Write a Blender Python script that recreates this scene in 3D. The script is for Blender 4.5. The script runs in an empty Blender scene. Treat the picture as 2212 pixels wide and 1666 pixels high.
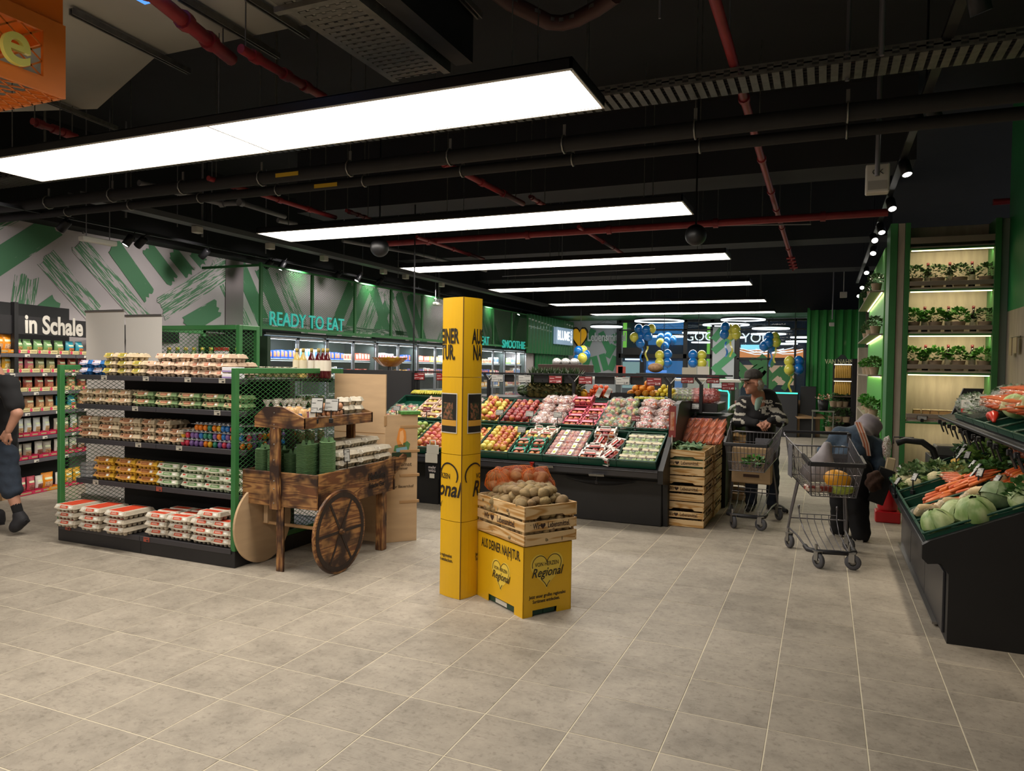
import bpy,math,random
import numpy as np
from mathutils import Vector,Matrix,Euler
random.seed(7);np.random.seed(7)
SC = bpy.context.scene
COL = SC.collection
PI = math.pi
# ---------------------------------------------------------------- camera
H = 1.6
FPX,YAW,PITCH,ROLL = 1570.3,0.40575,0.026445,0.014871
def cam_axes():
 cy,sy = math.cos(YAW),math.sin(YAW)
 f = Vector((-sy*math.cos(PITCH),cy*math.cos(PITCH),-math.sin(PITCH)))
 r = Vector((cy,sy,0));u = r.cross(f)
 r2 = r*math.cos(ROLL)+u*math.sin(ROLL)
 return r2,r2.cross(f),f
CR,CU,CF = cam_axes()
cam = bpy.data.cameras.new('camera');camo = bpy.data.objects.new('camera',cam);COL.objects.link(camo)
cam.sensor_width = 36;cam.lens = 36*FPX/2212;cam.clip_end = 200;cam.clip_start = .05
camo.matrix_world = Matrix(((CR.x,CU.x,-CF.x,0),(CR.y,CU.y,-CF.y,0),(CR.z,CU.z,-CF.z,H),(0,0,0,1)))
SC.camera = camo
SC.view_settings.view_transform = 'Standard';SC.view_settings.look = 'None'
SC.view_settings.gamma = 1;SC.view_settings.use_curve_mapping = False
SC.view_settings.exposure = .2
SC.cycles.use_denoising = True
SC.cycles.max_bounces = 6;SC.cycles.diffuse_bounces = 3;SC.cycles.glossy_bounces = 3
SC.cycles.transparent_max_bounces = 12;SC.cycles.transmission_bounces = 4
SC.cycles.sample_clamp_indirect = 4
W = bpy.data.worlds.new('world');SC.world = W;W.use_nodes = True
W.node_tree.nodes['Background'].inputs[0].default_value = (.80,.88,1,1)
W.node_tree.nodes['Background'].inputs[1].default_value = .18
def at(px,py,X=None,Y=None,Z=None):
 """real point seen at a photograph pixel, on the plane X=, Y= or Z="""
 d = CR*((px-1106)/FPX)+CU*((833-py)/FPX)+CF
 if X is not None: t = X/d.x
 elif Y is not None: t = Y/d.y
 else: t = (Z-H)/d.z
 return Vector((0,0,H))+d*t
# ---------------------------------------------------------------- materials
def lin(c):
 if isinstance(c,str):
  c = [int(c[i:i+2],16)/255 for i in (0,2,4)]
 return tuple(x/12.92 if x <= .04045 else ((x+.055)/1.055)**2.4 for x in c)+(1,)
_M = {}
def mat(name,col,rough=.6,metal=0,var=0,scale=8,bump=0,bscale=60,col2=None,emit=0,alpha=1,spec=.5,trans=0,coat=0,stretch=None,detail=3,lo=.35,hi=.65,obj=True):
 if name in _M: return _M[name]
 m = bpy.data.materials.new(name);m.use_nodes = True;_M[name] = m
 nt = m.node_tree;N = nt.nodes;L = nt.links;b = N['Principled BSDF']
 c = lin(col);b.inputs['Base Color'].default_value = c
 b.inputs['Roughness'].default_value = rough;b.inputs['Metallic'].default_value = metal
 b.inputs['Specular IOR Level'].default_value = spec
 if coat: b.inputs['Coat Weight'].default_value = coat
 if trans: b.inputs['Transmission Weight'].default_value = trans
 if alpha < 1: b.inputs['Alpha'].default_value = alpha
 if emit:
  b.inputs['Emission Color'].default_value = c;b.inputs['Emission Strength'].default_value = emit
 if var or col2 or bump:
  tc = N.new('ShaderNodeTexCoord');mp = N.new('ShaderNodeMapping')
  L.new(tc.outputs['Object' if obj else 'Generated'],mp.inputs[0])
  if stretch: mp.inputs['Scale'].default_value = stretch
 if var or col2:
  n = N.new('ShaderNodeTexNoise');n.inputs['Scale'].default_value = scale;n.inputs['Detail'].default_value = detail
  L.new(mp.outputs[0],n.inputs[0])
  r = N.new('ShaderNodeValToRGB');L.new(n.outputs[0],r.inputs[0])
  r.color_ramp.elements[0].position = lo;r.color_ramp.elements[1].position = hi
  c2 = lin(col2) if col2 else tuple(max(0,x*(1-var)) for x in c[:3])+(1,)
  r.color_ramp.elements[0].color = c2
  r.color_ramp.elements[1].color = c if col2 else tuple(min(1,x*(1+var*.4)) for x in c[:3])+(1,)
  L.new(r.outputs[0],b.inputs['Base Color'])
 if bump:
  n2 = N.new('ShaderNodeTexNoise');n2.inputs['Scale'].default_value = bscale;n2.inputs['Detail'].default_value = 4
  L.new(mp.outputs[0],n2.inputs[0])
  bp = N.new('ShaderNodeBump');bp.inputs['Strength'].default_value = min(1,bump);bp.inputs['Distance'].default_value = .004
  L.new(n2.outputs[0],bp.inputs['Height']);L.new(bp.outputs[0],b.inputs['Normal'])
 return m
def per_object_tint(m,amount=.12,hue=0):
 """each copy of a piece gets its own slight tone"""
 nt = m.node_tree;N = nt.nodes;L = nt.links;b = N['Principled BSDF']
 oi = N.new('ShaderNodeObjectInfo');hs = N.new('ShaderNodeHueSaturation')
 mr = N.new('ShaderNodeMapRange');mr.inputs['To Min'].default_value = 1-amount;mr.inputs['To Max'].default_value = 1+amount
 L.new(oi.outputs['Random'],mr.inputs[0]);L.new(mr.outputs[0],hs.inputs['Value'])
 if hue:
  m2 = N.new('ShaderNodeMapRange');m2.inputs['To Min'].default_value = .5-hue;m2.inputs['To Max'].default_value = .5+hue
  L.new(oi.outputs['Random'],m2.inputs[0]);L.new(m2.outputs[0],hs.inputs['Hue'])
 lk = b.inputs['Base Color'].links
 if lk: L.new(lk[0].from_socket,hs.inputs['Color'])
 else: hs.inputs['Color'].default_value = b.inputs['Base Color'].default_value
 L.new(hs.outputs[0],b.inputs['Base Color'])
 return m
def film(name,col='FFFFFF',op=.18,rough=.15,col2=None):
 """clear plastic wrap: mostly see-through, with a gloss"""
 if name in _M: return _M[name]
 m = bpy.data.materials.new(name);m.use_nodes = True;_M[name] = m
 nt = m.node_tree;N = nt.nodes;L = nt.links;N.remove(N['Principled BSDF'])
 t = N.new('ShaderNodeBsdfTransparent');g = N.new('ShaderNodeBsdfGlossy');d = N.new('ShaderNodeBsdfDiffuse')
 d.inputs[0].default_value = lin(col);g.inputs['Roughness'].default_value = rough;g.inputs[0].default_value = (1,1,1,1)
 tc = N.new('ShaderNodeTexCoord');n2 = N.new('ShaderNodeTexNoise');n2.inputs['Scale'].default_value = 45;n2.inputs['Detail'].default_value = 1
 L.new(tc.outputs['Object'],n2.inputs[0]);bp = N.new('ShaderNodeBump');bp.inputs['Strength'].default_value = .9;bp.inputs['Distance'].default_value = .02
 L.new(n2.outputs[0],bp.inputs['Height']);L.new(bp.outputs[0],g.inputs['Normal'])
 if col2:
  mp = N.new('ShaderNodeMapping');mp.inputs['Scale'].default_value = (9,30,14);L.new(tc.outputs['Object'],mp.inputs[0]);n3 = N.new('ShaderNodeTexNoise');n3.inputs['Scale'].default_value = 2.2;n3.inputs['Detail'].default_value = 2;n3.inputs['Distortion'].default_value = 1.5;L.new(mp.outputs[0],n3.inputs[0])
  r3 = N.new('ShaderNodeValToRGB');r3.color_ramp.elements[0].position = .42;r3.color_ramp.elements[1].position = .56;r3.color_ramp.elements[0].color = lin(col2);r3.color_ramp.elements[1].color = lin(col);L.new(n3.outputs[0],r3.inputs[0]);L.new(r3.outputs[0],d.inputs[0])
 a = N.new('ShaderNodeMixShader');a.inputs[0].default_value = .26;L.new(d.outputs[0],a.inputs[1]);L.new(g.outputs[0],a.inputs[2])
 s = N.new('ShaderNodeMixShader');s.inputs[0].default_value = op;L.new(t.outputs[0],s.inputs[1]);L.new(a.outputs[0],s.inputs[2])
 L.new(s.outputs[0],N['Material Output'].inputs[0])
 return m
def glass(name,col='FFFFFF',op=.08):
 m = film(name,col,op,.03)
 for l in list(m.node_tree.links):
  if l.to_socket.name == 'Normal': m.node_tree.links.remove(l)
 return m
# ---------------------------------------------------------------- mesh builder
class MB:
 def __init__(s): s.v = [];s.f = [];s.m = [];s.s = [];s.k = 0;s.sm = False;s.T = None
 def mt(s,k,sm=False): s.k = k;s.sm = sm;return s
 def add(s,vs,fs,sm=None):
  o = len(s.v)
  if s.T is not None: vs = [s.T @ Vector(p) for p in vs]
  s.v += [tuple(p) for p in vs];s.f += [tuple(i+o for i in f) for f in fs]
  s.m += [s.k]*len(fs);s.s += [s.sm if sm is None else sm]*len(fs);return s
 def box(s,x0,y0,z0,x1,y1,z1):
  return s.add([(x0,y0,z0),(x1,y0,z0),(x1,y1,z0),(x0,y1,z0),(x0,y0,z1),(x1,y0,z1),(x1,y1,z1),(x0,y1,z1)],
      [(0,3,2,1),(4,5,6,7),(0,1,5,4),(1,2,6,5),(2,3,7,6),(3,0,4,7)],False)
 def rbox(s,x0,y0,z0,x1,y1,z1,c=.004):
  """box with chamfered edges"""
  c = min(c,abs(x1-x0)*.3,abs(y1-y0)*.3,abs(z1-z0)*.3)
  L = [[(x0,x0+c),(x1,x1-c)],[(y0,y0+c),(y1,y1-c)],[(z0,z0+c),(z1,z1-c)]]
  V = [];ix = {}
  for a in (0,1):
   for b in (0,1):
    for d in (0,1):
     for ax in range(3):
      e = [a,b,d]
      ix[(a,b,d,ax)] = len(V)
      V.append(tuple(L[i][e[i]][0 if i == ax else 1] for i in range(3)))
  F = []
  for ax in range(3):
   i,j = [(1,2),(2,0),(0,1)][ax]
   for sd in (0,1):
    q = []
    for (p,r) in ((0,0),(1,0),(1,1),(0,1)):
     e = [0,0,0];e[ax] = sd;e[i] = p;e[j] = r;q.append(ix[(*e,ax)])
    F.append(tuple(q if sd else q[::-1]))
  for ax in range(3):
   i,j = [(1,2),(2,0),(0,1)][ax]
   for p in (0,1):
    for r in (0,1):
     e0 = [0,0,0];e0[i] = p;e0[j] = r;e1 = list(e0);e1[ax] = 1
     q = [ix[(*e0,i)],ix[(*e1,i)],ix[(*e1,j)],ix[(*e0,j)]]
     F.append(tuple(q if (p ^ r) else q[::-1]))
  for a in (0,1):
   for b in (0,1):
    for d in (0,1):
     q = [ix[(a,b,d,k)] for k in range(3)]
     F.append(tuple(q if (a+b+d) % 2 else q[::-1]))
  return s.add(V,F,False)
 def bar(s,p0,p1,w,h=None,up=(0,0,1),c=0):
  """rectangular bar from p0 to p1"""
  h = h or w;p0 = Vector(p0);p1 = Vector(p1);d = p1-p0;l = d.length;d.normalize()
  u = Vector(up);
  if abs(d.dot(u)) > .98: u = Vector((0,1,0))
  x = d.cross(u).normalized();u = x.cross(d)
  M = Matrix(((x.x,d.x,u.x,p0.x),(x.y,d.y,u.y,p0.y),(x.z,d.z,u.z,p0.z),(0,0,0,1)))
  T = s.T;s.T = M if T is None else T @ M
  (s.rbox if c else s.box)(-w/2,0,-h/2,w/2,l,h/2,*([c] if c else []))
  s.T = T;return s
 def cyl(s,p0,p1,r,r1=None,n=10,cap=True,sm=True):
  r1 = r if r1 is None else r1
  return s.tube([p0,p1],[r,r1],n,cap=cap,sm=sm)
 def tube(s,pts,r,n=6,cap=True,closed=False,sm=True):
  P = [Vector(p) for p in pts];k = len(P)
  rr = r if isinstance(r,(list,tuple)) else [r]*k
  V = [];u = None
  for i in range(k):
   if closed: d = P[(i+1) % k]-P[i-1]
   else: d = P[min(i+1,k-1)]-P[max(i-1,0)]
   d = d.normalized() if d.length > 1e-9 else Vector((0,0,1))
   if u is None:
    u = Vector((0,0,1)) if abs(d.z) < .9 else Vector((1,0,0))
   u = (u-d*u.dot(d)).normalized();w = d.cross(u)
   for j in range(n):
    a = 2*PI*j/n;V.append(P[i]+(u*math.cos(a)+w*math.sin(a))*rr[i])
  F = []
  for i in range(k if closed else k-1):
   for j in range(n):
    a,b = i*n+j,i*n+(j+1) % n;c,d = ((i+1) % k)*n+(j+1) % n,((i+1) % k)*n+j
    F.append((a,b,c,d))
  s.add(V,F,sm)
  if cap and not closed:
   s.add(V[:n],[tuple(range(n))[::-1]],False);s.add(V[-n:],[tuple(range(n))],False)
  return s
 def lathe(s,prof,n=16,c=(0,0,0),sm=True,close=True):
  """profile of (radius, z)"""
  V = [];F = []
  for r,z in prof:
   for j in range(n):
    a = 2*PI*j/n;V.append((c[0]+r*math.cos(a),c[1]+r*math.sin(a),c[2]+z))
  for i in range(len(prof)-1):
   for j in range(n):
    F.append((i*n+j,i*n+(j+1) % n,(i+1)*n+(j+1) % n,(i+1)*n+j))
  if close:
   if prof[0][0] > 1e-5: F.append(tuple(range(n))[::-1])
   if prof[-1][0] > 1e-5: F.append(tuple((len(prof)-1)*n+j for j in range(n)))
  return s.add(V,F,sm)
 def ell(s,c,r,n=10,m=7,fn=None,R=None):
  """ellipsoid; fn(direction) scales the radius"""
  r = (r,r,r) if not isinstance(r,(tuple,list)) else r
  V = [];F = []
  def P(t,a):
   d = Vector((math.sin(t)*math.cos(a),math.sin(t)*math.sin(a),math.cos(t)))
   k = fn(d) if fn else 1
   q = Vector((d.x*r[0]*k,d.y*r[1]*k,d.z*r[2]*k))
   if R is not None: q = R @ q
   return q+Vector(c)
  V.append(P(0,0))
  for i in range(1,m):
   for j in range(n): V.append(P(PI*i/m,2*PI*j/n))
  V.append(P(PI,0))
  for j in range(n): F.append((0,1+j,1+(j+1) % n))
  for i in range(m-2):
   for j in range(n): F.append((1+i*n+j,1+(i+1)*n+j,1+(i+1)*n+(j+1) % n,1+i*n+(j+1) % n))
  for j in range(n): F.append((len(V)-1,1+(m-2)*n+(j+1) % n,1+(m-2)*n+j))
  return s.add(V,F,True)
 def prism(s,poly,a0,a1,ax='y',sm=False):
  """polygon in the plane across axis ax, extruded from a0 to a1"""
  def P(u,v,a): return {'y': (u,a,v),'x': (a,u,v),'z': (u,v,a)}[ax]
  n = len(poly);V = [P(u,v,a0) for u,v in poly]+[P(u,v,a1) for u,v in poly]
  F = [tuple(range(n)),tuple(range(2*n-1,n-1,-1))]+[(i,i+n,(i+1) % n+n,(i+1) % n) for i in range(n)]
  ar = sum(poly[i][0]*poly[(i+1) % n][1]-poly[(i+1) % n][0]*poly[i][1] for i in range(n))
  if (ar < 0) ^ (ax == 'z') ^ (a1 < a0): F = [f[::-1] for f in F]
  return s.add(V,F,sm)
 def grid(s,fn,nu,nv,sm=True,wrap=False):
  V = [fn(i/nu,j/nv) for i in range(nu+1) for j in range(nv+1)];k = nv+1
  return s.add(V,[(i*k+j,(i+1)*k+j,(i+1)*k+j+1,i*k+j+1) for i in range(nu) for j in range(nv)],sm)
 def quad(s,a,b,c,d): return s.add([a,b,c,d],[(0,1,2,3)],False)
 def mesh(s,name,mats):
  me = bpy.data.meshes.new(name);me.from_pydata(s.v,[],s.f)
  for m in (mats if isinstance(mats,(list,tuple)) else [mats]): me.materials.append(m)
  if s.f:
   me.polygons.foreach_set('material_index',s.m);me.polygons.foreach_set('use_smooth',s.s)
  me.update();return me
 def build(s,name,mats,parent=None,loc=None,rot=None):
  return ob(name,s.mesh(name,mats),parent,loc,rot)
def ob(name,me,parent=None,loc=None,rot=None):
 o = bpy.data.objects.new(name,me);COL.objects.link(o)
 if loc is not None: o.location = loc
 if rot is not None: o.rotation_euler = rot
 if parent is not None: o.parent = parent
 return o
def tag(o,label=None,cat=None,group=None,kind=None):
 if label: o['label'] = label
 if cat: o['category'] = cat
 if group: o['group'] = group
 if kind: o['kind'] = kind
 return o
def thing(name,label,cat,loc=(0,0,0),rz=0,group=None):
 o = bpy.data.objects.new(name,None);COL.objects.link(o);o.empty_display_size = .05
 o.location = loc;o.rotation_euler = (0,0,rz) if not isinstance(rz,(tuple,list,Euler)) else rz
 return tag(o,label,cat,group)
KIDS = {}
def dup(root,loc=None,rot=None,label=None,group=None,scale=None):
 """copy of a thing with copies of its parts and their sub-parts"""
 if root.name not in KIDS:
  KIDS[root.name] = [(c,list(c.children)) for c in root.children]
 r = root.copy();COL.objects.link(r)
 if loc is not None: r.location = loc
 if rot is not None: r.rotation_euler = rot if isinstance(rot,(tuple,list,Euler)) else (0,0,rot)
 if scale is not None: r.scale = (scale,)*3 if not isinstance(scale,(tuple,list)) else scale
 if label: r['label'] = label
 if group: r['group'] = group
 for ch,gs in KIDS[root.name]:
  c = ch.copy();COL.objects.link(c);c.parent = r
  for g in gs:
   d = g.copy();COL.objects.link(d);d.parent = c
 return r
class Stock:
 """the first placing moves the original, the next ones copy it"""
 def __init__(s,root): s.r = root;s.used = False
 def put(s,loc,rot=0,label=None,group=None,scale=None):
  if s.used: return dup(s.r,loc,rot,label,group,scale)
  s.used = True;r = s.r;KIDS[r.name] = [(c,list(c.children)) for c in r.children]
  r.location = loc;r.rotation_euler = rot if isinstance(rot,(tuple,list,Euler)) else (0,0,rot)
  if scale is not None: r.scale = (scale,)*3 if not isinstance(scale,(tuple,list)) else scale
  if label: r['label'] = label
  if group: r['group'] = group
  return r
_TX = {}
def text_mesh(body,size=.1,ext=.0008,sx=1,shear=0,off=0,align='CENTER',sp=1):
 key = (body,size,ext,sx,shear,off,align,sp)
 if key in _TX: return _TX[key]
 cu = bpy.data.curves.new('t','FONT');cu.body = body;cu.size = size;cu.extrude = ext;cu.shear = shear;cu.offset = off
 cu.align_x = align;cu.align_y = 'CENTER';cu.resolution_u = 2 if size < .2 else 7;cu.space_character = sp
 o = bpy.data.objects.new('t',cu);COL.objects.link(o)
 dg = bpy.context.evaluated_depsgraph_get();me = bpy.data.meshes.new_from_object(o.evaluated_get(dg))
 COL.objects.unlink(o);bpy.data.objects.remove(o)
 if sx != 1: me.transform(Matrix.Diagonal((sx,1,1,1)))
 me.materials.clear();_TX[key] = me
 return me
def text(body,m,parent,loc,rot,name='lettering',**k):
 me = text_mesh(body,**k).copy();me.materials.append(m);me.name = name
 return ob(name,me,parent,loc,rot)
FACE_CAM = (PI/2,0,0)      # text on a plane facing -Y
FACE_X = (PI/2,0,PI/2)     # text on a plane facing +X
FACE_MX = (PI/2,0,-PI/2)   # text on a plane facing -X
ORD = ['first','second','third','fourth','fifth','sixth','seventh','eighth','ninth','tenth','eleventh','twelfth',
  'thirteenth','fourteenth','fifteenth','sixteenth','seventeenth','eighteenth','nineteenth','twentieth']
for _a in ('twenty','thirty','forty'):
 ORD += [_a+'-'+x for x in ORD[:9]]+[{'twenty': 'thirtieth','thirty': 'fortieth','forty': 'fiftieth'}[_a]]
TIER = {1: ['only'],2: ['bottom','top'],3: ['bottom','middle','top'],4: ['bottom','second','third','top'],5: ['bottom','second','third','fourth','top']}
def diamond_mesh(w,h,cw,ch,t,d):
 """expanded-metal mesh in the x-z plane, clipped to w x h"""
 b = MB()
 seg = []
 for sgn in (1,-1):
  s = sgn*ch/cw;n0 = -int(h/ch)-2;n1 = int(w/cw)+int(h/ch)+2
  for k in range(n0,n1+1):
   x0 = k*cw if sgn > 0 else k*cw
   # line z = s*(x-x0)
   xa,xb = x0,x0+(h/s)
   lo,hi = min(xa,xb),max(xa,xb);a = max(lo,0);e = min(hi,w)
   if e-a < 1e-4: continue
   seg.append(((a,s*(a-x0)),(e,s*(e-x0))))
 for (x0,z0),(x1,z1) in seg:
  dx,dz = x1-x0,z1-z0;l = math.hypot(dx,dz);nx,nz = -dz/l*t/2,dx/l*t/2
  b.add([(x0+nx,0,z0+nz),(x0-nx,0,z0-nz),(x1-nx,0,z1-nz),(x1+nx,0,z1+nz),(x0+nx,d,z0+nz),(x0-nx,d,z0-nz),(x1-nx,d,z1-nz),(x1+nx,d,z1+nz)],
    [(0,1,2,3),(7,6,5,4),(0,3,7,4),(1,5,6,2)],False)
 return b
def sdf_body(prims,k=.03,res=.014,disp=None):
 """one continuous skin around tapered limbs: ('c',a,b,ra,rb), ('e',c,(rx,ry,rz),[R]) blended smoothly, meshed by surface nets"""
 lo = np.array([1e9]*3);hi = -lo
 for p in prims:
  if p[0] == 'c':
   for q,r in ((p[1],p[3]),(p[2],p[4])):
    lo = np.minimum(lo,np.array(q)-r);hi = np.maximum(hi,np.array(q)+r)
  else:
   r = max(p[2]);lo = np.minimum(lo,np.array(p[1])-r);hi = np.maximum(hi,np.array(p[1])+r)
 lo = lo-res*3;hi = hi+res*3
 ax = [np.arange(lo[i],hi[i]+res,res) for i in range(3)]
 X,Y,Z = np.meshgrid(*ax,indexing='ij');P = np.stack([X,Y,Z],-1);D = None
 for p in prims:
  if p[0] == 'c':
   a,b = np.array(p[1],float),np.array(p[2],float);ab = b-a
   t = np.clip(((P-a)@ab)/max(1e-9,ab@ab),0,1)
   d = np.linalg.norm(P-(a+t[...,None]*ab),axis=-1)-(p[3]+(p[4]-p[3])*t)
  else:
   q = P-np.array(p[1]);r = np.array(p[2],float)
   if len(p) > 3: q = q@np.array(p[3])
   k0 = np.linalg.norm(q/r,axis=-1);k1 = np.linalg.norm(q/(r*r),axis=-1);d = k0*(k0-1)/np.maximum(k1,1e-6)
  if D is None: D = d
  else:
   h = np.clip(.5+.5*(D-d)/k,0,1);D = D*(1-h)+d*h-k*h*(1-h)
 if disp: D = D+disp(X,Y,Z)
 S = D < 0
 c = S[:-1,:-1,:-1].astype(int)
 cnt = np.zeros_like(c);acc = np.zeros(c.shape+(3,));n = np.zeros(c.shape)
 off = [(i,j,l) for i in (0,1) for j in (0,1) for l in (0,1)]
 def sl(A,o): return A[o[0]:A.shape[0]-1+o[0],o[1]:A.shape[1]-1+o[1],o[2]:A.shape[2]-1+o[2]]
 for o in off:
  for a in range(3):
   if o[a]: continue
   e = list(o);e[a] = 1
   d0,d1 = sl(D,o),sl(D,e);m = (d0 < 0) != (d1 < 0)
   t = np.where(m,d0/np.where(d0 == d1,1,d0-d1),0)
   for q in range(3):
    acc[...,q] += np.where(m,(o[q]+t) if q == a else o[q],0)
   n += m
 act = n > 0;idx = -np.ones(n.shape,int);idx[act] = np.arange(act.sum())
 g = np.argwhere(act);V = lo+res*(g+acc[act]/n[act][:,None])
 F = []
 for a in range(3):
  u,v = (a+1) % 3,(a+2) % 3
  s0 = [slice(0,-1)]*3;
  A = S[tuple(slice(0,-1) if q == a else slice(1,-1) for q in range(3))]
  B = S[tuple(slice(1,None) if q == a else slice(1,-1) for q in range(3))]
  ch = np.argwhere(A != B)
  if not len(ch): continue
  base = ch.copy()
  for q in (u,v): base[:,q] += 1
  def I(du,dv):
   x = base.copy();x[:,u] -= du;x[:,v] -= dv;return idx[x[:,0],x[:,1],x[:,2]]
  q4 = np.stack([I(1,1),I(0,1),I(0,0),I(1,0)],1)
  inside = A[tuple(ch.T)]
  q4[~inside] = q4[~inside][:,::-1]
  F.append(q4)
 F = np.concatenate(F)
 F = F[(F >= 0).all(1)]
 b = MB();b.v = [tuple(x) for x in V];b.f = [tuple(int(i) for i in f) for f in F];b.m = [0]*len(b.f);b.s = [True]*len(b.f)
 return b
# ================================================================= light sources
WARM = (1.0,.925,.825)
def emit_mat(name,col,k):
 m = bpy.data.materials.new(name);m.use_nodes = True;N = m.node_tree.nodes;N.remove(N['Principled BSDF'])
 e = N.new('ShaderNodeEmission');e.inputs[0].default_value = (*col,1);e.inputs[1].default_value = k
 m.node_tree.links.new(e.outputs[0],N['Material Output'].inputs[0]);return m
LAMP = emit_mat('lamp_diffuser',WARM,13.5)
BLACK = mat('black_metal','17171A',.45,.3)
MATTE = mat('matte_black','141416',.8)
GALV = mat('galvanised','72706A',.45,.6,var=.2,scale=20)
WHITEP = mat('white_paint','D8D6CE',.5)
GREEN = mat('green_paint','35743D',.45,var=.12,scale=3)
DGREEN = mat('dark_green_plastic','0C3E2E',.4)
REDP = mat('red_pipe','8E2A30',.45,.1,var=.2,scale=6)
STEEL = mat('steel','9A9894',.3,.8)
CHROME = mat('chrome','B8B8B8',.2,.95)
LZ = 3.2
def light_panel(Y0,label,vis=True):
 t = thing('ceiling_light',label,'ceiling lamp',(-3.88,Y0,LZ),0,'long light panels over the sales floor')
 x0,x1,y0,y1 = -2.6,2.6,-.315,.315
 b = MB()
 for a in ((x0,y0,x1,y0+.015),(x0,y1-.015,x1,y1),(x0,y0,x0+.015,y1),(x1-.015,y0,x1,y1)): b.box(a[0],a[1],-.004,a[2],a[3],.06)
 b.box(x0,y0,.055,x1,y1,.062);b.build('housing',[BLACK],t)
 w = MB()
 for a in ((x0,y0-.003,x1,y0+.012),(x0,y1-.012,x1,y1+.003),(x0-.003,y0,x0+.012,y1),(x1-.012,y0,x1+.003,y1)): w.box(a[0],a[1],-.010,a[2],a[3],-.003)
 w.box(-.008,y0,-.008,.008,y1,-.003)
 w.build('trim_strip',[WHITEP],t)
 d = MB();d.quad((x0+.015,y1-.015,-.002),(-.004,y1-.015,-.002),(-.004,y0+.015,-.002),(x0+.015,y0+.015,-.002));dm = d.mesh('diffuser',[LAMP])
 d0 = ob('diffuser',dm,t)
 d1 = ob('diffuser',dm,t,(2.588,0,0))
 for x in (-2.2,0,2.2):
  for y in (-.2,.2):
   MB().cyl((x,y,.06),(x,y,(3.86 if (Y0+y < 4.1 and x < 1) else 4.6)-LZ),.004,n=5).build('suspension_wire',[GALV],t)
 return t
LY = [4.04,7.34,10.62,14.05,17.65,21.2]
for i,y in enumerate(LY):
 light_panel(y,['largest, nearest long light panel, hanging across the upper left','second long light panel, behind the nearest one','third long light panel from the front',
     'fourth long light panel from the front','fifth long light panel, next to last towards the glass front','farthest, thinnest long light panel before the glass front'][i])
light_panel(.6,'long light panel of the same row, directly above the viewer')
light_panel(-2.7,'last long light panel of the row, behind the viewer')
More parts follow.
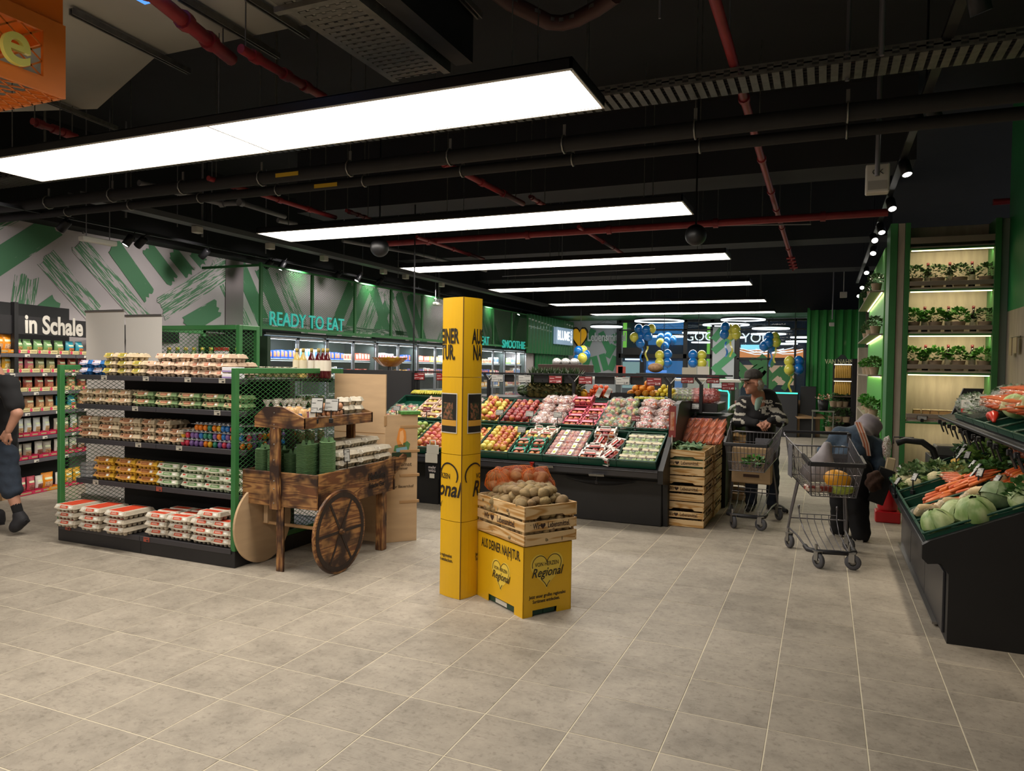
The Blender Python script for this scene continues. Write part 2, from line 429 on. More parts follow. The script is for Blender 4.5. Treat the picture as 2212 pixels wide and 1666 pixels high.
# ================================================================= floor
def floor_mat():
 m = bpy.data.materials.new('floor_tile');m.use_nodes = True;nt = m.node_tree;N = nt.nodes;L = nt.links;b = N['Principled BSDF']
 g = N.new('ShaderNodeNewGeometry');oi = N.new('ShaderNodeObjectInfo')
 ad = N.new('ShaderNodeMath');ad.operation = 'ADD';L.new(oi.outputs['Random'],ad.inputs[0]);L.new(g.outputs['Random Per Island'],ad.inputs[1])
 ml = N.new('ShaderNodeMath');ml.operation = 'MULTIPLY';ml.inputs[1].default_value = 37;L.new(ad.outputs[0],ml.inputs[0])
 cx = N.new('ShaderNodeCombineXYZ');L.new(ml.outputs[0],cx.inputs[2])
 va = N.new('ShaderNodeVectorMath');L.new(g.outputs['Position'],va.inputs[0]);L.new(cx.outputs[0],va.inputs[1])
 n1 = N.new('ShaderNodeTexNoise');n1.inputs['Scale'].default_value = 4.2;n1.inputs['Detail'].default_value = 9;n1.inputs['Roughness'].default_value = .72;L.new(va.outputs[0],n1.inputs[0])
 r1 = N.new('ShaderNodeValToRGB');L.new(n1.outputs[0],r1.inputs[0])
 e = r1.color_ramp.elements;e[0].position = .25;e[0].color = lin('80786C');e[1].position = .75;e[1].color = lin('AFA596')
 x = e.new(.5);x.color = lin('9D9486')
 n2 = N.new('ShaderNodeTexNoise');n2.inputs['Scale'].default_value = 34;n2.inputs['Detail'].default_value = 7;n2.inputs['Roughness'].default_value = .7;L.new(va.outputs[0],n2.inputs[0])
 r2 = N.new('ShaderNodeValToRGB');L.new(n2.outputs[0],r2.inputs[0]);r2.color_ramp.elements[0].position = .30;r2.color_ramp.elements[0].color = (.40,.39,.37,1);r2.color_ramp.elements[1].position = .47;r2.color_ramp.elements[1].color = (1,1,1,1)
 mx = N.new('ShaderNodeMix');mx.data_type = 'RGBA';mx.blend_type = 'MULTIPLY';mx.inputs[0].default_value = .55
 L.new(r1.outputs[0],mx.inputs[6]);L.new(r2.outputs[0],mx.inputs[7])
 # darker scuffed patches with short scratches
 mp = N.new('ShaderNodeMapping');mp.inputs['Scale'].default_value = (5,60,1);mp.inputs['Rotation'].default_value = (0,0,.9);L.new(va.outputs[0],mp.inputs[0])
 n3 = N.new('ShaderNodeTexNoise');n3.inputs['Scale'].default_value = 3;n3.inputs['Detail'].default_value = 5;L.new(mp.outputs[0],n3.inputs[0])
 r3 = N.new('ShaderNodeValToRGB');L.new(n3.outputs[0],r3.inputs[0]);r3.color_ramp.elements[0].position = .30;r3.color_ramp.elements[0].color = (.62,.61,.6,1);r3.color_ramp.elements[1].position = .42;r3.color_ramp.elements[1].color = (1,1,1,1)
 n4 = N.new('ShaderNodeTexNoise');n4.inputs['Scale'].default_value = 1.7;L.new(va.outputs[0],n4.inputs[0])
 r4 = N.new('ShaderNodeValToRGB');L.new(n4.outputs[0],r4.inputs[0]);r4.color_ramp.elements[0].position = .42;r4.color_ramp.elements[1].position = .62;r4.color_ramp.elements[1].color = (.8,.8,.8,1)
 m2 = N.new('ShaderNodeMix');m2.data_type = 'RGBA';m2.blend_type = 'MULTIPLY';L.new(r4.outputs[0],m2.inputs[0]);L.new(mx.outputs[2],m2.inputs[6]);L.new(r3.outputs[0],m2.inputs[7])
 hs = N.new('ShaderNodeHueSaturation');mr = N.new('ShaderNodeMapRange');mr.inputs['To Min'].default_value = .93;mr.inputs['To Max'].default_value = 1.05
 L.new(oi.outputs['Random'],mr.inputs[0]);L.new(mr.outputs[0],hs.inputs['Value']);L.new(m2.outputs[2],hs.inputs['Color'])
 L.new(hs.outputs[0],b.inputs['Base Color']);b.inputs['Roughness'].default_value = .55;b.inputs['Specular IOR Level'].default_value = .35
 bp = N.new('ShaderNodeBump');bp.inputs['Strength'].default_value = .15;bp.inputs['Distance'].default_value = .003;L.new(n2.outputs[0],bp.inputs['Height']);L.new(bp.outputs[0],b.inputs['Normal'])
 return m
FTILE = floor_mat();GROUT = mat('grout','D6CCB2',.8)
floor = MB().box(-13,-4,-.08,5,27,-.0016).build('floor',[GROUT]);tag(floor,kind='structure')
TS = .4002;OX = -2.1965;OY = 2.1967
def tilebox(b,x0,y0,x1,y1,z=0):
 c = .0015;return b.add([(x0,y0,z-.008),(x1,y0,z-.008),(x1,y1,z-.008),(x0,y1,z-.008),(x0,y0,z-c),(x1,y0,z-c),(x1,y1,z-c),(x0,y1,z-c),
  (x0+c,y0+c,z),(x1-c,y0+c,z),(x1-c,y1-c,z),(x0+c,y1-c,z)],
  [(8,9,10,11),(0,1,5,4),(1,2,6,5),(2,3,7,6),(3,0,4,7),(4,5,9,8),(5,6,10,9),(6,7,11,10),(7,4,8,11)],False)
cells = [(i,j) for i in range(-27,18) for j in range(-15,62)]
def inview(i,j):
 x,y = OX+(i+.5)*TS,OY+(j+.5)*TS;d = Vector((x,y,-H));z = d.dot(CF)
 if z < .5: return False
 px,py = 1106+FPX*d.dot(CR)/z,833-FPX*d.dot(CU)/z
 return -90 < px < 2300 and py < 1730 and y > 1.9 and x < 1.0
vis = sorted([c for c in cells if inview(*c)],key=lambda c: (OX+c[0]*TS)**2+(OY+c[1]*TS)**2)[:300]
vs = set(vis);G2 = .0022
tb = MB();tilebox(tb,-TS/2+G2,-TS/2+G2,TS/2-G2,TS/2-G2);tm = tb.mesh('tile',[FTILE])
for n,(i,j) in enumerate(vis):
 ob('tile',tm,floor,(OX+(i+.5)*TS,OY+(j+.5)*TS,random.uniform(-.0005,.0003)),(random.uniform(-.0006,.0006),random.uniform(-.0006,.0006),0))
rb = MB()
for i,j in cells:
 if (i,j) in vs: continue
 x,y = OX+i*TS,OY+j*TS
 if -13 < x < 4.6 and -4 < y < 26.5: tilebox(rb,x+G2,y+G2,x+TS-G2,y+TS-G2)
tag(rb.build('tile_field',[FTILE],floor),kind='stuff')
# ================================================================= walls and ceiling
CEILM = mat('ceiling_black','101014',.85,var=.3,scale=2)
tag(MB().box(-13,-4,4.6,5,24.38,4.75).build('ceiling',[CEILM]),kind='structure')
WALLG = mat('wall_greige','B2ABAD',.8,var=.06,scale=2)
WLX = -9.3
tag(MB().box(WLX-.2,-4,0,WLX,27,3.33).box(WLX-.2,-4,3.33,WLX,27,4.6).build('wall_left',[WALLG]),kind='structure')
wl = MB().box(WLX,-4,3.33,WLX+.35,22,4.6).build('trim_1',[mat('bulkhead_black','0D0D10',.9)]);tag(wl,kind='structure')
CONC = mat('wood_effect_panel','A89C8C',.6,var=.14,scale=3,stretch=(6,6,1),bump=.2,bscale=30)
tag(MB().box(1.8,3,0,1.95,9.4,2.27).build('wall_right',[CONC]),kind='structure')
tag(MB().box(1.8,3,2.27,1.95,9.4,4.6).build('wall_right.001',[mat('green_wall','1E7A45',.6,var=.15,scale=1.5)]),kind='structure')
tag(MB().box(-13,-4.2,0,5,-4,4.6).build('wall_back',[mat('far_wall_grey','6E6A62',.8)]),kind='structure')
# pale slab of the neighbouring hall and dark beams
SLAB = mat('slab_paint','A29E92',.85,var=.1,scale=1.2)
sp = [(-13,-4),(-2.0,-4),(-2.0,3.2),(-2.3,3.96),(-4.62,3.96),(-6.07,4.58),(-7.4,4.2),(-13,4.2)]
tag(MB().prism(sp,3.86,4.6,'z').build('ceiling.001',[SLAB]),kind='structure')
DKB = mat('beam_dark','26262B',.85)
for n,(y0,y1,z0,x0,x1) in enumerate([(8.4,9.0,3.75,-7.0,.8),(12.6,13.2,3.7,-8,.9),(16.2,16.9,3.7,-8,.9)]):
 tag(MB().box(x0,y0,z0,x1,y1,4.6).build('beam',[DKB]),kind='structure')
# ================================================================= painted brush strokes on the left wall
def stroke_mat(name,col,gaps):
 m = bpy.data.materials.new(name);m.use_nodes = True;nt = m.node_tree;N = nt.nodes;L = nt.links;b = N['Principled BSDF'];b.inputs['Roughness'].default_value = .75
 tc = N.new('ShaderNodeTexCoord');mp = N.new('ShaderNodeMapping');mp.inputs['Scale'].default_value = (2.2,34,34);L.new(tc.outputs['Object'],mp.inputs[0])
 n = N.new('ShaderNodeTexNoise');n.inputs['Scale'].default_value = 1.6;n.inputs['Detail'].default_value = 3;L.new(mp.outputs[0],n.inputs[0])
 r = N.new('ShaderNodeValToRGB');r.color_ramp.interpolation = 'CONSTANT';L.new(n.outputs[0],r.inputs[0])
 r.color_ramp.elements[0].color = lin('B2ABAD');r.color_ramp.elements[1].position = gaps;r.color_ramp.elements[1].color = lin(col)
 L.new(r.outputs[0],b.inputs['Base Color']);return m
SG = stroke_mat('stroke_solid','4A7A58',.30);SB = stroke_mat('stroke_brushed','54805F',.50);SD = stroke_mat('stroke_dark','4A5A50',.45)
wallL = bpy.data.objects['wall_left']
SK = 0
def stroke(a,c,w,m,X=WLX+.0,par=wallL,name='painted_stroke'):
 """brush stroke between two points of the wall, w wide"""
 a = Vector(a);c = Vector(c);l = (c-a).length
 ang = math.atan2(c.y-a.y,c.x-a.x)   # a, c are (y, z)
 b = MB();n = 7;pts = []
 for i in range(n+1): pts.append((random.uniform(-.03,.03),-w/2+w*i/n))
 for i in range(n+1): pts.append((l+random.uniform(-.04,.04),w/2-w*i/n))
 b.prism(pts,0,.004,'z')
 global SK;SK += 1;X = X+.0008*(SK % 12)
 o = b.build(name,[m],par)
 R = Matrix(((0,0,1),(math.cos(ang),-math.sin(ang),0),(math.sin(ang),math.cos(ang),0)))
 o.matrix_local = Matrix.Translation((X,a.x,a.y)) @ R.to_4x4()
 return o
def wp(px,py,X=WLX): p = at(px,py,X=X);return (p.y,p.z)
for (a,c,w,m) in [((118,487),(-30,582),.30,SG),((35,470),(-10,492),.10,SB),((58,597),(44,690),.30,SB),((98,556),(205,680),.30,SB),
      ((168,527),(318,700),.28,SB),((245,532),(322,640),.26,SG),((318,536),(372,606),.24,SG),((372,545),(410,592),.22,SG),
      ((348,668),(500,574),.36,SB),((400,705),(470,664),.3,SG),((90,690),(128,662),.35,SG),((418,545),(440,570),.2,SG)]:
 stroke(wp(*a),wp(*c),w,m)
yy = at(486,600,X=WLX).y;y2 = at(524,600,X=WLX).y
tag(MB().box(WLX,yy,0,WLX+.02,y2,3.33).build('pillar',[mat('pillar_grey','7C7274',.8)]),kind='structure')
y = 9.9;k = 0
random.seed(3)
while y < 21.5:
 d = 1 if (k//4) % 2 else -1
 stroke((y,2.1),(y+d*.75,3.28),.30,SG if k % 3 else SB);y += .52+.2*((k % 4) == 3);k += 1
stroke((10.2,2.35),(15.5,2.35),.10,SD)
# ================================================================= pipes, trays and spots under the ceiling
def pipe(pts,r,m,label,cat='pipe',couplings=(),name='sprinkler_pipe',group=None,hang=()):
 t = thing(name,label,cat,pts[0],0,group);P0 = Vector(pts[0])
 q = [Vector(p)-P0 for p in pts]
 MB().tube(q,r,10).build('tube',[m],t)
 for c in couplings:
  i,f = int(c),c-int(c);a = q[i];b = q[min(i+1,len(q)-1)];p = a.lerp(b,f);d = (b-a).normalized()
  MB().cyl(p-d*.03,p+d*.03,r*1.35,n=10).build('coupling',[m],t)
 for h in hang:
  i,f = int(h),h-int(h);p = q[i].lerp(q[min(i+1,len(q)-1)],f)
  MB().tube([p+Vector((0,0,4.6-P0.z-p.z)),p],.005,5).build('hanger',[GALV],t)
 return t
ZP = 3.62
pipe([(-.6,-1,ZP),(-.6,5.7,ZP),(-.6,9,ZP-.02),(-.59,15.2,ZP-.03)],.032,REDP,'long red sprinkler pipe running away from the viewer, right of the light panels',couplings=(.6,1.0,1.5,1.9,2.1,2.3,2.6),hang=(.7,1.4,2.2,2.7))
sp = thing('sprinkler_branch','cluster of red branch joints at the far end of the long red pipe','pipe',(-.6,13.6,ZP-.03))
for i in range(4): MB().cyl((-.06,i*.42,-.03),(.08,i*.42,-.03),.022,n=8).cyl((0,i*.42,-.10),(0,i*.42,.02),.012,n=6).build('joint',[REDP],sp)
pipe([(-6.2,9.35,3.42),(.62,9.35,3.42)],.045,REDP,'red pipe crossing the hall below the second light panel',couplings=(.12,.35,.52,.72,.9),hang=(.2,.5,.8))
def Yp(px,py,z): return at(px,py,Z=z)
for n,(a,c,z,r,lb) in enumerate([((270,-60),(500,128),3.70,.045,'thick red pipe crossing the pale slab at the top left'),
  ((520,105),(700,210),3.55,.030,'red pipe between the pale slab and the nearest light panel'),
  ((450,385),(725,470),3.35,.026,'red pipe hanging below the black pipes, upper left of the second light panel'),
  ((925,335),(1130,440),3.45,.030,'red pipe leading to the back from the middle of the nearest light panel'),
  ((900,512),(1045,560),3.38,.026,'short red pipe between the second and third light panels'),
  ((1250,490),(1345,548),3.44,.026,'short red pipe right of the middle between second and third light panels'),
  ((748,455),(800,474),3.42,.022,'small red stub of pipe left of the second light panel'),
  ((1145,425),(1180,447),3.5,.022,'small red stub of pipe above the second light panel'),
  ((70,262),(165,296),3.6,.03,'red pipe under the orange sign, far left')]):
 p0 = Yp(*a,z);p1 = Yp(*c,z)
 pipe([tuple(p0),((p0.x+p1.x)/2,(p0.y+p1.y)/2,z),tuple(p1)],r,REDP,lb,couplings=(.3,1.0,1.5),hang=(.1,1.8))
p0 = Yp(2145,437,3.5);pipe([tuple(p0),(p0.x+1.2,p0.y,3.5)],.035,REDP,'red pipe end above the green wall at the far right',couplings=(.2,))
GREYP = mat('grey_pipe','6E6C70',.5)
q = [(300,395),(480,440),(520,438),(615,468)]
pipe([tuple(Yp(*k,3.6)) for k in q],.035,GREYP,'bent grey drain pipe behind the nearest light panel',name='drain_pipe',couplings=(1.0,2.0))
pipe([tuple(Yp(*k,3.6)) for k in [(600,476),(640,484)]],.035,GREYP,'short grey pipe end following the bent drain pipe',name='drain_pipe')
pipe([tuple(Yp(*k,3.5)) for k in [(740,520),(900,548),(1050,585)]],.03,GREYP,'thin grey pipe behind the second light panel',name='drain_pipe')
BRN = mat('brown_pipe','4A2A26',.6)
q = [(1060,-25),(1100,5),(1150,30),(1185,48),(1215,50),(1245,42),(1290,18),(1330,-10)]
pipe([tuple(Yp(*k,3.9)) for k in q],.05,BRN,'dark brown pipe sagging from the top edge, with pale clamps',name='waste_pipe')
t = thing('pipe_clamps','pale clamps along the sagging brown pipe','clamp',tuple(Yp(1200,48,3.9)))
for k in q[1:7]:
 p = Yp(*k,3.9)-t.location
 MB().lathe([(.056,-.012),(.056,.012)],12,p,close=False).build('clamp',[STEEL],t)
# black insulated pipes and perforated tray across the hall
INS = mat('pipe_insulation','1D1B1C',.75,var=.2,scale=10)
for (y,z,r,lb) in ((5.38,3.33,.062,'thick black insulated pipe behind the nearest light panel'),(5.6,3.27,.045,'thinner black insulated pipe just behind the thick one')):
 t = pipe([(-9.2,y,z),(1.75,y,z)],r,INS,lb,name='insulated_pipe')
 for x in (-7.9,-6.9,-5.9,-4.9,-3.9,-2.9,-1.9,-.9,.1):
  c = MB().tube([(x+9.2,r*1.12*math.sin(a),r*1.12*math.cos(a)) for a in [i*PI/5 for i in range(10)]],.007,5,closed=True)
  c.box(x+9.2-.012,-.004,r,x+9.2+.012,.004,r+.09);c.build('pipe_clip',[STEEL],t)
 for x in (-6.9,-3.9,-.9): MB().cyl((x+9.2,0,r),(x+9.2,0,4.6-z),.005,n=5).build('hanger',[GALV],t)
YL = mat('pipe_label','C9A227',.6)
for x,y,z,s in ((-4.55,5.318,3.33,'VORLAUF'),(-4.3,5.555,3.265,'RUECKLAUF')):
 o = MB().box(-.13,-.001,-.018,.13,.001,.018).build('pipe_marker',[YL],None,(x,y-.004,z-.01));tag(o,'small yellow flow marker on the '+('thick' if 'VOR' in s else 'thinner')+' black pipe','label')
tr = thing('cable_tray','perforated grey cable tray running across behind the nearest light panel','cable tray',(-8.9,5.0,3.52))
b = MB();Lr = 10.6
b.box(0,0,0,Lr,.003,.012).box(0,0,.055,Lr,.003,.065).box(0,.3,0,Lr,.303,.065)
n = int(Lr/.09)
for i in range(n+1): b.box(i*.09,0,.012,i*.09+.05,.003,.055)
b.box(0,0,.028,Lr,.003,.038)
b.build('side_rail',[GALV],tr)
b = MB()
for i in range(int(Lr/.07)): b.box(i*.07,.004,-.004,i*.07+.045,.3,.004)
tag(b.build('rungs',[GALV],tr),kind='stuff')
for x in (1.5,4.5,7.3,10.0): MB().cyl((x,.0,0),(x,.0,1.08),.012,n=6).build('hanger',[GALV],tr)
b = MB()
for i in range(4): b.tube([(0,.06+.05*i,.02),(3,.07+.05*i,.025),(7,.05+.05*i,.02),(Lr,.06+.05*i,.02)],.012,6)
b.build('cables',[INS],tr)
# wide ribbed tray upper middle
a0 = Yp(620,-5,3.5);
lt = thing('cable_ladder','wide slotted grey cable tray hanging at the top, left of the middle','cable tray',(-2.72,-1,3.5))
b = MB();b.box(0,0,0,.012,5.22,.07).box(.428,0,0,.44,5.22,.07).box(.012,0,0,.05,5.22,.003).box(.39,0,0,.428,5.22,.003);b.build('side_rail',[GALV],lt)
b = MB()
for i in range(96):
 y = i*.054
 b.box(.05,y,0,.39,y+.034,.004)
 for j in range(5): b.box(.06+j*.066,y+.036,-.002,.10+j*.066,y+.05,.002)
tag(b.build('slotted_plate',[GALV],lt),kind='stuff')
MB().box(-.03,4.1,-.03,.47,4.14,0).build('joint_strip',[GALV],lt)
for y in (1,3,4.8):
 for x in (0.006,.434): MB().cyl((x,y,.06),(x,y,1.1),.006,n=5).build('hanger',[GALV],lt)
dk = MB().box(0,0,0,.12,2.6,.35).build('duct',[mat('duct_black','151416',.6)],None,(-2.23,1.6,3.53));tag(dk,'black duct beside the wide slotted cable tray','duct')
# profile channels on the pale slab
for n,(a,c,lb) in enumerate([((150,25),(405,155),'dark grey channel fixed under the pale slab, left of the red pipe'),((385,-5),(598,122),'grey channel under the pale slab, right of the red pipe'),
  ((530,-5),(660,78),'dark channel at the edge of the pale slab near the slotted tray'),((85,212),(250,278),'grey channel under the slab below the orange sign'),((990,-10),(1032,35),'short grey channel at the top edge, right of the slotted tray')]):
 p0 = Yp(*a,3.82);p1 = Yp(*c,3.82);t = thing('mounting_channel',lb,'channel',tuple(p0))
 d = p1-p0;b = MB();b.bar((0,0,0),d,.012,.04)
 dd = Vector((.03,0,0));b.bar(dd,d+dd,.008,.04);b.bar(dd*.5+Vector((0,0,.018)),d+dd*.5+Vector((0,0,.018)),.04,.004);b.build('profile',[GALV],t)
# free hanging rods that carry the runs and lamps below them
rodm = mat('rod','77757A',.5,.4)
n = 0
for (px,y0,y1,z,r) in [(180,420,505,3.3,.014),(437,385,512,3.32,.014),(383,400,490,3.4,.006),(272,405,470,3.4,.012),(574,440,548,3.3,.008),(742,510,590,3.25,.006),(783,510,595,3.25,.006),
       (860,520,600,3.25,.006),(947,510,640,3.1,.008),(1895,215,380,2.95,.016),(1830,-10,175,3.5,.014),(1905,-10,120,3.5,.014),(1798,560,690,2.6,.012),(1425,0,40,3.7,.008),(1214,420,560,3.2,.005),(1575,-10,110,3.9,.006)]:
 Y = at(px,y1,Z=z).y;p = at(px,y1,Z=z)
 if px == 1798: p = at(px,y1,Y=17.);
 o = MB().cyl((0,0,0),(0,0,4.6-p.z),r,n=6).build('ceiling_rod',[rodm],None,tuple(p));n += 1
 tag(o,'thin grey rod hanging from the black ceiling, '+ORD[n-1]+' in a scan from the left wall','rod','hanging rods');
# red lever / small parts
p = at(1895,388,Z=2.95)
t = thing('junction_box','pale grey box hanging on a rod, right of the red pipe crossing','box',tuple(p))
MB().rbox(-.075,-.05,-.10,.075,.05,.10,.008).build('case',[mat('box_plastic','B5B0A6',.5)],t);MB().box(-.06,-.054,-.08,.06,-.05,-.02).build('window',[mat('box_grey','8F8B83',.4)],t)
text('OK',mat('print_dark','333333',.6),t,(0,-.053,.04),FACE_CAM,'mark',size=.05)
p = at(1822,637,Y=17);o = MB().rbox(-.07,-.05,-.06,.07,.05,.06,.008).cyl((0,0,.06),(0,0,1.2),.008).build('junction_box',[mat('box_plastic','B5B0A6',.5)],None,tuple(p));tag(o,'small pale box on a rod above the green corrugated wall','box')
p = at(1797,700,Y=17);o = MB().rbox(-.05,-.05,-.05,.05,.05,.03,.008).build('rod_foot',[mat('box_plastic','B5B0A6',.5)],None,tuple(p));tag(o,'pale foot at the end of the rod before the green corrugated wall','box')
pipe([tuple(at(1548,487,Y=10.4)),tuple(at(1752,484,Y=10.4))],.012,rodm,'thin grey rail hanging below the red crossing pipe',name='hanging_rail',hang=(.01,.99))
pipe([tuple(at(1085,597,Y=12.6)),tuple(at(1415,580,Y=12.6))],.010,rodm,'thin grey rail between the third and fourth light panels',name='hanging_rail',hang=(.02,.98))
p = at(1503,508,Z=3.1);o = MB().ell((0,0,0),.12,20,12).build('mirror_dome',[mat('dome_dark','101012',.45)],None,tuple(p));MB().cyl((0,0,.1),(0,0,4.6-p.z),.01).build('stem',[BLACK],o);tag(o,'black dome hanging below the red crossing pipe','camera dome')
p = at(820,535,Z=3.1);o = MB().ell((0,0,0),.12,20,12).build('mirror_dome',[mat('dome_dark','101012',.45)],None,tuple(p));MB().cyl((0,0,.1),(0,0,4.6-p.z),.01).build('stem',[BLACK],o);tag(o,'black dome below the second light panel, towards its left end','camera dome')
# spot lights --------------------------------------------------------
SPE = emit_mat('spot_lens',(1,.95,.88),9)
def make_spot(lit=True):
 t = thing('track_spotlight','spot','spotlight',(0,0,0))
 b = MB();b.mt(0,True).lathe([(.02,.16),(.044,.155),(.05,.14),(.05,0),(.042,0),(.038,.02)],14,close=False)
 b.build('housing',[BLACK],t)
 MB().box(-.03,-.006,.10,-.02,.006,.22).box(-.03,-.006,.21,.03,.006,.22).build('bracket',[BLACK],t)
 MB().lathe([(.0,.008),(.041,.006)],14,close=False).build('lens',[SPE if lit else mat('lens_off','2A2A2A',.3)],t)
 return t
spotL,spotD = Stock(make_spot()),Stock(make_spot(False))
def aim(loc,target):
 d = (Vector(target)-Vector(loc)).normalized();return (-d).to_track_quat('Z','Y').to_euler()
def spot(px,py,z,target,lit,label,group,X=None):
 p = at(px,py,Z=z) if X is None else at(px,py,X=X)
 r = (spotL if lit else spotD).put(tuple(p),aim(p,target),label,group);r['label'] = label;r['group'] = group
 return p
rt = thing('light_track','black light track running back along the right wall under the ceiling','track',(.62,2,3.57))
MB().box(-.03,0,0,.03,16,.035).build('rail',[BLACK],rt)
for y in (1,4,7,10,13): MB().cyl((0,y,.03),(0,y,.98),.008,n=6).build('hanger',[BLACK],rt)
nn = 0
SPR = []
for (px,py,tg) in [(2120,28,(1.5,5.2,.8)),(1983,275,(1.0,5.6,.8)),(2022,260,(1.5,6.4,1.)),(1960,378,(1.2,6.6,.8)),(1928,452,(1.1,7.4,.8)),(1905,503,(1,9,.9)),(1890,520,(1.2,8,.9)),(1886,548,(.3,10,.9)),(1872,590,(.6,12,.9)),(1862,622,(.6,13,.9)),(1855,640,(.6,15,.9))]:
 p = spot(px,py,3.42,tg,True,'black spotlight with lit lens on the right-hand track, '+ORD[nn]+' from the front','spotlights along the right wall');nn += 1;SPR.append((p,tg))
lt2 = thing('light_track','black light track along the painted left wall','track',(-8.3,4,3.27))
MB().box(-.02,0,0,.02,18,.035).build('rail',[BLACK],lt2)
for y in (1,4,7,10,13,16): MB().cyl((0,y,.03),(0,y,1.28),.008,n=6).build('hanger',[BLACK],lt2)
nn = 0
for (px,py,lit) in [(130,497,0),(270,530,1),(296,532,0),(434,556,0),(573,578,0),(604,582,1),(721,602,0),(770,607,1),(815,614,0),(940,645,1),(1120,680,1)]:
 p = spot(px,py,3.12,(-9.3,at(px,py,X=-8.3).y-.2,2.2) if not lit else (-8.9,at(px,py,X=-8.3).y-1.0,1.2),lit,'black spotlight on the left wall track, '+('lit, ' if lit else 'unlit, ')+ORD[nn]+' from the front','spotlights along the left wall',X=-8.3);nn += 1
for k,(px,py,lb) in enumerate([(212,521,'white emergency light fitting on two rods before the painted wall'),(945,657,'small white light fitting over the mesh, left of the yellow column')]):
 p = at(px,py,X=-7.9);t = thing('emergency_light',lb,'lamp',tuple(p));s = 1 if k == 0 else .6
 MB().rbox(-.05,-.22*s,-.03,.05,.22*s,.03,.01).build('body',[WHITEP],t)
 for y in (-.15*s,.15*s): MB().cyl((0,y,.03),(0,y,4.6-p.z),.006,n=5).build('rod',[rodm],t)
# side tray on the left wall
tr = thing('cable_tray','grey perforated cable tray running back along the top of the left wall','cable tray',(-7.9,5.6,3.42))
b = MB();b.box(0,0,0,.003,15,.07).box(.2,0,0,.203,15,.07).box(0,0,0,.2,15,.004)
b.build('trough',[mat('tray_dull','5B5A5C',.5,.4)],tr)
for y in (1.7,3.1,4.4,6.2,7.0,8.5): MB().rbox(.04,y,-.09,.14,y+.12,0,.008).build('fixing_box',[mat('box_plastic','B5B0A6',.5)],tr)
for y in (2,5,8,11,14): MB().cyl((.1,y,.06),(.1,y,1.18),.007,n=5).build('hanger',[rodm],tr)
# hanging orange sign box ------------------------------------------
ORG = mat('orange_paint','E07B2A',.4,var=.05);YEL2 = mat('pale_yellow','E2DC6E',.5)
zb = 2.9;c = at(142,214,Z=zb);ztop = at(142,57,X=c.x).z;hb = ztop-zb
t = thing('hanging_sign','orange metal mesh sign box with a pale yellow letter e, hanging top left','sign',(c.x,c.y,zb))
b = MB();fw = .07
b.box(-.02,-2.2,0,0,-fw*1.6,fw).box(-.02,-2.2,hb-fw,0,-fw*1.6,hb).box(-.02,-fw*1.6,0,0,0,hb)
b.box(-.6,-.02,0,-.02,0,fw).box(-.6,-.02,hb-fw,-.02,0,hb)
for yv in (-1.1,): b.box(-.02,yv,0,0,yv+fw,hb)
b.build('frame',[ORG],t)
MB().box(-.62,-2.2,hb+.004,-.02,0,hb+.22).build('upper_box',[mat('orange_deep','E0700A',.4)],t)
MB().box(-.64,-2.2,hb+.22,.03,.03,hb+.5).build('top_board',[YEL2],t)
m = diamond_mesh(2.2-.1,hb-2*fw,.11,.075,.008,.004);o = m.build('mesh_panel',[ORG],t,(-.012,-2.2,fw),(0,0,PI/2))
o = diamond_mesh(2.2,.56,.11,.075,.008,.004).build('bottom_mesh',[ORG],t,(-.02,-2.2,.01),(PI/2,0,PI/2));o.rotation_euler = (0,PI/2*0,PI/2);o.matrix_local = Matrix.Translation((-.02,-2.2,.004)) @ Matrix(((0,0,-1,0),(1,0,0,0),(0,-1,0,0),(0,0,0,1)))
MB().box(-.6,-2.2,.0,-.58,0,hb).build('back_panel',[mat('sign_back','6A4A3A',.6)],t)
e = at(30,95,X=c.x+.02);s = at(30,62,X=c.x+.02).z-at(30,128,X=c.x+.02).z
text('e',YEL2,t,(.03,e.y-c.y,e.z-zb),FACE_X,'letter',size=s*2.1,ext=.012,off=.004)
# blue glow sign edge at the top
p = at(345,2,Z=3.7);o = MB().box(-.12,-.5,0,.12,0,.1).build('lit_sign',[emit_mat('blue_lit',(.10,.32,1),1.2)],None,tuple(p));tag(o,'small blue lit sign at the very top left edge','sign')
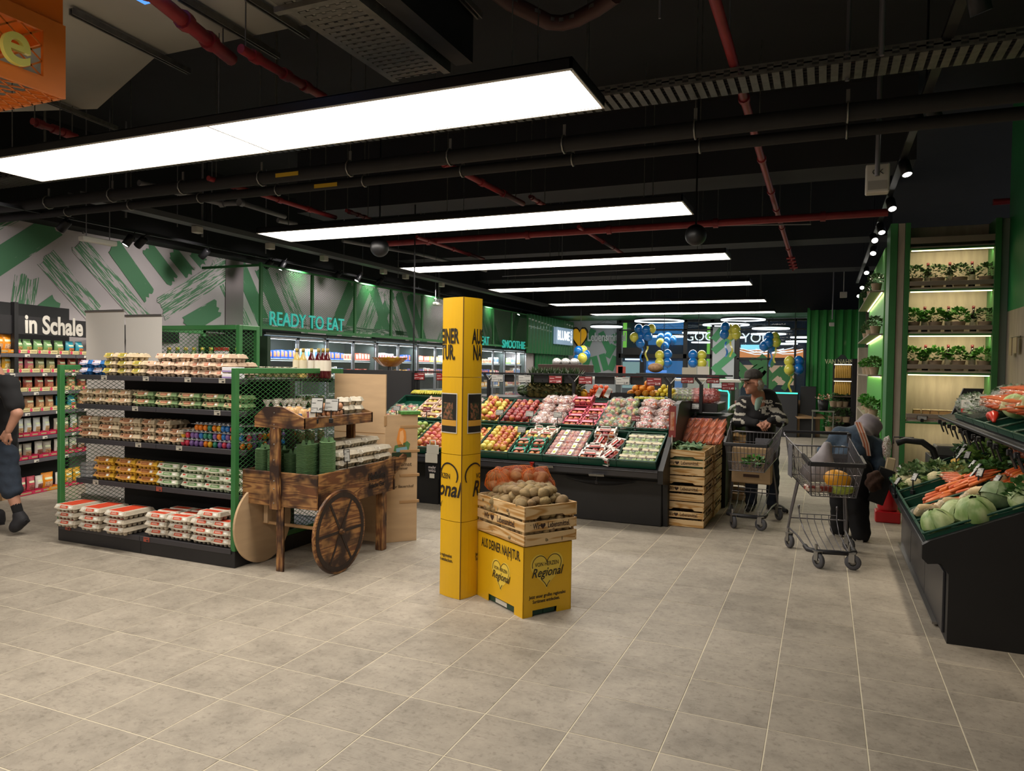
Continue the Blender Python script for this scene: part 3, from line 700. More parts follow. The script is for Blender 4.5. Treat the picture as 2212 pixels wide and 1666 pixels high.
# ================================================================= egg stand
PULP = lambda n,c,**k: mat(n,c,.9,var=.1,scale=25,bump=.5,bscale=180,**k)
def make_carton(nx,ny,base,labc,lab2,wavy,frac=.66,mark='C8402A',nm='egg_carton',topfull=False):
 t = thing(nm,'egg carton','egg carton')
 p = .047;w,d = nx*p+.012,ny*p+.012
 b = MB()
 for i in range(nx):
  for j in range(ny):
   if ny > 2 and 0 < j < ny-1 and 0 < i < nx-1: continue
   x,y = (i-(nx-1)/2)*p,(j-(ny-1)/2)*p
   b.lathe([(.013,0),(.019,.014),(.0235,.032)],8,(x,y,0))
 b.rbox(-w/2-.003,-d/2-.003,.030,w/2+.003,d/2+.003,.036,.001)
 b.build('tray',[base],t)
 l = MB();zi,zo = .062,.036;sx,sy = .010,.014
 V = [(-w/2,-d/2,zo),(w/2,-d/2,zo),(w/2,d/2,zo),(-w/2,d/2,zo),(-w/2+sx,-d/2+sy,zi),(w/2-sx,-d/2+sy,zi),(w/2-sx,d/2-sy,zi),(-w/2+sx,d/2-sy,zi)]
 l.add(V,[(4,5,6,7),(0,1,5,4),(1,2,6,5),(2,3,7,6),(3,0,4,7)],False)
 if wavy:
  for i in range(nx):
   for j in (0,ny-1):
    l.ell(((i-(nx-1)/2)*p,(j-(ny-1)/2)*p*.9,.050),(.021,.024,.019),8,5)
 l.build('lid',[base],t)
 e = .0012 if not wavy else .004
 lw = w*frac;x0 = -w/2+.006;x1 = x0+lw
 k = MB();z1 = zi+e
 k.mt(0).add([(x0,-d/2-.004,.030),((x0+x1)/2,-d/2-.005,.022),(x1,-d/2-.004,.030),(x1-.004,-d/2+sy-.001,z1),(x0+.004,-d/2+sy-.001,z1),(x0,-d/2,.033)],[(0,1,2,3,4)],False)
 yb = d/2-sy if topfull else -d/2+sy+.045
 k.quad((x0+.004,-d/2+sy-.001,z1),(x1-.004,-d/2+sy-.001,z1),(x1-.004,yb,z1),(x0+.004,yb,z1))
 def onf(u0,u1,v0,v1,m,e2=.0009):
  A = Vector((x0,-d/2-.004,.030));Bx = Vector((lw,0,0));U = Vector((0,sy+.003,z1-.030));nrm = Vector((0,-e2,e2*.4))
  k.mt(m).quad(*[tuple(A+Bx*u+U*v+nrm) for u,v in ((u0,v0),(u1,v0),(u1,v1),(u0,v1))])
 onf(.30,.72,.15,.8,1);onf(.08,.2,.55,.85,2);onf(.78,.92,.25,.75,3)
 onf(.35,.66,.36,.46,0,.0014);onf(.35,.6,.58,.66,0,.0014)
 k.mt(1).quad((x0+.02,-d/2+sy+.006,z1+.0006),(x1-.02,-d/2+sy+.006,z1+.0006),(x1-.02,yb-.01,z1+.0006),(x0+.02,yb-.01,z1+.0006))
 k.build('label',[mat('lab_'+labc,labc,.6),mat('lab_'+lab2,lab2,.6),mat('lab_'+mark,mark,.6),mat('lab_EFEDE4','EFEDE4',.6)],t)
 return t
P_BEI = PULP('pulp_beige','C4B294');P_PINK = PULP('pulp_pinkish','C8AE96');P_GRN = PULP('pulp_green','7C9868');P_SAGE = PULP('pulp_sage','AAB698')
P_BLUE = PULP('pulp_blue','2F6FB0');P_YEL = PULP('pulp_yellow','D0A02C');P_GREY = PULP('pulp_grey','BCB09C');P_BR = PULP('pulp_brown','A58468')
EGX = -6.17
def nc(*a,**k): return Stock(make_carton(*a,**k))
c_blue = nc(3,2,P_BLUE,'D8C8D8','E8E0E8',True,.7,'7A2A3A');c_yel = nc(3,2,P_BEI,'B8A040','8A8A34',True,.66,'E8D8A0')
c_pink = nc(3,2,P_PINK,'D4B49A','C8A88A',True,.7,'8A3A30');c_pink2 = nc(3,2,P_PINK,'CDAF95','B8694E',True,.6,'CDAF95')
c_bei = nc(3,2,P_BEI,'CBB08A','C09070',True,.72,'3F6A40');c_grn = nc(5,2,P_GRN,'C8B088','B86A50',False,.72,'2A2A20')
c_brn = nc(5,2,P_BEI,'B98A68','8E5A3E',True,.62,'3A2418');c_brn6 = nc(3,2,P_BEI,'B98A68','8E5A3E',True,.62,'3A2418')
c_org = nc(5,2,P_YEL,'C48A50','9A5A30',True,.78,'3A2418');c_sag = nc(5,2,P_SAGE,'D8D4C0','5E8A4E',False,.9,'C84838',topfull=True)
c_red = nc(5,2,P_GREY,'D8D0C0','C8401E',False,.86,'E0E0D8',topfull=True);c_big = nc(5,6,P_GREY,'D8D0C0','C8401E',False,.86,'E0E0D8',topfull=True)
GB = mat('gondola_black','1E1D20',.5,var=.15,scale=5);GL = mat('shelf_lip','37353A',.4);TAGM = mat('price_tag','B8B2A4',.5);TAGR = mat('price_tag_red','A04A3A',.5);INK = mat('ink','2A2A2C',.6)
X0,X1,YF,YB,YM = -6.2,-4.165,4.30,5.66,4.98
eg = thing('egg_stand','low double-sided black shop stand with green mesh sides, filled with egg cartons','shelf',(X0,YF,0))
def G(b,n,m,par=eg): return b.build(n,m,par,None)
def loc(b): b.T = Matrix.Translation((-X0,-YF,0));return b
o = G(loc(MB()).rbox(X0,YF,0,(X0+X1)/2-.002,YM,.13).rbox((X0+X1)/2+.002,YF,0,X1,YM,.13).rbox(X0,YM,0,X1,YB,.13),'plinth',[GB])
G(loc(MB()).box(X0+.02,YM-.03,.13,X1-.02,YM+.03,1.45),'back_panel',[GB])
SH = [(.145,YF+.0),(.535,YF+.16),(.895,YF+.16),(1.205,YF+.16),(1.465,YF+.16)]
for k,(z,yf) in enumerate(SH):
 s = G(loc(MB()).box(X0+.03,yf,z-.02,X1-.03,YM-.03,z),'shelf',[GB])
 for xa,xb in ((X0+.03,(X0+X1)/2-.003),((X0+X1)/2+.003,X1-.03)):
  loc(MB()).rbox(xa,yf-.012,z-.038,xb,yf,z+.004,.002).build('shelf_lip',[GL],s)
 s2 = G(loc(MB()).box(X0+.03,YM+.03,z-.02,X1-.03,YB-.12,z),'shelf',[GB])
 loc(MB()).rbox(X0+.03,YB-.12,z-.038,X1-.03,YB-.108,z+.004,.002).build('shelf_lip',[GL],s2)
 for px in {0: (150,320),1: (210,347),2: (302,390),3: (295,472),4: (228,318,408,482)}[k]:
  x = at(px,1000,Y=yf).x;red = (k == 0) or (k == 1 and px == 347)
  q = loc(MB());q.mt(0).box(x-.032,yf-.018,z-.035,x+.032,yf-.013,z+.002)
  q.mt(1).box(x+.0,yf-.0185,z-.030,x+.025,yf-.0178,z-.018).box(x-.026,yf-.0185,z-.008,x+.02,yf-.0178,z-.004)
  q.build('price_tag',[TAGR if red else TAGM,INK],s)
PW = .045
def side_frame(x0,ya,yb,z0,z1,par,mesh=True):
 f = G(loc(MB()).rbox(x0,ya,z0,x0+PW,ya+PW,z1),'side_frame',[GREEN],par)
 loc(MB()).rbox(x0,yb-PW,z0,x0+PW,yb,z1).build('post',[GREEN],f)
 loc(MB()).rbox(x0,ya+PW,z1-PW,x0+PW,yb-PW,z1).build('rail',[GREEN],f)
 loc(MB()).rbox(x0,ya+PW,z0,x0+PW,yb-PW,z0+PW).build('rail',[GREEN],f)
 m = diamond_mesh(yb-ya-2*PW,z1-z0-2*PW,.062,.036,.0035,.002)
 o = m.build('mesh_panel',[GREEN],f);o.matrix_local = Matrix.Translation((x0+PW/2-X0,ya+PW-YF,z0+PW)) @ Matrix.Rotation(PI/2,4,'Z')
 return f
side_frame(X0-.005,YF-.005,YB,.13,1.555,eg);side_frame(X1-.04,YF-.005,YB,.13,1.555,eg)
SN = {0: 'bottom',1: 'lowest middle',2: 'central',3: 'upper middle',4: 'top'}
CT = 0.0665
def place(stock,px,k,tier,desc,n=0,dx=0,dy=0,dz=0,d=.11,rows=1,jit=.012):
 """cartons whose front-left corner stands at pixel column px on shelf k"""
 z,yf = SH[k];x = at(px,1000,Y=yf+.03).x
 w = .153 if stock in (c_blue,c_yel,c_pink,c_pink2,c_bei,c_brn6) else .247
 if stock in (c_grn,c_sag,c_red): x -= .045
 x = min(x,X1-.05-w)
 for r in range(rows):
  stock.put((x+w/2+dx+random.uniform(-.004,.004),yf+.012+d/2+r*(d+.004)+dy+random.uniform(0,jit),z+.0015+tier*CT+dz),random.uniform(-.05,.05),
     desc+('' if rows == 1 else [' front one,',' behind it,',' rearmost,'][r])+' '+SN[k]+' shelf','egg cartons on the '+SN[k]+' shelf')
TN = ['bottom layer','second layer','third layer','fourth layer']
def row(stock,pxs,k,tiers,name,rows=1):
 for t in range(tiers):
  for n,px in enumerate(pxs):
   place(stock,px,k,t,'%s, %s, %s from left,' % (name,TN[t],ORD[n]),rows=rows)
row(c_blue,[173,201],4,2,'blue egg carton with pale label')
row(c_yel,[224,254,285],4,2,'beige egg carton with olive-yellow label',2)
for n,px in enumerate([225,255]): place(c_yel,px,4,2,'beige egg carton with olive-yellow label, third layer, %s from left,' % ORD[n],rows=2)
row(c_pink,[319,348,378],4,2,'pinkish egg carton with pale label',2)
for n,px in enumerate([336,366]): place(c_pink,px,4,2,'pinkish egg carton with pale label, third layer, %s from left,' % ORD[n],rows=2)
row(c_pink2,[412,437,463],4,2,'tan egg carton with small red print',3)
for n,px in enumerate([415,441,464]): place(c_pink2,px,4,2,'tan egg carton with small red print, third layer, %s from left,' % ORD[n],rows=2)
PK = mat('white_pack','E4E0E4',.5);PKL = mat('violet_print','9A84B8',.5)
for n in range(2):
 t = thing('egg_box','small white and violet egg box at the right end of the top shelf, '+('lower' if n == 0 else 'upper')+' one','egg box',(at(500,800,Y=4.5).x,4.52,SH[4][0]+.001+n*.05))
 MB().mt(0).rbox(-.075,-.05,0,.075,.05,.042,.004).build('box',[PK],t);MB().box(-.07,-.0515,.004,.07,-.0502,.016).build('print_band',[PKL],t)
row(c_bei,[175,202,229,256],3,2,'beige egg carton with green-edged label',2)
row(c_grn,[297,346,395,445,497],3,2,'green egg carton with brown label')
row(c_brn,[173,217,261],2,3,'light egg carton with brown label')
row(c_brn6,[306,339,367],2,2,'small egg carton with brown label',2)
for n,px in enumerate([307,340]): place(c_brn6,px,2,2,'small egg carton with brown label, third layer, %s from left,' % ORD[n],rows=2)
row(c_org,[205,251,297],1,3,'orange and yellow egg carton')
row(c_sag,[350,402,450,497],1,3,'sage green egg carton with white label')
row(c_big,[143,195,248],0,3,'large grey egg carton with red label')
row(c_red,[324,372,423,478],0,3,'grey ten-egg carton with red label',3)
place(c_red,436,0,3,'grey ten-egg carton with red label, alone in fourth layer,',rows=2)
t = thing('plastic_egg_tray','clear empty plastic egg boxes at the left end of the lowest middle shelf','egg box',(at(190,1030,Y=4.52).x,4.56,SH[1][0]+.001))
for i in range(4): MB().rbox(-.08,-.06,i*.035,.08,.06,i*.035+.03,.008).build('box',[film('clear_plastic','B8B8BC',.45)],t)
# dyed eggs ------------------------------------------------------------
EC = [('orange','E07A18'),('yellow','D8A828'),('blue','2A72B8'),('red','C83A50'),('violet','7A5A98'),('green','2E8068')]
def egg_mesh(b,c=(0,0,0),r=.0215): return b.ell(c,(r,r,r*1.3),12,9,fn=lambda d: 1-.10*d.z)
est = []
for n,h in EC:
 t = thing('dyed_egg',n+' egg','egg');egg_mesh(MB(),(0,0,.027)).build('shell',[mat('egg_'+n,h,.25,var=.12,scale=60)],t)
 MB().lathe([(.009,.052),(.004,.058),(.012,.068)],8,close=False).build('net_knot',[film('net_wrap','FFFFFF',.5)],t);est.append(Stock(t))
random.seed(11)
for tier in range(3):
 for i in range(14 if tier < 2 else 11):
  c = random.randrange(6);z,yf = SH[2];px = (397 if tier < 2 else 424)+i*(9.6+.3*(tier == 0)) + random.uniform(-.8,.8)
  x = at(px,950,Y=yf+.05).x
  if x > X1-.06: continue
  est[c].put((x,yf+.045+tier*.006,z+.001+tier*.0665),0,'%s dyed egg, %s in the %s row of dyed eggs on the central shelf' % (EC[c][0],ORD[i],['bottom','middle','top'][tier]),'dyed eggs')
 o = MB().box(at(394 if tier < 2 else 420,950,Y=yf+.05).x,yf+.015,z+.056+tier*.0665,X1-.05,yf+.25,z+.060+tier*.0665).build('egg_tray',[film('clear_plastic','B8B8BC',.45)])
 tag(o,'clear plastic tray over the %s row of dyed eggs' % ['bottom','middle','top'][tier],'tray')
for i in range(10):     # dyed eggs seen through the mesh side, rear half of the stand
 for tier in range(2):
  c = random.randrange(6);est[c].put((X1-.09,4.55+i*.058+random.uniform(-.01,.01),SH[2][0]+.001+tier*.0665),0,'%s dyed egg behind the right mesh side, %s from front, %s row' % (EC[c][0],ORD[i],['bottom','top'][tier]),'dyed eggs')
# jars and bottles on the rear side ------------------------------------
def bottle(nm,col,labc,h=.27,r=.035,cap='202020',neck=.35,lab=(.25,.6),liq=True,cat='bottle'):
 t = thing(nm,nm,cat)
 MB().lathe([(r*.9,0),(r,.008),(r,h*(1-neck)-.02),(r*.75,h*(1-neck)+.012),(r*.36,h*(1-neck)+.045),(r*.34,h-.02)],16).build('glass_body',[mat('gl_'+col,col,.08,coat=.5)],t)
 MB().lathe([(r*.42,h-.035),(r*.42,h)],12).build('cap',[mat('cap_'+cap,cap,.4)],t)
 MB().lathe([(r+.0008,h*lab[0]),(r+.0008,h*lab[1])],16,close=False).build('label',[mat('lab_'+labc,labc,.6)],t)
 return t
jY = Stock(bottle('juice_bottle','C8B068','D8CDB0',cap='A08A40'));jR = Stock(bottle('juice_bottle','4A1018','D8D0C0',cap='A08A40'));
zt = SH[4][0]+.001
for n,(px,s,l) in enumerate([(641,jY,'pale yellow juice bottle with white label'),(655,jY,'pale yellow juice bottle with white label'),(673,jR,'dark red juice bottle with round label'),(688,jR,'dark red juice bottle'),(698,jR,'dark red juice bottle'),(707,jR,'dark red juice bottle')]):
 s.put((at(px,790,Y=5.35).x,5.35,zt),0,l+', %s from left behind the egg cartons' % ORD[n],'juice bottles on the egg stand')
jar = thing('glass_jar','jar','jar');MB().lathe([(.03,0),(.033,.008),(.033,.07),(.026,.085)],14).build('jar_body',[mat('jar_content','7A7450',.15,var=.4,scale=70)],jar)
MB().lathe([(.029,.082),(.029,.097)],14).build('lid',[mat('jar_lid','A8A490',.35,.6)],jar);jar = Stock(jar)
for i in range(9): jar.put((at(566+i*8.6,790,Y=5.3).x,5.3+.04*(i % 2),zt),0,'small glass jar on the rear top of the egg stand, %s from left' % ORD[i],'jars on the egg stand')
for k,z in ((3,SH[3][0]),(2,SH[2][0]),(1,SH[1][0])):
 for i in range(7): jar.put((X1-.10-.09*(i % 2)*(1),YM+.08+i*.068,z+.001),0,'small glass jar behind the mesh side, %s shelf, %s from the middle' % (SN[k],ORD[i]),'jars behind the mesh side')
# ================================================================= taller mesh stand behind
TX0,TX1,TY = -7.27,-5.76,6.0
ts = thing('mesh_stand','tall green mesh-framed stand rising behind the egg stand','shelf',(TX0,TY,0))
def L2(b): b.T = Matrix.Translation((-TX0,-TY,0));return b
f = L2(MB()).rbox(TX0,TY,0,TX0+.05,TY+.05,2.0).build('front_frame',[GREEN],ts)
L2(MB()).rbox(TX1-.05,TY,0,TX1,TY+.05,2.0).build('post',[GREEN],f);L2(MB()).rbox(TX0+.05,TY,1.95,TX1-.05,TY+.05,2.0).build('rail',[GREEN],f)
o = diamond_mesh(TX1-TX0-.1,1.95,.07,.042,.004,.002).build('mesh_panel',[GREEN],f,(.05,.02,0))
f = L2(MB()).rbox(TX0+.0,TY+.9,0,TX0+.05,TY+.95,2.0).build('rear_frame',[GREEN],ts)
L2(MB()).rbox(TX1-.05,TY+.26,0,TX1,TY+.31,2.0).build('post',[GREEN],f);L2(MB()).rbox(TX0+.0,TY+.05,1.95,TX0+.05,TY+.95,2.0).build('rail',[GREEN],f)
L2(MB()).rbox(TX1-.05,TY+.05,1.95,TX1,TY+.26,2.0).build('rail',[GREEN],f)
o = diamond_mesh(.21,1.95,.07,.042,.004,.002).build('mesh_panel',[GREEN],f);o.matrix_local = Matrix.Translation((TX1-TX0-.02,.05,0)) @ Matrix.Rotation(PI/2,4,'Z')
DKG = mat('stand_back_green','14301C',.7)
G2_ = L2(MB()).box(TX0+.45,TY+.45,.1,TX1-.02,TY+.5,1.9).build('back_panel',[DKG],ts)
for z in (.15,.5,.85,1.2,1.52):
 s = L2(MB()).box(TX0+.42,TY+.08,z-.02,TX1-.06,TY+.45,z).build('shelf',[GB],ts);L2(MB()).rbox(TX0+.42,TY+.07,z-.035,TX1-.06,TY+.08,z+.005,.002).build('shelf_lip',[GL],s)
wb = [Stock(bottle('wine_bottle',a,b,.24,.032,cap=c)) for a,b,c in (('38482A','D8D0A8','A8C040'),('6A7A3A','E0D8B0','D0A848'),('2A3A1A','C8C8A0','E0C050'))]
n = 0
for px in list(range(352,512,9)):
 wb[random.randrange(3)].put((at(px,750,Y=TY+.2).x,TY+.16+.08*(n % 2),1.522),0,'oil or wine bottle on the top shelf behind the tall mesh, %s from the left' % ORD[n],'bottles behind the tall mesh');n += 1
t = thing('gift_pack','white pack with red lid standing between the bottles behind the tall mesh','box',(at(477,750,Y=TY+.12).x,TY+.13,1.522));MB().rbox(-.07,-.04,0,.07,.04,.2,.004).build('carton',[mat('white_pack','E4E0E4')],t);MB().rbox(-.072,-.042,.2,.072,.042,.24,.004).build('lid',[mat('lid_red','B02A24',.5)],t)
MB().box(-.05,-.0415,.05,.05,-.0405,.14).build('print',[mat('print_dark','333333',.6)],t)
# white roll-up banners ------------------------------------------------
BAN = mat('banner_cloth','EAE6E0',.7,bump=.1,bscale=2)
for n,(xa,xb,ztp,lb) in enumerate([(at(185,700,Y=5.76).x,at(269,700,Y=5.76).x,2.17,'blank white roll-up banner, left one of two behind the egg stand'),(at(271,700,Y=5.76).x,at(350,700,Y=5.76).x,2.11,'blank white roll-up banner, right one of two behind the egg stand')]):
 t = thing('roll_up_banner',lb,'banner',(xa,5.76,0));w = xb-xa
 MB().grid(lambda u,v: (w*u,.012*math.sin(v*PI)*(1-u),.05+v*(ztp-.06)),6,8).build('cloth',[BAN],t)
 MB().rbox(-.01,-.06,0,w+.01,.06,.06,.01).build('base',[STEEL],t);MB().rbox(-.005,-.012,ztp-.025,w+.005,.012,ztp,.004).build('top_rail',[STEEL],t)
 MB().cyl((w*.5,.03,.05),(w*.5,.02,ztp),.008).build('pole',[STEEL],t)
# ================================================================= nut and snack shelving along the left wall
NO = Vector((-8.45,5.19,0));NU = Vector((-.255,.967,0)).normalized();NN = Vector((NU.y,-NU.x,0))
def atn(px,py,off=0):
 """pixel onto the shelf front; returns (distance along the shelf, height)"""
 d = CR*((px-1106)/FPX)+CU*((833-py)/FPX)+CF;C = Vector((0,0,H));O = NO+NN*off
 t = (O-C).dot(NN)/d.dot(NN);P = C+d*t;return (P-O).dot(NU),P.z
NROT = math.atan2(-NU.x,NU.y)+PI/2      # local +x runs along the shelf, local -y faces the aisle
ns = thing('snack_shelving','black wall shelving full of nut and snack bags, far left','shelf',tuple(NO-NN*.0),NROT)
S0,S1 = -1.2,3.4
LV = [atn(100,y)[1] for y in (1062,988,940,888,845,805,765)]
# columns: local x = along, local y = +away from the aisle
MB().box(S0,.02,0,S1,.5,LV[0]-.04).box(S0,.012,0,S1,.02,LV[0]-.045).build('plinth',[GB],ns)
MB().box(S0,.46,0,S1,.5,2.28).build('back_panel',[mat('peg_black','202022',.6)],ns)
zt = atn(100,724)[1];zt2 = atn(100,687)[1]
MB().box(S0,.03,zt-.005,atn(40,700)[0]-.05,.06,zt2).build('header_board',[mat('header_black','1B1A1D',.6)],ns)
hb = MB().box(atn(40,700)[0],.0,zt-.005,S1,.03,zt2).build('header_board',[mat('header_black','1B1A1D',.6)],ns)
xa,xb = atn(53,715)[0],atn(178,715)[0]
tm_ = text_mesh('in Schale',.30,.002,.62,0,.009);wd = tm_.dimensions if hasattr(tm_,'dimensions') else None
xs = [v.co.x for v in tm_.vertices];ww = max(xs)-min(xs)
o = text('in Schale',mat('letter_white','C8C4BC',.5),hb,((xa+xb)/2,-.004,(zt+zt2)/2+.005),FACE_CAM,'lettering',size=.30,ext=.002,sx=.62,off=.009);o.scale = ((xb-xa)/ww,1,1)
pm = MB()
for i in range(16): pm.box(atn(38,700)[0]-.008,-.0,1.92+i*.022,atn(38,700)[0]+.004,.002,1.93+i*.022)
MB().box(atn(36,700)[0]-.03,.0,0,atn(40,700)[0],.05,2.25).build('upright',[mat('upright_black','141416',.5)],ns)
for k,z in enumerate(LV):
 s = MB().box(S0,.01,z-.025,S1,.46,z).build('shelf',[GB],ns)
 for a in (-.9,.12,1.15,2.2): MB().rbox(a-.0,-.006,z-.045,a+1.02,.01,z-.002,.003).build('shelf_lip',[mat('lip_grey','56545A',.4)],s)
 for q in range(7):
  x = -.6+q*.47+.13*((k*7) % 3);MB().mt(0).box(x,-.011,z-.040,x+.07,-.007,z-.008).mt(1).box(x+.03,-.0118,z-.035,x+.062,-.011,z-.024).build('price_tag',[mat('tag_white','D2CEC4',.5),INK],s)
# bags: pouch with crimped top, front print
def make_bag(nm,col,win,w=.13,h=.19,d=.05,band=None,clear=False):
 t = thing(nm,'bag','snack bag')
 def f(u,v):
  a = (u-.5)*2;fl = math.sin(min(1,v*1.02)*PI*.93+.16);z = h*v
  return (w/2*a*(1-.05*math.sin(v*PI)),0,z,fl)
 def front(u,v):
  x,_,z,fl = f(u,v);return (x,-d/2*max(0,fl)*(1-(2*u-1)**4)+random.uniform(-.0015,.0015),z)
 def back(u,v):
  x,_,z,fl = f(1-u,v);return (x,d/2*max(0,fl)*(1-(2*u-1)**4),z)
 random.seed(len(nm+col));nu,nv = 6,8
 m0 = mat('bag_'+col,col,.35,var=.12,scale=20);m1 = mat('win_'+win,win,.45,var=.5,scale=90,lo=.45,hi=.55)
 b = MB();b.grid(front,nu,nv);
 for i in range(len(b.f)):
  u,v = i//nv,i % nv
  if 1 <= u <= 4 and 1 <= v <= 3: b.m[i] = 1
  if 1 <= u <= 4 and v == 5: b.m[i] = 2
 b.grid(back,nu,nv);b.mt(0).box(-w/2,-.002,h-.004,w/2,.002,h+.008)
 b.build('pouch',[m0,m1,mat('bag_print',band or 'E8E2D0',.5)],t);return t
KN = {'green tub': Stock(make_bag('nut_tub','6F9A60','B8975A',.125,.155,.10,'D8E0B8')),'teal tub': Stock(make_bag('nut_tub','2F93A8','C87848',.125,.155,.10,'E8E8E0')),
  'pink pouch': Stock(make_bag('snack_pouch','B0505E','B88A68',.13,.165,.07,'E0A0A8')),'olive pouch': Stock(make_bag('snack_pouch','7A7A4A','B89A6A',.13,.165,.07,'C8C8A0')),
  'red-brown pouch': Stock(make_bag('snack_pouch','98402A','B87858',.13,.165,.07,'D8902A')),'brown pouch': Stock(make_bag('snack_pouch','A87850','D8A87A',.13,.165,.07,'D8B898')),
  'white and blue bag': Stock(make_bag('nut_bag','C8CCC8','B89A70',.11,.20,.06,'6AA8C8')),'grey clear bag': Stock(make_bag('nut_bag','A8A090','B08A68',.12,.17,.06,'D8D0C0')),
  'white bag with brown nuts': Stock(make_bag('nut_bag','D8D2C8','8A5A48',.12,.18,.06,'A03048')),'rosy bag': Stock(make_bag('nut_bag','C04858','A86058',.12,.19,.06,'E8B0B8')),
  'orange bag': Stock(make_bag('snack_bag','E08A10','D8B088',.17,.20,.09,'D8D0C0')),'yellow bag': Stock(make_bag('snack_bag','D8A020','C8B888',.13,.20,.07,'E8E0C8'))}
def make_tray(col,w,logo):
 t = thing('shelf_tray','spare kraft cardboard display tray on the bottom snack shelf','display tray');MB().box(-w/2,0,0,w/2,.004,.042).box(-w/2,0,0,-w/2+.004,.2,.05).box(w/2-.004,0,0,w/2,.2,.05).box(-w/2,0,0,w/2,.2,.003).build('tray_body',[mat('tray_'+col,col,.6)],t)
 if logo: MB().cyl((-w*.33,.0,.022),(-w*.33,-.002,.022),.020,n=14,sm=False).build('round_logo',[mat('logo_pink','D03A60',.5)],t)
 MB().box(-w*.1,-.0015,.014,w*.42,0,.030).build('print_line',[mat('print_tan','A89A70' if logo else 'F0D8D8',.6)],t);return t
TRC = Stock(make_tray('D8CC9A',.155,True));TRP = Stock(make_tray('C02850',.155,False));TRO = Stock(make_tray('D88A18',.17,False));
def nput(stock,s,z,y,rz,label,group):
 P = NO+NU*s-NN*y+Vector((0,0,z));stock.put(tuple(P),NROT+rz,label,group)
LN = ['bottom','second','third','fourth','fifth','sixth','top']
def shelfrow(k,items,tray,logo):
 z = LV[k]+.001;cnt = {}
 for (px,kind) in items:
  s = atn(px,900)[0];c = cnt.get(kind,0);cnt[kind] = c+1
  lb = '%s, %s of its kind on the %s snack shelf' % (kind if 'nut' in kind else kind+' of snacks',ORD[c],LN[k])
  tilt = -.15 if 'bag' in kind else 0
  nput(KN[kind],s,z+.006,.09,random.uniform(-.1,.1),lb,'snack bags on the %s shelf' % LN[k])
  tr = TRO if kind == 'orange bag' else (TRC if logo else TRP)
  nput(tr,s,z,.012,0,'%s cardboard tray under the %s %s, %s snack shelf' % ('orange' if tr is TRO else 'cream' if logo else 'pink',ORD[c],kind,LN[k]),'display trays')
random.seed(5)
shelfrow(6,[(8,'orange bag'),(29,'orange bag'),(52,'green tub'),(72,'green tub'),(95,'green tub'),(116,'green tub'),(140,'green tub'),(163,'teal tub'),(183,'teal tub')],0,1)
shelfrow(5,[(8,'white and blue bag'),(28,'yellow bag'),(54,'pink pouch'),(77,'pink pouch'),(100,'olive pouch'),(123,'olive pouch'),(146,'red-brown pouch'),(168,'red-brown pouch'),(190,'pink pouch')],0,1)
shelfrow(4,[(8,'orange bag'),(30,'orange bag'),(50,'red-brown pouch'),(74,'red-brown pouch'),(98,'red-brown pouch'),(120,'red-brown pouch'),(143,'brown pouch'),(166,'brown pouch'),(189,'red-brown pouch')],0,1)
shelfrow(3,[(30,'brown pouch'),(54,'brown pouch'),(77,'brown pouch'),(100,'brown pouch'),(120,'brown pouch'),(143,'teal tub'),(166,'teal tub'),(188,'brown pouch')],0,1)
shelfrow(2,[(41,'yellow bag'),(56,'white and blue bag'),(74,'white and blue bag'),(93,'white and blue bag'),(113,'white and blue bag'),(137,'grey clear bag'),(153,'grey clear bag'),(172,'white and blue bag'),(190,'grey clear bag')],0,0)
shelfrow(1,[(30,'rosy bag'),(52,'grey clear bag'),(73,'grey clear bag'),(97,'white bag with brown nuts'),(115,'grey clear bag'),(138,'white bag with brown nuts'),(153,'white bag with brown nuts'),(171,'white bag with brown nuts'),(188,'grey clear bag')],0,0)
shelfrow(0,[(48,'rosy bag'),(60,'rosy bag'),(80,'rosy bag'),(98,'white bag with brown nuts'),(115,'orange bag'),(140,'white bag with brown nuts'),(160,'yellow bag'),(178,'yellow bag')],0,0)
t = thing('snack_carton','open brown carton with small violet bag on the bottom shelf, far left','box',tuple(NO+NU*atn(25,1050)[0]-NN*.01+Vector((0,0,LV[0]))),NROT)
MB().box(-.12,0,0,.12,.004,.11).box(-.12,0,0,-.116,.2,.11).box(.116,0,0,.12,.2,.11).box(-.12,.2,0,.12,.204,.14).build('carton',[mat('cardboard','9A7A56',.8)],t)
MB().cyl((-.06,0,.08),(-.06,-.002,.08),.03,n=14,sm=False).build('round_logo',[mat('logo_pink','D03A60',.5)],t)
make_bag('violet_bag','B878A8','C09878',.15,.12,.05).parent = None
bpy.data.objects['violet_bag'].location = tuple(NO+NU*atn(35,1050)[0]-NN*.08+Vector((0,0,LV[0]+.003)));bpy.data.objects['violet_bag'].rotation_euler = (0,0,NROT);bpy.data.objects['violet_bag']['label'] = 'small violet bag lying in the open brown carton, far left'
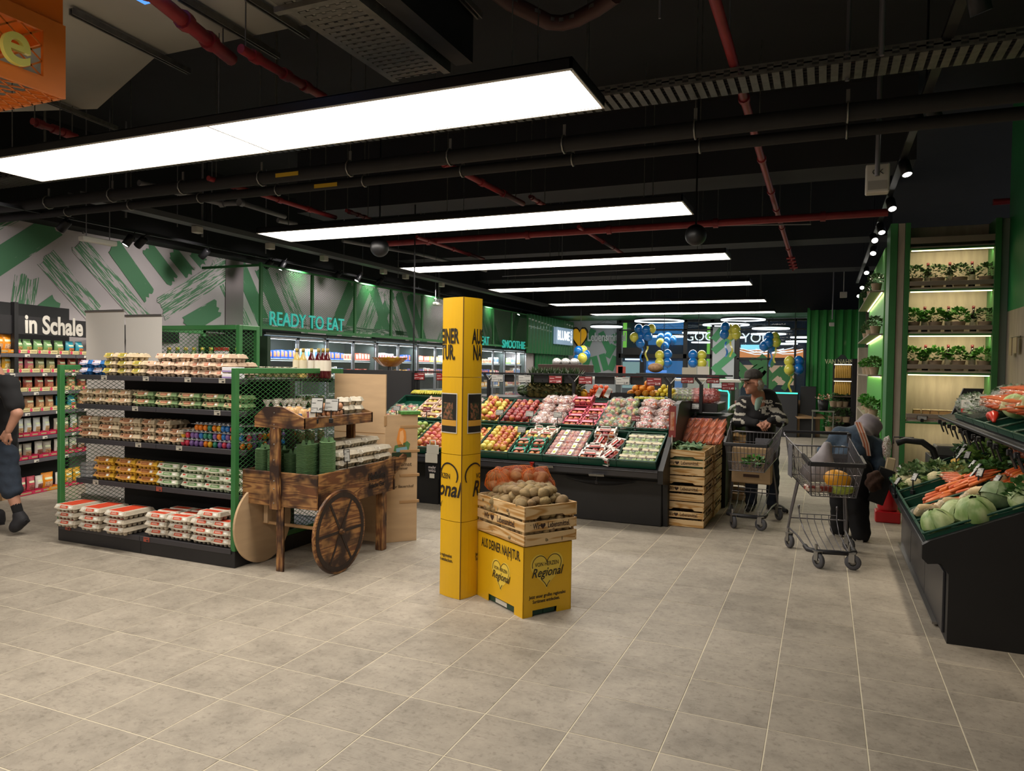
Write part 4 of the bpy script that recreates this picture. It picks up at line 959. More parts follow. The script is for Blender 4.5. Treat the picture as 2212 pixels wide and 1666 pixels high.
# ================================================================= rustic wooden market cart
def wood_mat(name,c1,c2,sc=5,ring=6,rough=.6,st=(1,9,9),dist=3.5,lo=.2,hi=.85,c3=None):
 m = bpy.data.materials.new(name);m.use_nodes = True;nt = m.node_tree;N = nt.nodes;L = nt.links;b = N['Principled BSDF'];b.inputs['Roughness'].default_value = rough
 tc = N.new('ShaderNodeTexCoord');oi = N.new('ShaderNodeObjectInfo');va = N.new('ShaderNodeVectorMath')
 g = N.new('ShaderNodeNewGeometry');ad = N.new('ShaderNodeMath');L.new(oi.outputs['Random'],ad.inputs[0]);L.new(g.outputs['Random Per Island'],ad.inputs[1])
 ml = N.new('ShaderNodeMath');ml.operation = 'MULTIPLY';ml.inputs[1].default_value = 9;L.new(ad.outputs[0],ml.inputs[0])
 L.new(tc.outputs['Object'],va.inputs[0]);L.new(ml.outputs[0],va.inputs[1])
 mp = N.new('ShaderNodeMapping');mp.inputs['Scale'].default_value = st;L.new(va.outputs[0],mp.inputs[0])
 n = N.new('ShaderNodeTexNoise');n.inputs['Scale'].default_value = sc*.35;n.inputs['Detail'].default_value = 2;n.inputs['Distortion'].default_value = .6;L.new(mp.outputs[0],n.inputs[0])
 mu = N.new('ShaderNodeMath');mu.operation = 'MULTIPLY';mu.inputs[1].default_value = ring*6.28;L.new(n.outputs[0],mu.inputs[0])
 si = N.new('ShaderNodeMath');si.operation = 'SINE';L.new(mu.outputs[0],si.inputs[0])
 mr = N.new('ShaderNodeMapRange');mr.inputs['From Min'].default_value = -1;L.new(si.outputs[0],mr.inputs[0])
 r = N.new('ShaderNodeValToRGB');L.new(mr.outputs[0],r.inputs[0]);r.color_ramp.elements[0].position = lo;r.color_ramp.elements[1].position = hi
 r.color_ramp.elements[0].color = lin(c1);r.color_ramp.elements[1].color = lin(c2)
 out = r.outputs[0]
 if c3:   # scorched patches
  n2 = N.new('ShaderNodeTexNoise');n2.inputs['Scale'].default_value = 6;n2.inputs['Detail'].default_value = 3;L.new(va.outputs[0],n2.inputs[0])
  r2 = N.new('ShaderNodeValToRGB');L.new(n2.outputs[0],r2.inputs[0]);r2.color_ramp.elements[0].position = .40;r2.color_ramp.elements[1].position = .62
  mx = N.new('ShaderNodeMix');mx.data_type = 'RGBA';L.new(r2.outputs[0],mx.inputs[0]);L.new(out,mx.inputs[6]);mx.inputs[7].default_value = lin(c3);out = mx.outputs[2]
  L.new(out,b.inputs['Base Color'])
 else: L.new(out,b.inputs['Base Color'])
 return m
BURN = wood_mat('scorched_wood','A87A48','6E4426',c3='2E1A10');BURNV = wood_mat('scorched_wood_upright','A87A48','6E4426',st=(9,9,1),c3='2E1A10')
BURNY = wood_mat('scorched_wood_along','A87A48','6E4426',st=(9,1,9),c3='2E1A10')
PLY = mat('plywood','C0A27E',.65,var=.08,scale=3,stretch=(1,1,6));PLYE = mat('plywood_edge','A8845A',.7)
CX,CY = -4.17,4.33
ct = thing('market_cart','rustic scorched-wood market cart with spoked front wheel, loaded with eggs','cart',(CX,CY,0))
def K(b=None): b = b or MB();b.T = Matrix.Translation((-CX,-CY,0));return b
def box2(n,x0,y0,z0,x1,y1,z1,m,par=ct,c=.004): return K().rbox(x0,y0,z0,x1,y1,z1,c).build(n,[m],par)
BX0,BX1,BY0,BY1 = -4.17,-3.45,4.40,5.46
box2('end_board',BX0,BY0-.018,.50,BX1,BY0,.765,BURN)
box2('end_board',BX0,BY1-.018,.50,BX1,BY1,.765,BURN)
box2('cart_floor',BX0+.01,BY0,.50,BX1-.02,BY1-.02,.518,BURNY)
box2('side_board',BX0,BY0,.50,BX0+.02,BY1,.765,BURNY)
# right side board with its curved handle end
pf = [(BY0,.50),(5.42,.50),(5.42,.62),(5.50,.66),(5.56,.72),(5.64,.74),(5.66,.785),(5.60,.80),(5.54,.775),(5.46,.79),(5.30,.772),(BY0,.765)]
K().prism(pf,BX1-.02,BX1,'x').build('side_board',[BURNY],ct)
lt = text('Hofladen',mat('burnt_letter','1A0E08',.8),ct,(BX1+.003-CX,5.17-CY,.66),FACE_X,'burnt_lettering',size=.085,ext=.001,sx=.8,off=.003)
text('Frische Eier',mat('burnt_letter','1A0E08',.8),ct,(BX1+.003-CX,5.17-CY,.585),FACE_X,'burnt_lettering',size=.06,ext=.001,sx=.8,off=.001)
# posts, legs
box2('post',-3.875,4.352,.48,-3.785,4.382,1.265,BURNV);box2('leg',-3.835,4.384,0,-3.765,4.40,.5,BURNV)
K().rbox(-3.835,4.386,0,-3.765,4.402,.52,.003).build('leg_brace',[BURNV],ct)
box2('post',-3.79,5.20,.50,-3.71,5.23,1.16,BURNV);box2('leg',-3.52,5.26,0,-3.45,5.33,.5,BURNV);box2('leg',-4.15,5.30,0,-4.09,5.36,.5,BURNV)
for z in (1.22,1.13,1.10,.98,.86,.70,.64,.53): MB().lathe([(.006,0),(.004,.003)],8,(0,0,0)).build('screw',[STEEL],ct,(-3.83-CX,4.351-CY,z),(PI/2,0,0))
# upper tray
TX0_,TX1_,TY0_,TY1_ = -4.02,-3.55,4.35,5.25
K().prism([(TX0_,1.105),(TX1_,1.105),(TX1_,1.19),(-3.75,1.265),(-3.92,1.265),(TX0_,1.185)],TY0_-.001,TY0_+.018,'y').build('tray_end',[BURN],ct)
K().prism([(TX0_,1.105),(TX1_,1.105),(TX1_,1.19),(-3.75,1.25),(-3.92,1.25),(TX0_,1.185)],TY1_-.018,TY1_,'y').build('tray_end',[BURN],ct)
box2('tray_side',TX1_-.018,TY0_,1.105,TX1_,TY1_,1.19,BURNY);box2('tray_side',TX0_,TY0_,1.105,TX0_+.018,TY1_,1.19,BURNY)
box2('tray_floor',TX0_+.018,TY0_+.018,1.11,TX1_-.018,TY1_-.018,1.122,BURNY)
# wheels
def wheel(x,painted,n):
 w = MB();R = .318
 for (r0,y0) in (): pass
 b = MB();b.T = Matrix.Translation((x-CX,4.555-CY,R+.002)) @ Matrix.Rotation(PI/2,4,'Y')
 N_ = 48;ring = [(R*math.cos(2*PI*i/N_),R*math.sin(2*PI*i/N_)) for i in range(N_)]
 b.prism(ring,-.010,.010,'z');o = b.build('wheel',[BURNY if painted else PLY],ct)
 if painted:
  T = b.T;PNT = mat('wheel_dark_paint','2A1C14',.7,var=.3,scale=30)
  r = MB();r.T = T
  for i in range(N_):
   a0,a1 = 2*PI*i/N_,2*PI*(i+1)/N_;r.add([(k*math.cos(a),k*math.sin(a),.0118) for k,a in ((.300,a0),(.300,a1),(.262,a1),(.262,a0))],[(0,1,2,3)],False)
  r.build('painted_rim',[PNT],o)
  for i in range(3):
   a = PI*i/3+PI/2;s = MB();s.T = T;d = Vector((math.cos(a),math.sin(a),0));s.bar(Vector((0,0,.0122))-d*.265,Vector((0,0,.0122))+d*.265,.022,.001,up=(0,0,1));s.build('painted_spoke',[PNT],o)
  s = MB();s.T = T;s.cyl((0,0,.01),(0,0,.035),.022,n=12).cyl((0,0,.035),(0,0,.045),.010,n=8);s.build('hub',[BURN],o)
wheel(-3.37,True,0);wheel(-4.115,False,1)
K().cyl((-4.12,4.555,.32),(-3.38,4.555,.32),.014,n=8).build('axle',[PLYE],ct)
K().rbox(-4.09,4.53,.32,-4.05,4.58,.51,.003).build('axle_support',[PLY],ct);K().rbox(-3.50,4.53,.30,-3.47,4.58,.51,.003).build('axle_support',[PLY],ct)
# ---- load
random.seed(21)
GT = mat('green_tray_pulp','64875C',.85,bump=.4,bscale=120)
def tray_stack(n,h,label,x,y,z,rz):
 t = thing('egg_tray_stack',label,'egg trays',(x,y,z),rz)
 for k in range(n):
  def f(u,v,k=k):
   a = u*.30-.15;c = v*.05-.025
   return (a,c+.012*math.sin(u*PI*4),h+random.uniform(-.001,.001)*0)
  b = MB();prof = []
  for i in range(25):
   u = i/24;a = u*.30-.15;prof.append((a,.014*math.sin(u*PI*5)+k*.0105-n*.00525))
  for q in range(24):
   (x0,y0),(x1,y1) = prof[q],prof[q+1];hh = h+.010*math.cos(q*PI/2.4)
   b.add([(x0,y0-.0035,0),(x1,y1-.0035,0),(x1,y1-.0035,hh),(x0,y0-.0035,hh),(x0,y0+.0035,0),(x1,y1+.0035,0),(x1,y1+.0035,hh),(x0,y0+.0035,hh)],[(0,1,2,3),(5,4,7,6),(3,2,6,7)],True)
  b.build('egg_tray',[GT],t)
 return t
def flat_stack(n,label,x,y,z,rz,lx=.27,ly=.12):
 """carton halves nested in an upright column, wavy outline, every layer a part"""
 t = thing('carton_stack',label,'egg trays',(x,y,z),rz)
 b = MB();pts = []
 for i in range(40):
  a = 2*PI*i/40;cx,cy = math.cos(a),math.sin(a);r = 1+.05*math.cos(a*6)
  s = 3;k = (abs(cx)**s+abs(cy)**s)**(-1/s);pts.append((lx/2*cx*k*r,ly/2*cy*k*r))
 b.add([(p[0]*.93,p[1]*.93,0) for p in pts]+[(p[0],p[1],.0062) for p in pts]+[(p[0]*.99,p[1]*.99,.0074) for p in pts]+[(p[0]*.6,p[1]*.6,.0074) for p in pts],
   [(i,(i+1) % 40,40+(i+1) % 40,40+i) for i in range(40)]+[(40+i,40+(i+1) % 40,80+(i+1) % 40,80+i) for i in range(40)]+[(80+i,80+(i+1) % 40,120+(i+1) % 40,120+i) for i in range(40)],False)
 me = b.mesh('carton_layer',[GT])
 for k in range(n): ob('carton_layer',me,t,(random.uniform(-.001,.001),random.uniform(-.001,.001),k*.0092))
 for i in range(4):
  MB().prism([(-.02,0),(.02,0),(.008,.035),(-.008,.035)],-.002,.002,'y').build('raised_flap',[GT],t,(-lx*.3+i*lx*.2,ly*.2*(-1)**i,n*.0092-.004))
 return t
flat_stack(44,'short stack of green egg carton halves in the cart, far left',-4.06,4.53,.519,.15,.13,.2)
flat_stack(43,'short stack of green egg carton halves in the cart, left of the post',-3.93,4.53,.519,.0,.12,.2)
flat_stack(41,'short stack of green egg carton halves in the cart, behind the post',-3.80,4.56,.519,.0,.11,.2)
flat_stack(50,'tall stack of green egg carton halves in the cart, right of the post',-3.655,4.53,.519,.1,.13,.2)
flat_stack(52,'tallest stack of green egg carton halves, nearest to the grey cartons',-3.54,4.62,.519,.6,.12,.2)
c_g10 = Stock(make_carton(5,2,PULP('pulp_greywhite','C8C0AE'),'C8C2B4','B0A898',False,.3,'D8D4CC'))
MB().rbox(-3.93,4.70,.52,-3.475,5.42,.70,.003).build('inner_riser',[PLYE],ct,(-CX,-CY,0))
for r in range(3):
 for c in range(3):
  for l in range(3 if c == 0 else 4):
   c_g10.put((-3.545-c*.125+random.uniform(-.004,.004),4.83+r*.25,.701+l*.067),random.uniform(-.04,.04)+PI/2,'grey egg carton in the cart, %s layer, %s back, %s row' % (['bottom','second','third','top'][l],ORD[r],['right','middle','left'][c]),'grey cartons in the cart')
c_g4 = Stock(make_carton(2,2,PULP('pulp_greywhite','C8C0AE'),'C8C2B4','B8B0A0',True,.2,'B8B0A0'))
for n,(px,py,tier) in enumerate([(760,885,0),(760,885,1),(795,885,0),(795,885,1),(795,885,2),(742,885,2),(742,885,0),(742,885,1)]):
 q = at(px,890,Y={760: 5.0,795: 5.12,742: 4.95}[px]);c_g4.put((min(q.x,TX1_-.08),q.y,1.124+tier*.067),.4,'small grey egg carton on the upper cart tray, %s' % ['left stack, bottom','left stack, top','right stack, bottom','right stack, middle','right stack, top','rear stack, top','rear stack, bottom','rear stack, middle'][n],'small cartons on the cart tray')
# loose brown eggs on pulp trays
EG = mat('brown_egg','B98663',.45,var=.15,scale=12);egs = thing('brown_egg','egg','egg');egg_mesh(MB(),(0,0,.027)).build('shell',[EG],egs);egs = Stock(egs)
TRG = mat('tray_pulp_dark','6E5A48',.9,bump=.4,bscale=120)
for l in range(3):
 b = MB();b.box(-.07,-.10,0,.07,.10,.006)
 for i in range(3):
  for j in range(4): b.lathe([(.024,.004),(.012,.022)],6,((i-1)*.046+0,(j-1.5)*.048,0),close=False)
 o = b.build('pulp_tray',[TRG],None,(-3.655,4.80,1.123+l*.052),(0,0,.1));tag(o,'%s pulp tray of loose brown eggs on the upper cart tray' % ['bottom','middle','top'][l],'egg tray')
 for i in range(3):
  for j in range(4):
   if l < 2 and 0 < j < 3 and i < 2: continue
   egs.put((-3.655+(i-1)*.046,4.80+(j-1.5)*.048,1.127+l*.052),0,'brown egg on the %s pulp tray, %s from the front, %s' % (['bottom','middle','top'][l],ORD[j],['left column','middle column','right column'][i]),'loose brown eggs')
# pasta bags with tied tops
PAS = mat('pasta','C8923A',.55,var=.35,scale=140,bump=1,bscale=160);CLR = film('cellophane','F0E8D8',.14)
def pasta():
 t = thing('pasta_bag','bag','pasta bag');b = MB()
 b.lathe([(.030,0),(.042,.01),(.046,.05),(.044,.09),(.036,.118),(.018,.13)],12);b.build('pasta',[PAS],t)
 b = MB();pr = [(.034,0),(.046,.01),(.05,.05),(.048,.10),(.036,.128),(.010,.142),(.013,.155),(.03,.185),(.036,.20)]
 b.grid(lambda u,v: ((lambda r,z,a: (r*math.cos(a)*(1+.18*math.sin(a*5+z*40)),r*math.sin(a)*(1+.18*math.cos(a*4)),z))(pr[int(v*8)][0],pr[int(v*8)][1],2*PI*u)),14,8);b.build('cellophane',[CLR],t)
 MB().lathe([(.0115,.138),(.0115,.146)],8,close=False).build('tie',[mat('tie_white','D8D8D8')],t);MB().box(-.018,-.0505,.06,.018,-.049,.095).build('label',[mat('lab_blue','3A6AA8',.6)],t)
 return t
pas = Stock(pasta())
for n,(px,y) in enumerate([(577,4.44),(594,4.46),(614,4.50),(634,4.54),(657,4.50),(600,4.64),(625,4.68),(645,4.76),(675,4.66)]):
 x = at(px,860,Y=y).x;pas.put((x,y,1.123),random.uniform(-.4,.4),'tied clear bag of yellow pasta on the cart tray, '+['front row, first from left','front row, second from left','front row, third from left','front row, fourth from left','front row, rightmost','second row, left','second row, middle','second row, right','right behind the price sign'][n],'pasta bags on the cart tray',.95)
def price_sign(loc,rz,w,h,label,red=False,txt='',post=.06,lean=.25,back=False,dark=True,clip=True,nm='price_sign'):
 t = thing(nm,label,'price sign',loc,rz)
 if clip: MB().rbox(-.015,-.014,-.02,.015,.014,.015,.003).build('clip',[BLACK],t)
 if post: MB().box(-.004,-.004,0,.004,.004,post+.01).build('stem',[BLACK],t)
 R = Matrix.Translation((0,0,post)) @ Matrix.Rotation(-lean,4,'X')
 b = MB();b.T = R;b.rbox(-w/2,-.004,0,w/2,.004,h,.002);f = b.build('holder',[BLACK],t)
 b = MB();b.T = R;b.box(-w/2+.005,-.0055,.005,w/2-.005,-.0045,h-.005)
 fc = b.build('display',[mat('epaper_red','7A2426',.4) if red else mat('epaper','A8A8A4',.4)],t)
 im = mat('print_white','E8E0E0',.5) if red else INK
 b = MB();b.T = R;s = h/.1
 for (x0,x1,z0,z1) in ((-.42,-.1,.62,.66),(-.42,.05,.30,.33),(0,.42,.78,.83),(-.42,-.25,.2,.22)): b.box(x0*w,-.0062,z0*h,x1*w,-.0055,z1*h)
 b.build('print',[im],t)
 if txt:
  o = text(txt,im,t,(0,0,0),(0,0,0),'price',size=min(h*.34,w*.3),ext=.0004,off=h*.006);o.matrix_local = R @ Matrix.Translation((w*.24,-.0062,h*.24)) @ Matrix.Rotation(PI/2,4,'X')
 return t
price_sign((at(667,905,Y=4.42).x,TY0_+.16,1.16),.35,.095,.12,'tall grey price display clipped to the upper cart tray beside the pasta',txt='1.49',post=.06)
price_sign((at(703,900,Y=4.55).x-.0,4.62,1.16),.35,.11,.10,'white tilted price card clipped to the upper cart tray, second display',txt='',post=.07)
price_sign((-3.47,4.78,.75),.9,.05,.10,'narrow price display on a black stem clipped to the cart side',txt='',post=.07)
t = thing('info_card','small white card with red picture standing on the cart tray','card',(-3.60,4.50,1.125),.3)
MB().box(-.05,-.001,0,.03,.001,.105).build('card',[mat('card_white','D0CCC0',.6)],t);MB().box(-.05,-.0016,0,-.02,-.001,.105).build('picture',[mat('card_red','8A4048',.6,var=.4,scale=50)],t)
# ================================================================= plywood cabinet beside the cart
pc = thing('plywood_cabinet','tall pale plywood display cabinet with farm emblem, behind the cart','cabinet',(-4.14,5.50,0))
P = lambda: (lambda b: (setattr(b,'T',Matrix.Translation((4.14,-5.50,0))),b)[1])(MB())
P().rbox(-4.14,5.50,0,-3.585,5.516,1.51,.002).build('back_board',[PLY],pc)
P().box(-4.135,5.498,.98,-3.59,5.4995,.985).build('board_seam',[PLYE],pc)
sd = MB();sd.T = Matrix.Translation((-3.585+4.14,0,0)) @ Matrix.Rotation(math.atan2(.20,.18),4,'Z')
LSP = .30
sd.rbox(0,0,0,LSP,.016,1.15,.002);so = sd.build('side_board',[PLY],pc)
for k,z in enumerate((1.04,.82,.60,.36)):
 q = MB();q.T = sd.T;q.rbox(LSP*.45,-.006,z-.012,LSP+.02,.02,z+.012,.002);q.build('shelf_tab',[PLYE],pc)
q = MB();q.T = sd.T;q.rbox(-.01,-.004,1.05,.012,.02,1.14,.002).rbox(-.01,-.004,.55,.012,.02,.85,.002);q.build('hinge_tab',[PLYE],pc)
P().box(-4.12,5.516,.0,-3.60,5.80,1.12).build('carcass',[mat('carcass_dark','5A4632',.8)],pc)
for k,(pts,col,e) in enumerate([
  ([(-.03,.09),(-.045,.03),(-.03,-.02),(.03,-.02),(.04,.04),(.035,.09),(.015,.115),(-.02,.115)],'D8893A',.0),([(-.015,.09),(-.02,.03),(.01,-.01),(.02,.05),(.01,.1)],'E8B078',.001),
  ([(-.06,-.01),(-.07,-.05),(.06,-.05),(.075,.0),(.05,.02),(.0,0)],'4E7A4A',.0),([(-.05,-.03),(-.045,-.06),(.055,-.055),(.045,-.02)],'7AA0B0',.001),([(-.085,-.06),(-.085,-.105),(.085,-.095),(.085,-.05)],'26361E',.0012)]):
 q = MB();q.T = sd.T @ Matrix.Translation((LSP*.50,-.002-e,.885));q.prism([(x*1.05,z*1.25) for x,z in pts],-.001,0,'y');q.build('emblem',[mat('emb_'+col,col,.6)],pc)
def side_text(s,z,size,m=None,x=.5):
 o = text(s,m or mat('stamp_dark','5A4A38',.8),pc,(0,0,0),(0,0,0),size=size,ext=.0005,off=.0006);o.matrix_local = sd.T @ Matrix.Translation((LSP*x,-.0022,z)) @ Matrix.Rotation(PI/2,4,'X')
side_text('WIESENHOF',.787,.022,mat('print_cream','C8C8A0',.6));side_text('Regiomat',.70,.05);side_text('Pettenaer',.665,.03);side_text('unser Bauernhof',.50,.034)
for i in range(3): pass
st = MB();st.T = Matrix.Translation((-3.52,5.62,1.155));
o = MB().rbox(-.09,-.06,0,.09,.06,.03,.003).build('leaflet_box',[mat('leaf_green','4E8A3A',.6,var=.3,scale=60)],None,(-3.46,5.70,1.15),(0,0,.8));tag(o,'flat green leaflet box on top of the plywood cabinet side','box');
# ================================================================= yellow card column
YC = mat('yellow_card','E2B010',.45,var=.05,scale=2);YCP = mat('pale_yellow_card','E8C84A',.45);BK = mat('print_black','201A14',.5)
cl = thing('card_column','tall yellow printed cardboard column standing in the middle of the floor','advertising column',(-2.25,4.40,0))
A,Bm,Cc = Vector((-2.44,4.45)),Vector((-2.25,4.39)),Vector((-2.195,4.57));Dd = Vector((-2.385,4.66))
def bulge(p,q,n,am):
 r = [];d = q-p;nr = Vector((d.y,-d.x)).normalized()
 for i in range(n): t = i/n;r.append(p+d*t+nr*am*math.sin(PI*t))
 return r
def ringpts(g=0): return [v for s in ((A,Bm),(Bm,Cc),(Cc,Dd),(Dd,A)) for v in bulge(s[0],s[1],6,.012)]
RP = ringpts();CZ = [0,.49,.965,1.56,2.066];cut = [0,.53,.99,1.52,2.066]
for k in range(4):
 b = MB();z0,z1 = cut[k]+.0015,cut[k+1]-.0015;s = 1-.004*(k % 2)
 V = [(p.x+2.25,p.y-4.40,z) for z in (z0,z1) for p in RP];n = len(RP)
 b.add(V,[(i,(i+1) % n,n+(i+1) % n,n+i) for i in range(n)],False)
 if k == 3:
  b.add([(p.x*.97+2.25*.97-.01,(p.y-4.40)*.94+.01,2.05) for p in RP],[tuple(range(n))])
 b.build('column_section',[YC],cl)
MB().box(-.0022,-.013,0,.0022,-.004,2.064).build('centre_seam',[mat('seam_dark','6A4A10',.7)],cl)
def face(p,q,u,e=.002):
 d = q-p;L_ = d.length;nr = Vector((d.y,-d.x)).normalized();c = p+d*u+nr*(.012*math.sin(PI*u)+e)
 sl = .012*PI*math.cos(PI*u)/L_;dd = (d.normalized()+nr*sl).normalized();return Vector((c.x+2.25,c.y-4.40,0)),math.atan2(dd.y,dd.x)
def clip_text(body,size,cx,z,lo,hi,m,sx=.6,off=0,shear=0,nm='lettering',sp=1):
 """lettering printed around the card: every vertex is laid on the curved face, the part past an edge is on the next face and is cut"""
 me = text_mesh(body,size,0,sx,shear,off,'CENTER',sp).copy()
 p,q = (A,Bm) if cx < 0 else (Bm,Cc);L_ = (q-p).length
 import bmesh
 bm = bmesh.new();bm.from_mesh(me)
 for co,no in (((lo,0,0),(-1,0,0)),((hi,0,0),(1,0,0))):
  bmesh.ops.bisect_plane(bm,geom=bm.verts[:]+bm.edges[:]+bm.faces[:],plane_co=co,plane_no=no,clear_outer=True)
 for k in range(1,12):
  bmesh.ops.bisect_plane(bm,geom=bm.verts[:]+bm.edges[:]+bm.faces[:],plane_co=(lo+(hi-lo)*k/12,0,0),plane_no=(1,0,0))
 for v in bm.verts:
  u = (v.co.x-lo)/(hi-lo);u = min(1,max(0,u));c,a = face(p,q,u,.0022);zz = z+v.co.y;v.co = (c.x,c.y,zz)
 bm.to_mesh(me);bm.free();me.materials.clear();me.materials.append(m);me.name = nm
 return ob(nm,me,cl)
LF,RF = (A-Bm).length,(Bm-Cc).length
# text coordinates are centred; [lo, hi] is the stretch of it that falls on this face
clip_text('DEINER',.14,-1,1.795,-.05,-.05+LF,BK,.48,.0045);clip_text('NA(H)TUR.',.14,-1,1.685,.03,.03+LF,BK,.48,.0045)
clip_text('AUS DEINER',.14,1,1.795,-.26,-.26+RF,BK,.48,.0045);clip_text('NA(H)TUR.',.14,1,1.685,-.25,-.25+RF,BK,.48,.0045)
for sgn,(p,q),(u0,u1) in ((-1,(A,Bm),(.0,.80)),(1,(Bm,Cc),(.22,1.0))):
 def strip(z0,z1,ua,ub,m,e,nm):
  b = MB();n = 6
  for i in range(n+1):
   c,a = face(p,q,ua+(ub-ua)*i/n,e);b.v += [(c.x,c.y,z0),(c.x,c.y,z1)]
  for i in range(n): b.f.append((2*i,2*i+2,2*i+3,2*i+1));b.m.append(0);b.s.append(False)
  return b.build(nm,[m],cl)
 strip(1.135,1.41,u0,u1,mat('poster_white','D8D2C4',.5),.0025,'poster_border')
 strip(1.142,1.403,u0+.03,u1-.03,mat('poster_dark','1A1815',.5),.0032,'poster')
 strip(1.185,1.225,u0+.03,u1-.03,mat('poster_tan','D09A38',.5),.004,'poster_band')
 strip(1.23,1.345,u0+.12,u1-.18,mat('poster_picture','8A5A40',.5,col2='1E3020',scale=45,lo=.4,hi=.6),.004,'poster_picture')
clip_text('REGIONAH.',.042,-1,1.373,-.115,-.115+LF*1.3,mat('poster_tan','D09A38',.5),.62,.0015);clip_text('REGIONAH.',.042,1,1.373,-.15,-.15+RF*1.15,mat('poster_tan','D09A38',.5),.62,.0015)
clip_text('Regional',.032,-1,1.195,-.07,.12,BK,.8,.001,.3);clip_text('Regional',.032,1,1.195,-.10,.1,BK,.8,.001,.3)
clip_text('Jetzt unser großes regionales',.032,-1,.287,.03,.03+LF,BK,.85,.0008);clip_text('Sortiment entdecken.',.032,-1,.255,-.02,-.02+LF,BK,.85,.0008)
clip_text('Jetzt unser großes regionales',.032,1,.287,-.30,-.30+RF,BK,.85,.0008);clip_text('Sortiment entdecken.',.032,1,.255,-.26,-.26+RF,BK,.85,.0008)
def heart_pts(w,h,n=40,t0=0,t1=2*PI):
 r = []
 for i in range(n+1):
  t = t0+(t1-t0)*i/n;r.append((w*math.sin(t)**3,h*(13*math.cos(t)-5*math.cos(2*t)-2*math.cos(3*t)-math.cos(4*t))/16))
 return r
def heart_arc(cx,lo,hi,z,w,h,rr=.006):
 p,q = (A,Bm) if cx < 0 else (Bm,Cc);b = MB()
 run = []
 for x,y in heart_pts(w,h,60):
  if lo <= x <= hi and not (-.14 < y < -.02): run.append((x,y))
  else:
   if len(run) > 2: arcs.append(run)
   run = []
 if len(run) > 2: arcs.append(run)
 for a in arcs:
  for i in range(len(a)-1):
   (x0,y0),(x1,y1) = a[i],a[i+1];c0,_ = face(p,q,(x0-lo)/(hi-lo),.0026);c1,_ = face(p,q,(x1-lo)/(hi-lo),.0026)
   d = Vector((x1-x0,y1-y0)).normalized();n = Vector((-d.y,d.x))*rr
   t = (c1-c0).normalized() if (c1-c0).length > 1e-6 else Vector((1,0,0))
   b.add([c0+t*n.x*0+Vector((0,0,z+y0+n.y))+Vector((CR.x*0,0,0))+(c1-c0)*0+t*n.x,c0-t*n.x+Vector((0,0,z+y0-n.y)),c1-t*n.x+Vector((0,0,z+y1-n.y)),c1+t*n.x+Vector((0,0,z+y1+n.y))],[(0,1,2,3)],False)
 if b.f: b.build('heart_outline',[BK],cl)
arcs = [];heart_arc(-1,.0,LF,.80,.17,.17);arcs = [];heart_arc(1,-.20,-.20+RF,.80,.17,.17)
clip_text('Regional',.15,-1,.745,.03,.03+LF,BK,.85,.003,.3);clip_text('Regional',.15,1,.745,-.31,-.31+RF,BK,.85,.003,.3)
clip_text('VON HERZEN',.05,-1,.835,.02,.02+LF,BK,.8,.0008);clip_text('VON HERZEN',.05,1,.835,-.26,-.26+RF,BK,.8,.0008)
# ================================================================= yellow box, crate and potatoes
BA = math.radians(-33.6);C0 = Vector((-1.72,4.23,0));BL,BD = .57,.385
bx = thing('card_box_stand','yellow printed cardboard box stand under the potato crate','box',tuple(C0),BA)
# local: corner at origin, long side toward -x, short side toward +y
b = MB();T_ = .006
def notch(L_,n0,n1,h): return [(0,0),(n0,0),(n0,h),(n1,h),(n1,0),(L_,0),(L_,.455),(0,.455)]
MB().prism([(-x,z) for x,z in notch(BL,.10,.42,.05)],0,T_,'y').build('long_side',[YC],bx)
MB().prism(notch(BD,.075,.27,.04),-T_,0,'x').build('short_side',[YC],bx)
MB().box(-BL,BD-T_,0,0,BD,.455).box(-BL,0,0,-BL+T_,BD,.455).box(-BL,0,.450,0,BD,.455).build('rear_sides',[YC],bx)
for n in range(2):
 p = MB();p.rbox(-.03,.02+n*.19*.5+.055-.0,.004,-.012,.02+n*.095+.145,.038,.002);
 o = p.build('plastic_base',[DGREEN],bx)
MB().rbox(-BL+.03,.012,.004,-.03,BD-.02,.045).build('plastic_base',[DGREEN],bx)
MB().box(-.34,.009,.012,-.20,.011,.04).build('sticker',[mat('card_white','D0CCC0',.6)],bx)
FL = (PI/2,0,0);FS = (PI/2,0,PI/2)
text('AUS DEINER NA(H)TUR.',BK,bx,(-BL/2+.01,-.0012,.385),FL,size=.088,sx=.50,off=.0014,sp=1.02,ext=.0006)
def heart_logo(par,cx,z,w,side):
 """heart sticker with lettering; side 'l' long face, 's' short face"""
 def P3(x,y,e): return (cx+x,-e,z+y) if side == 'l' else (e,cx+x,z+y)
 hp = heart_pts(w,w*1.0,48)
 b = MB();sc = 1.13;V = [P3(x*sc,y*sc,.0012) for x,y in hp[:-1]];b.add(V,[tuple(range(len(V)))],False);
 if side == 'l' : b.f[-1] = b.f[-1][::-1]
 b.build('sticker',[YCP],par)
 b = MB();rr = w*.022
 for i in range(48):
  (x0,y0),(x1,y1) = hp[i],hp[i+1]
  if -w*.62 < y0 < -w*.02: continue
  d = Vector((x1-x0,y1-y0));
  if d.length < 1e-6: continue
  d.normalize();nx,ny = -d.y*rr,d.x*rr
  b.add([P3(x0+nx,y0+ny,.0022),P3(x0-nx,y0-ny,.0022),P3(x1-nx,y1-ny,.0022),P3(x1+nx,y1+ny,.0022)],[(0,1,2,3)],False)
 b.build('heart_outline',[BK],par)
 R_ = FL if side == 'l' else FS
 text('VON HERZEN',BK,par,P3(0,w*.25,.0026),R_,size=w*.33,sx=.8,off=0,ext=.0003)
 o = text('Regional',BK,par,P3(0,-w*.22,.003),R_,size=w*.72,sx=.86,off=.0006,shear=.35,ext=.0004)
heart_logo(bx,-BL/2+.02,.225,.10,'l');heart_logo(bx,BD/2-.01,.30,.115,'s')
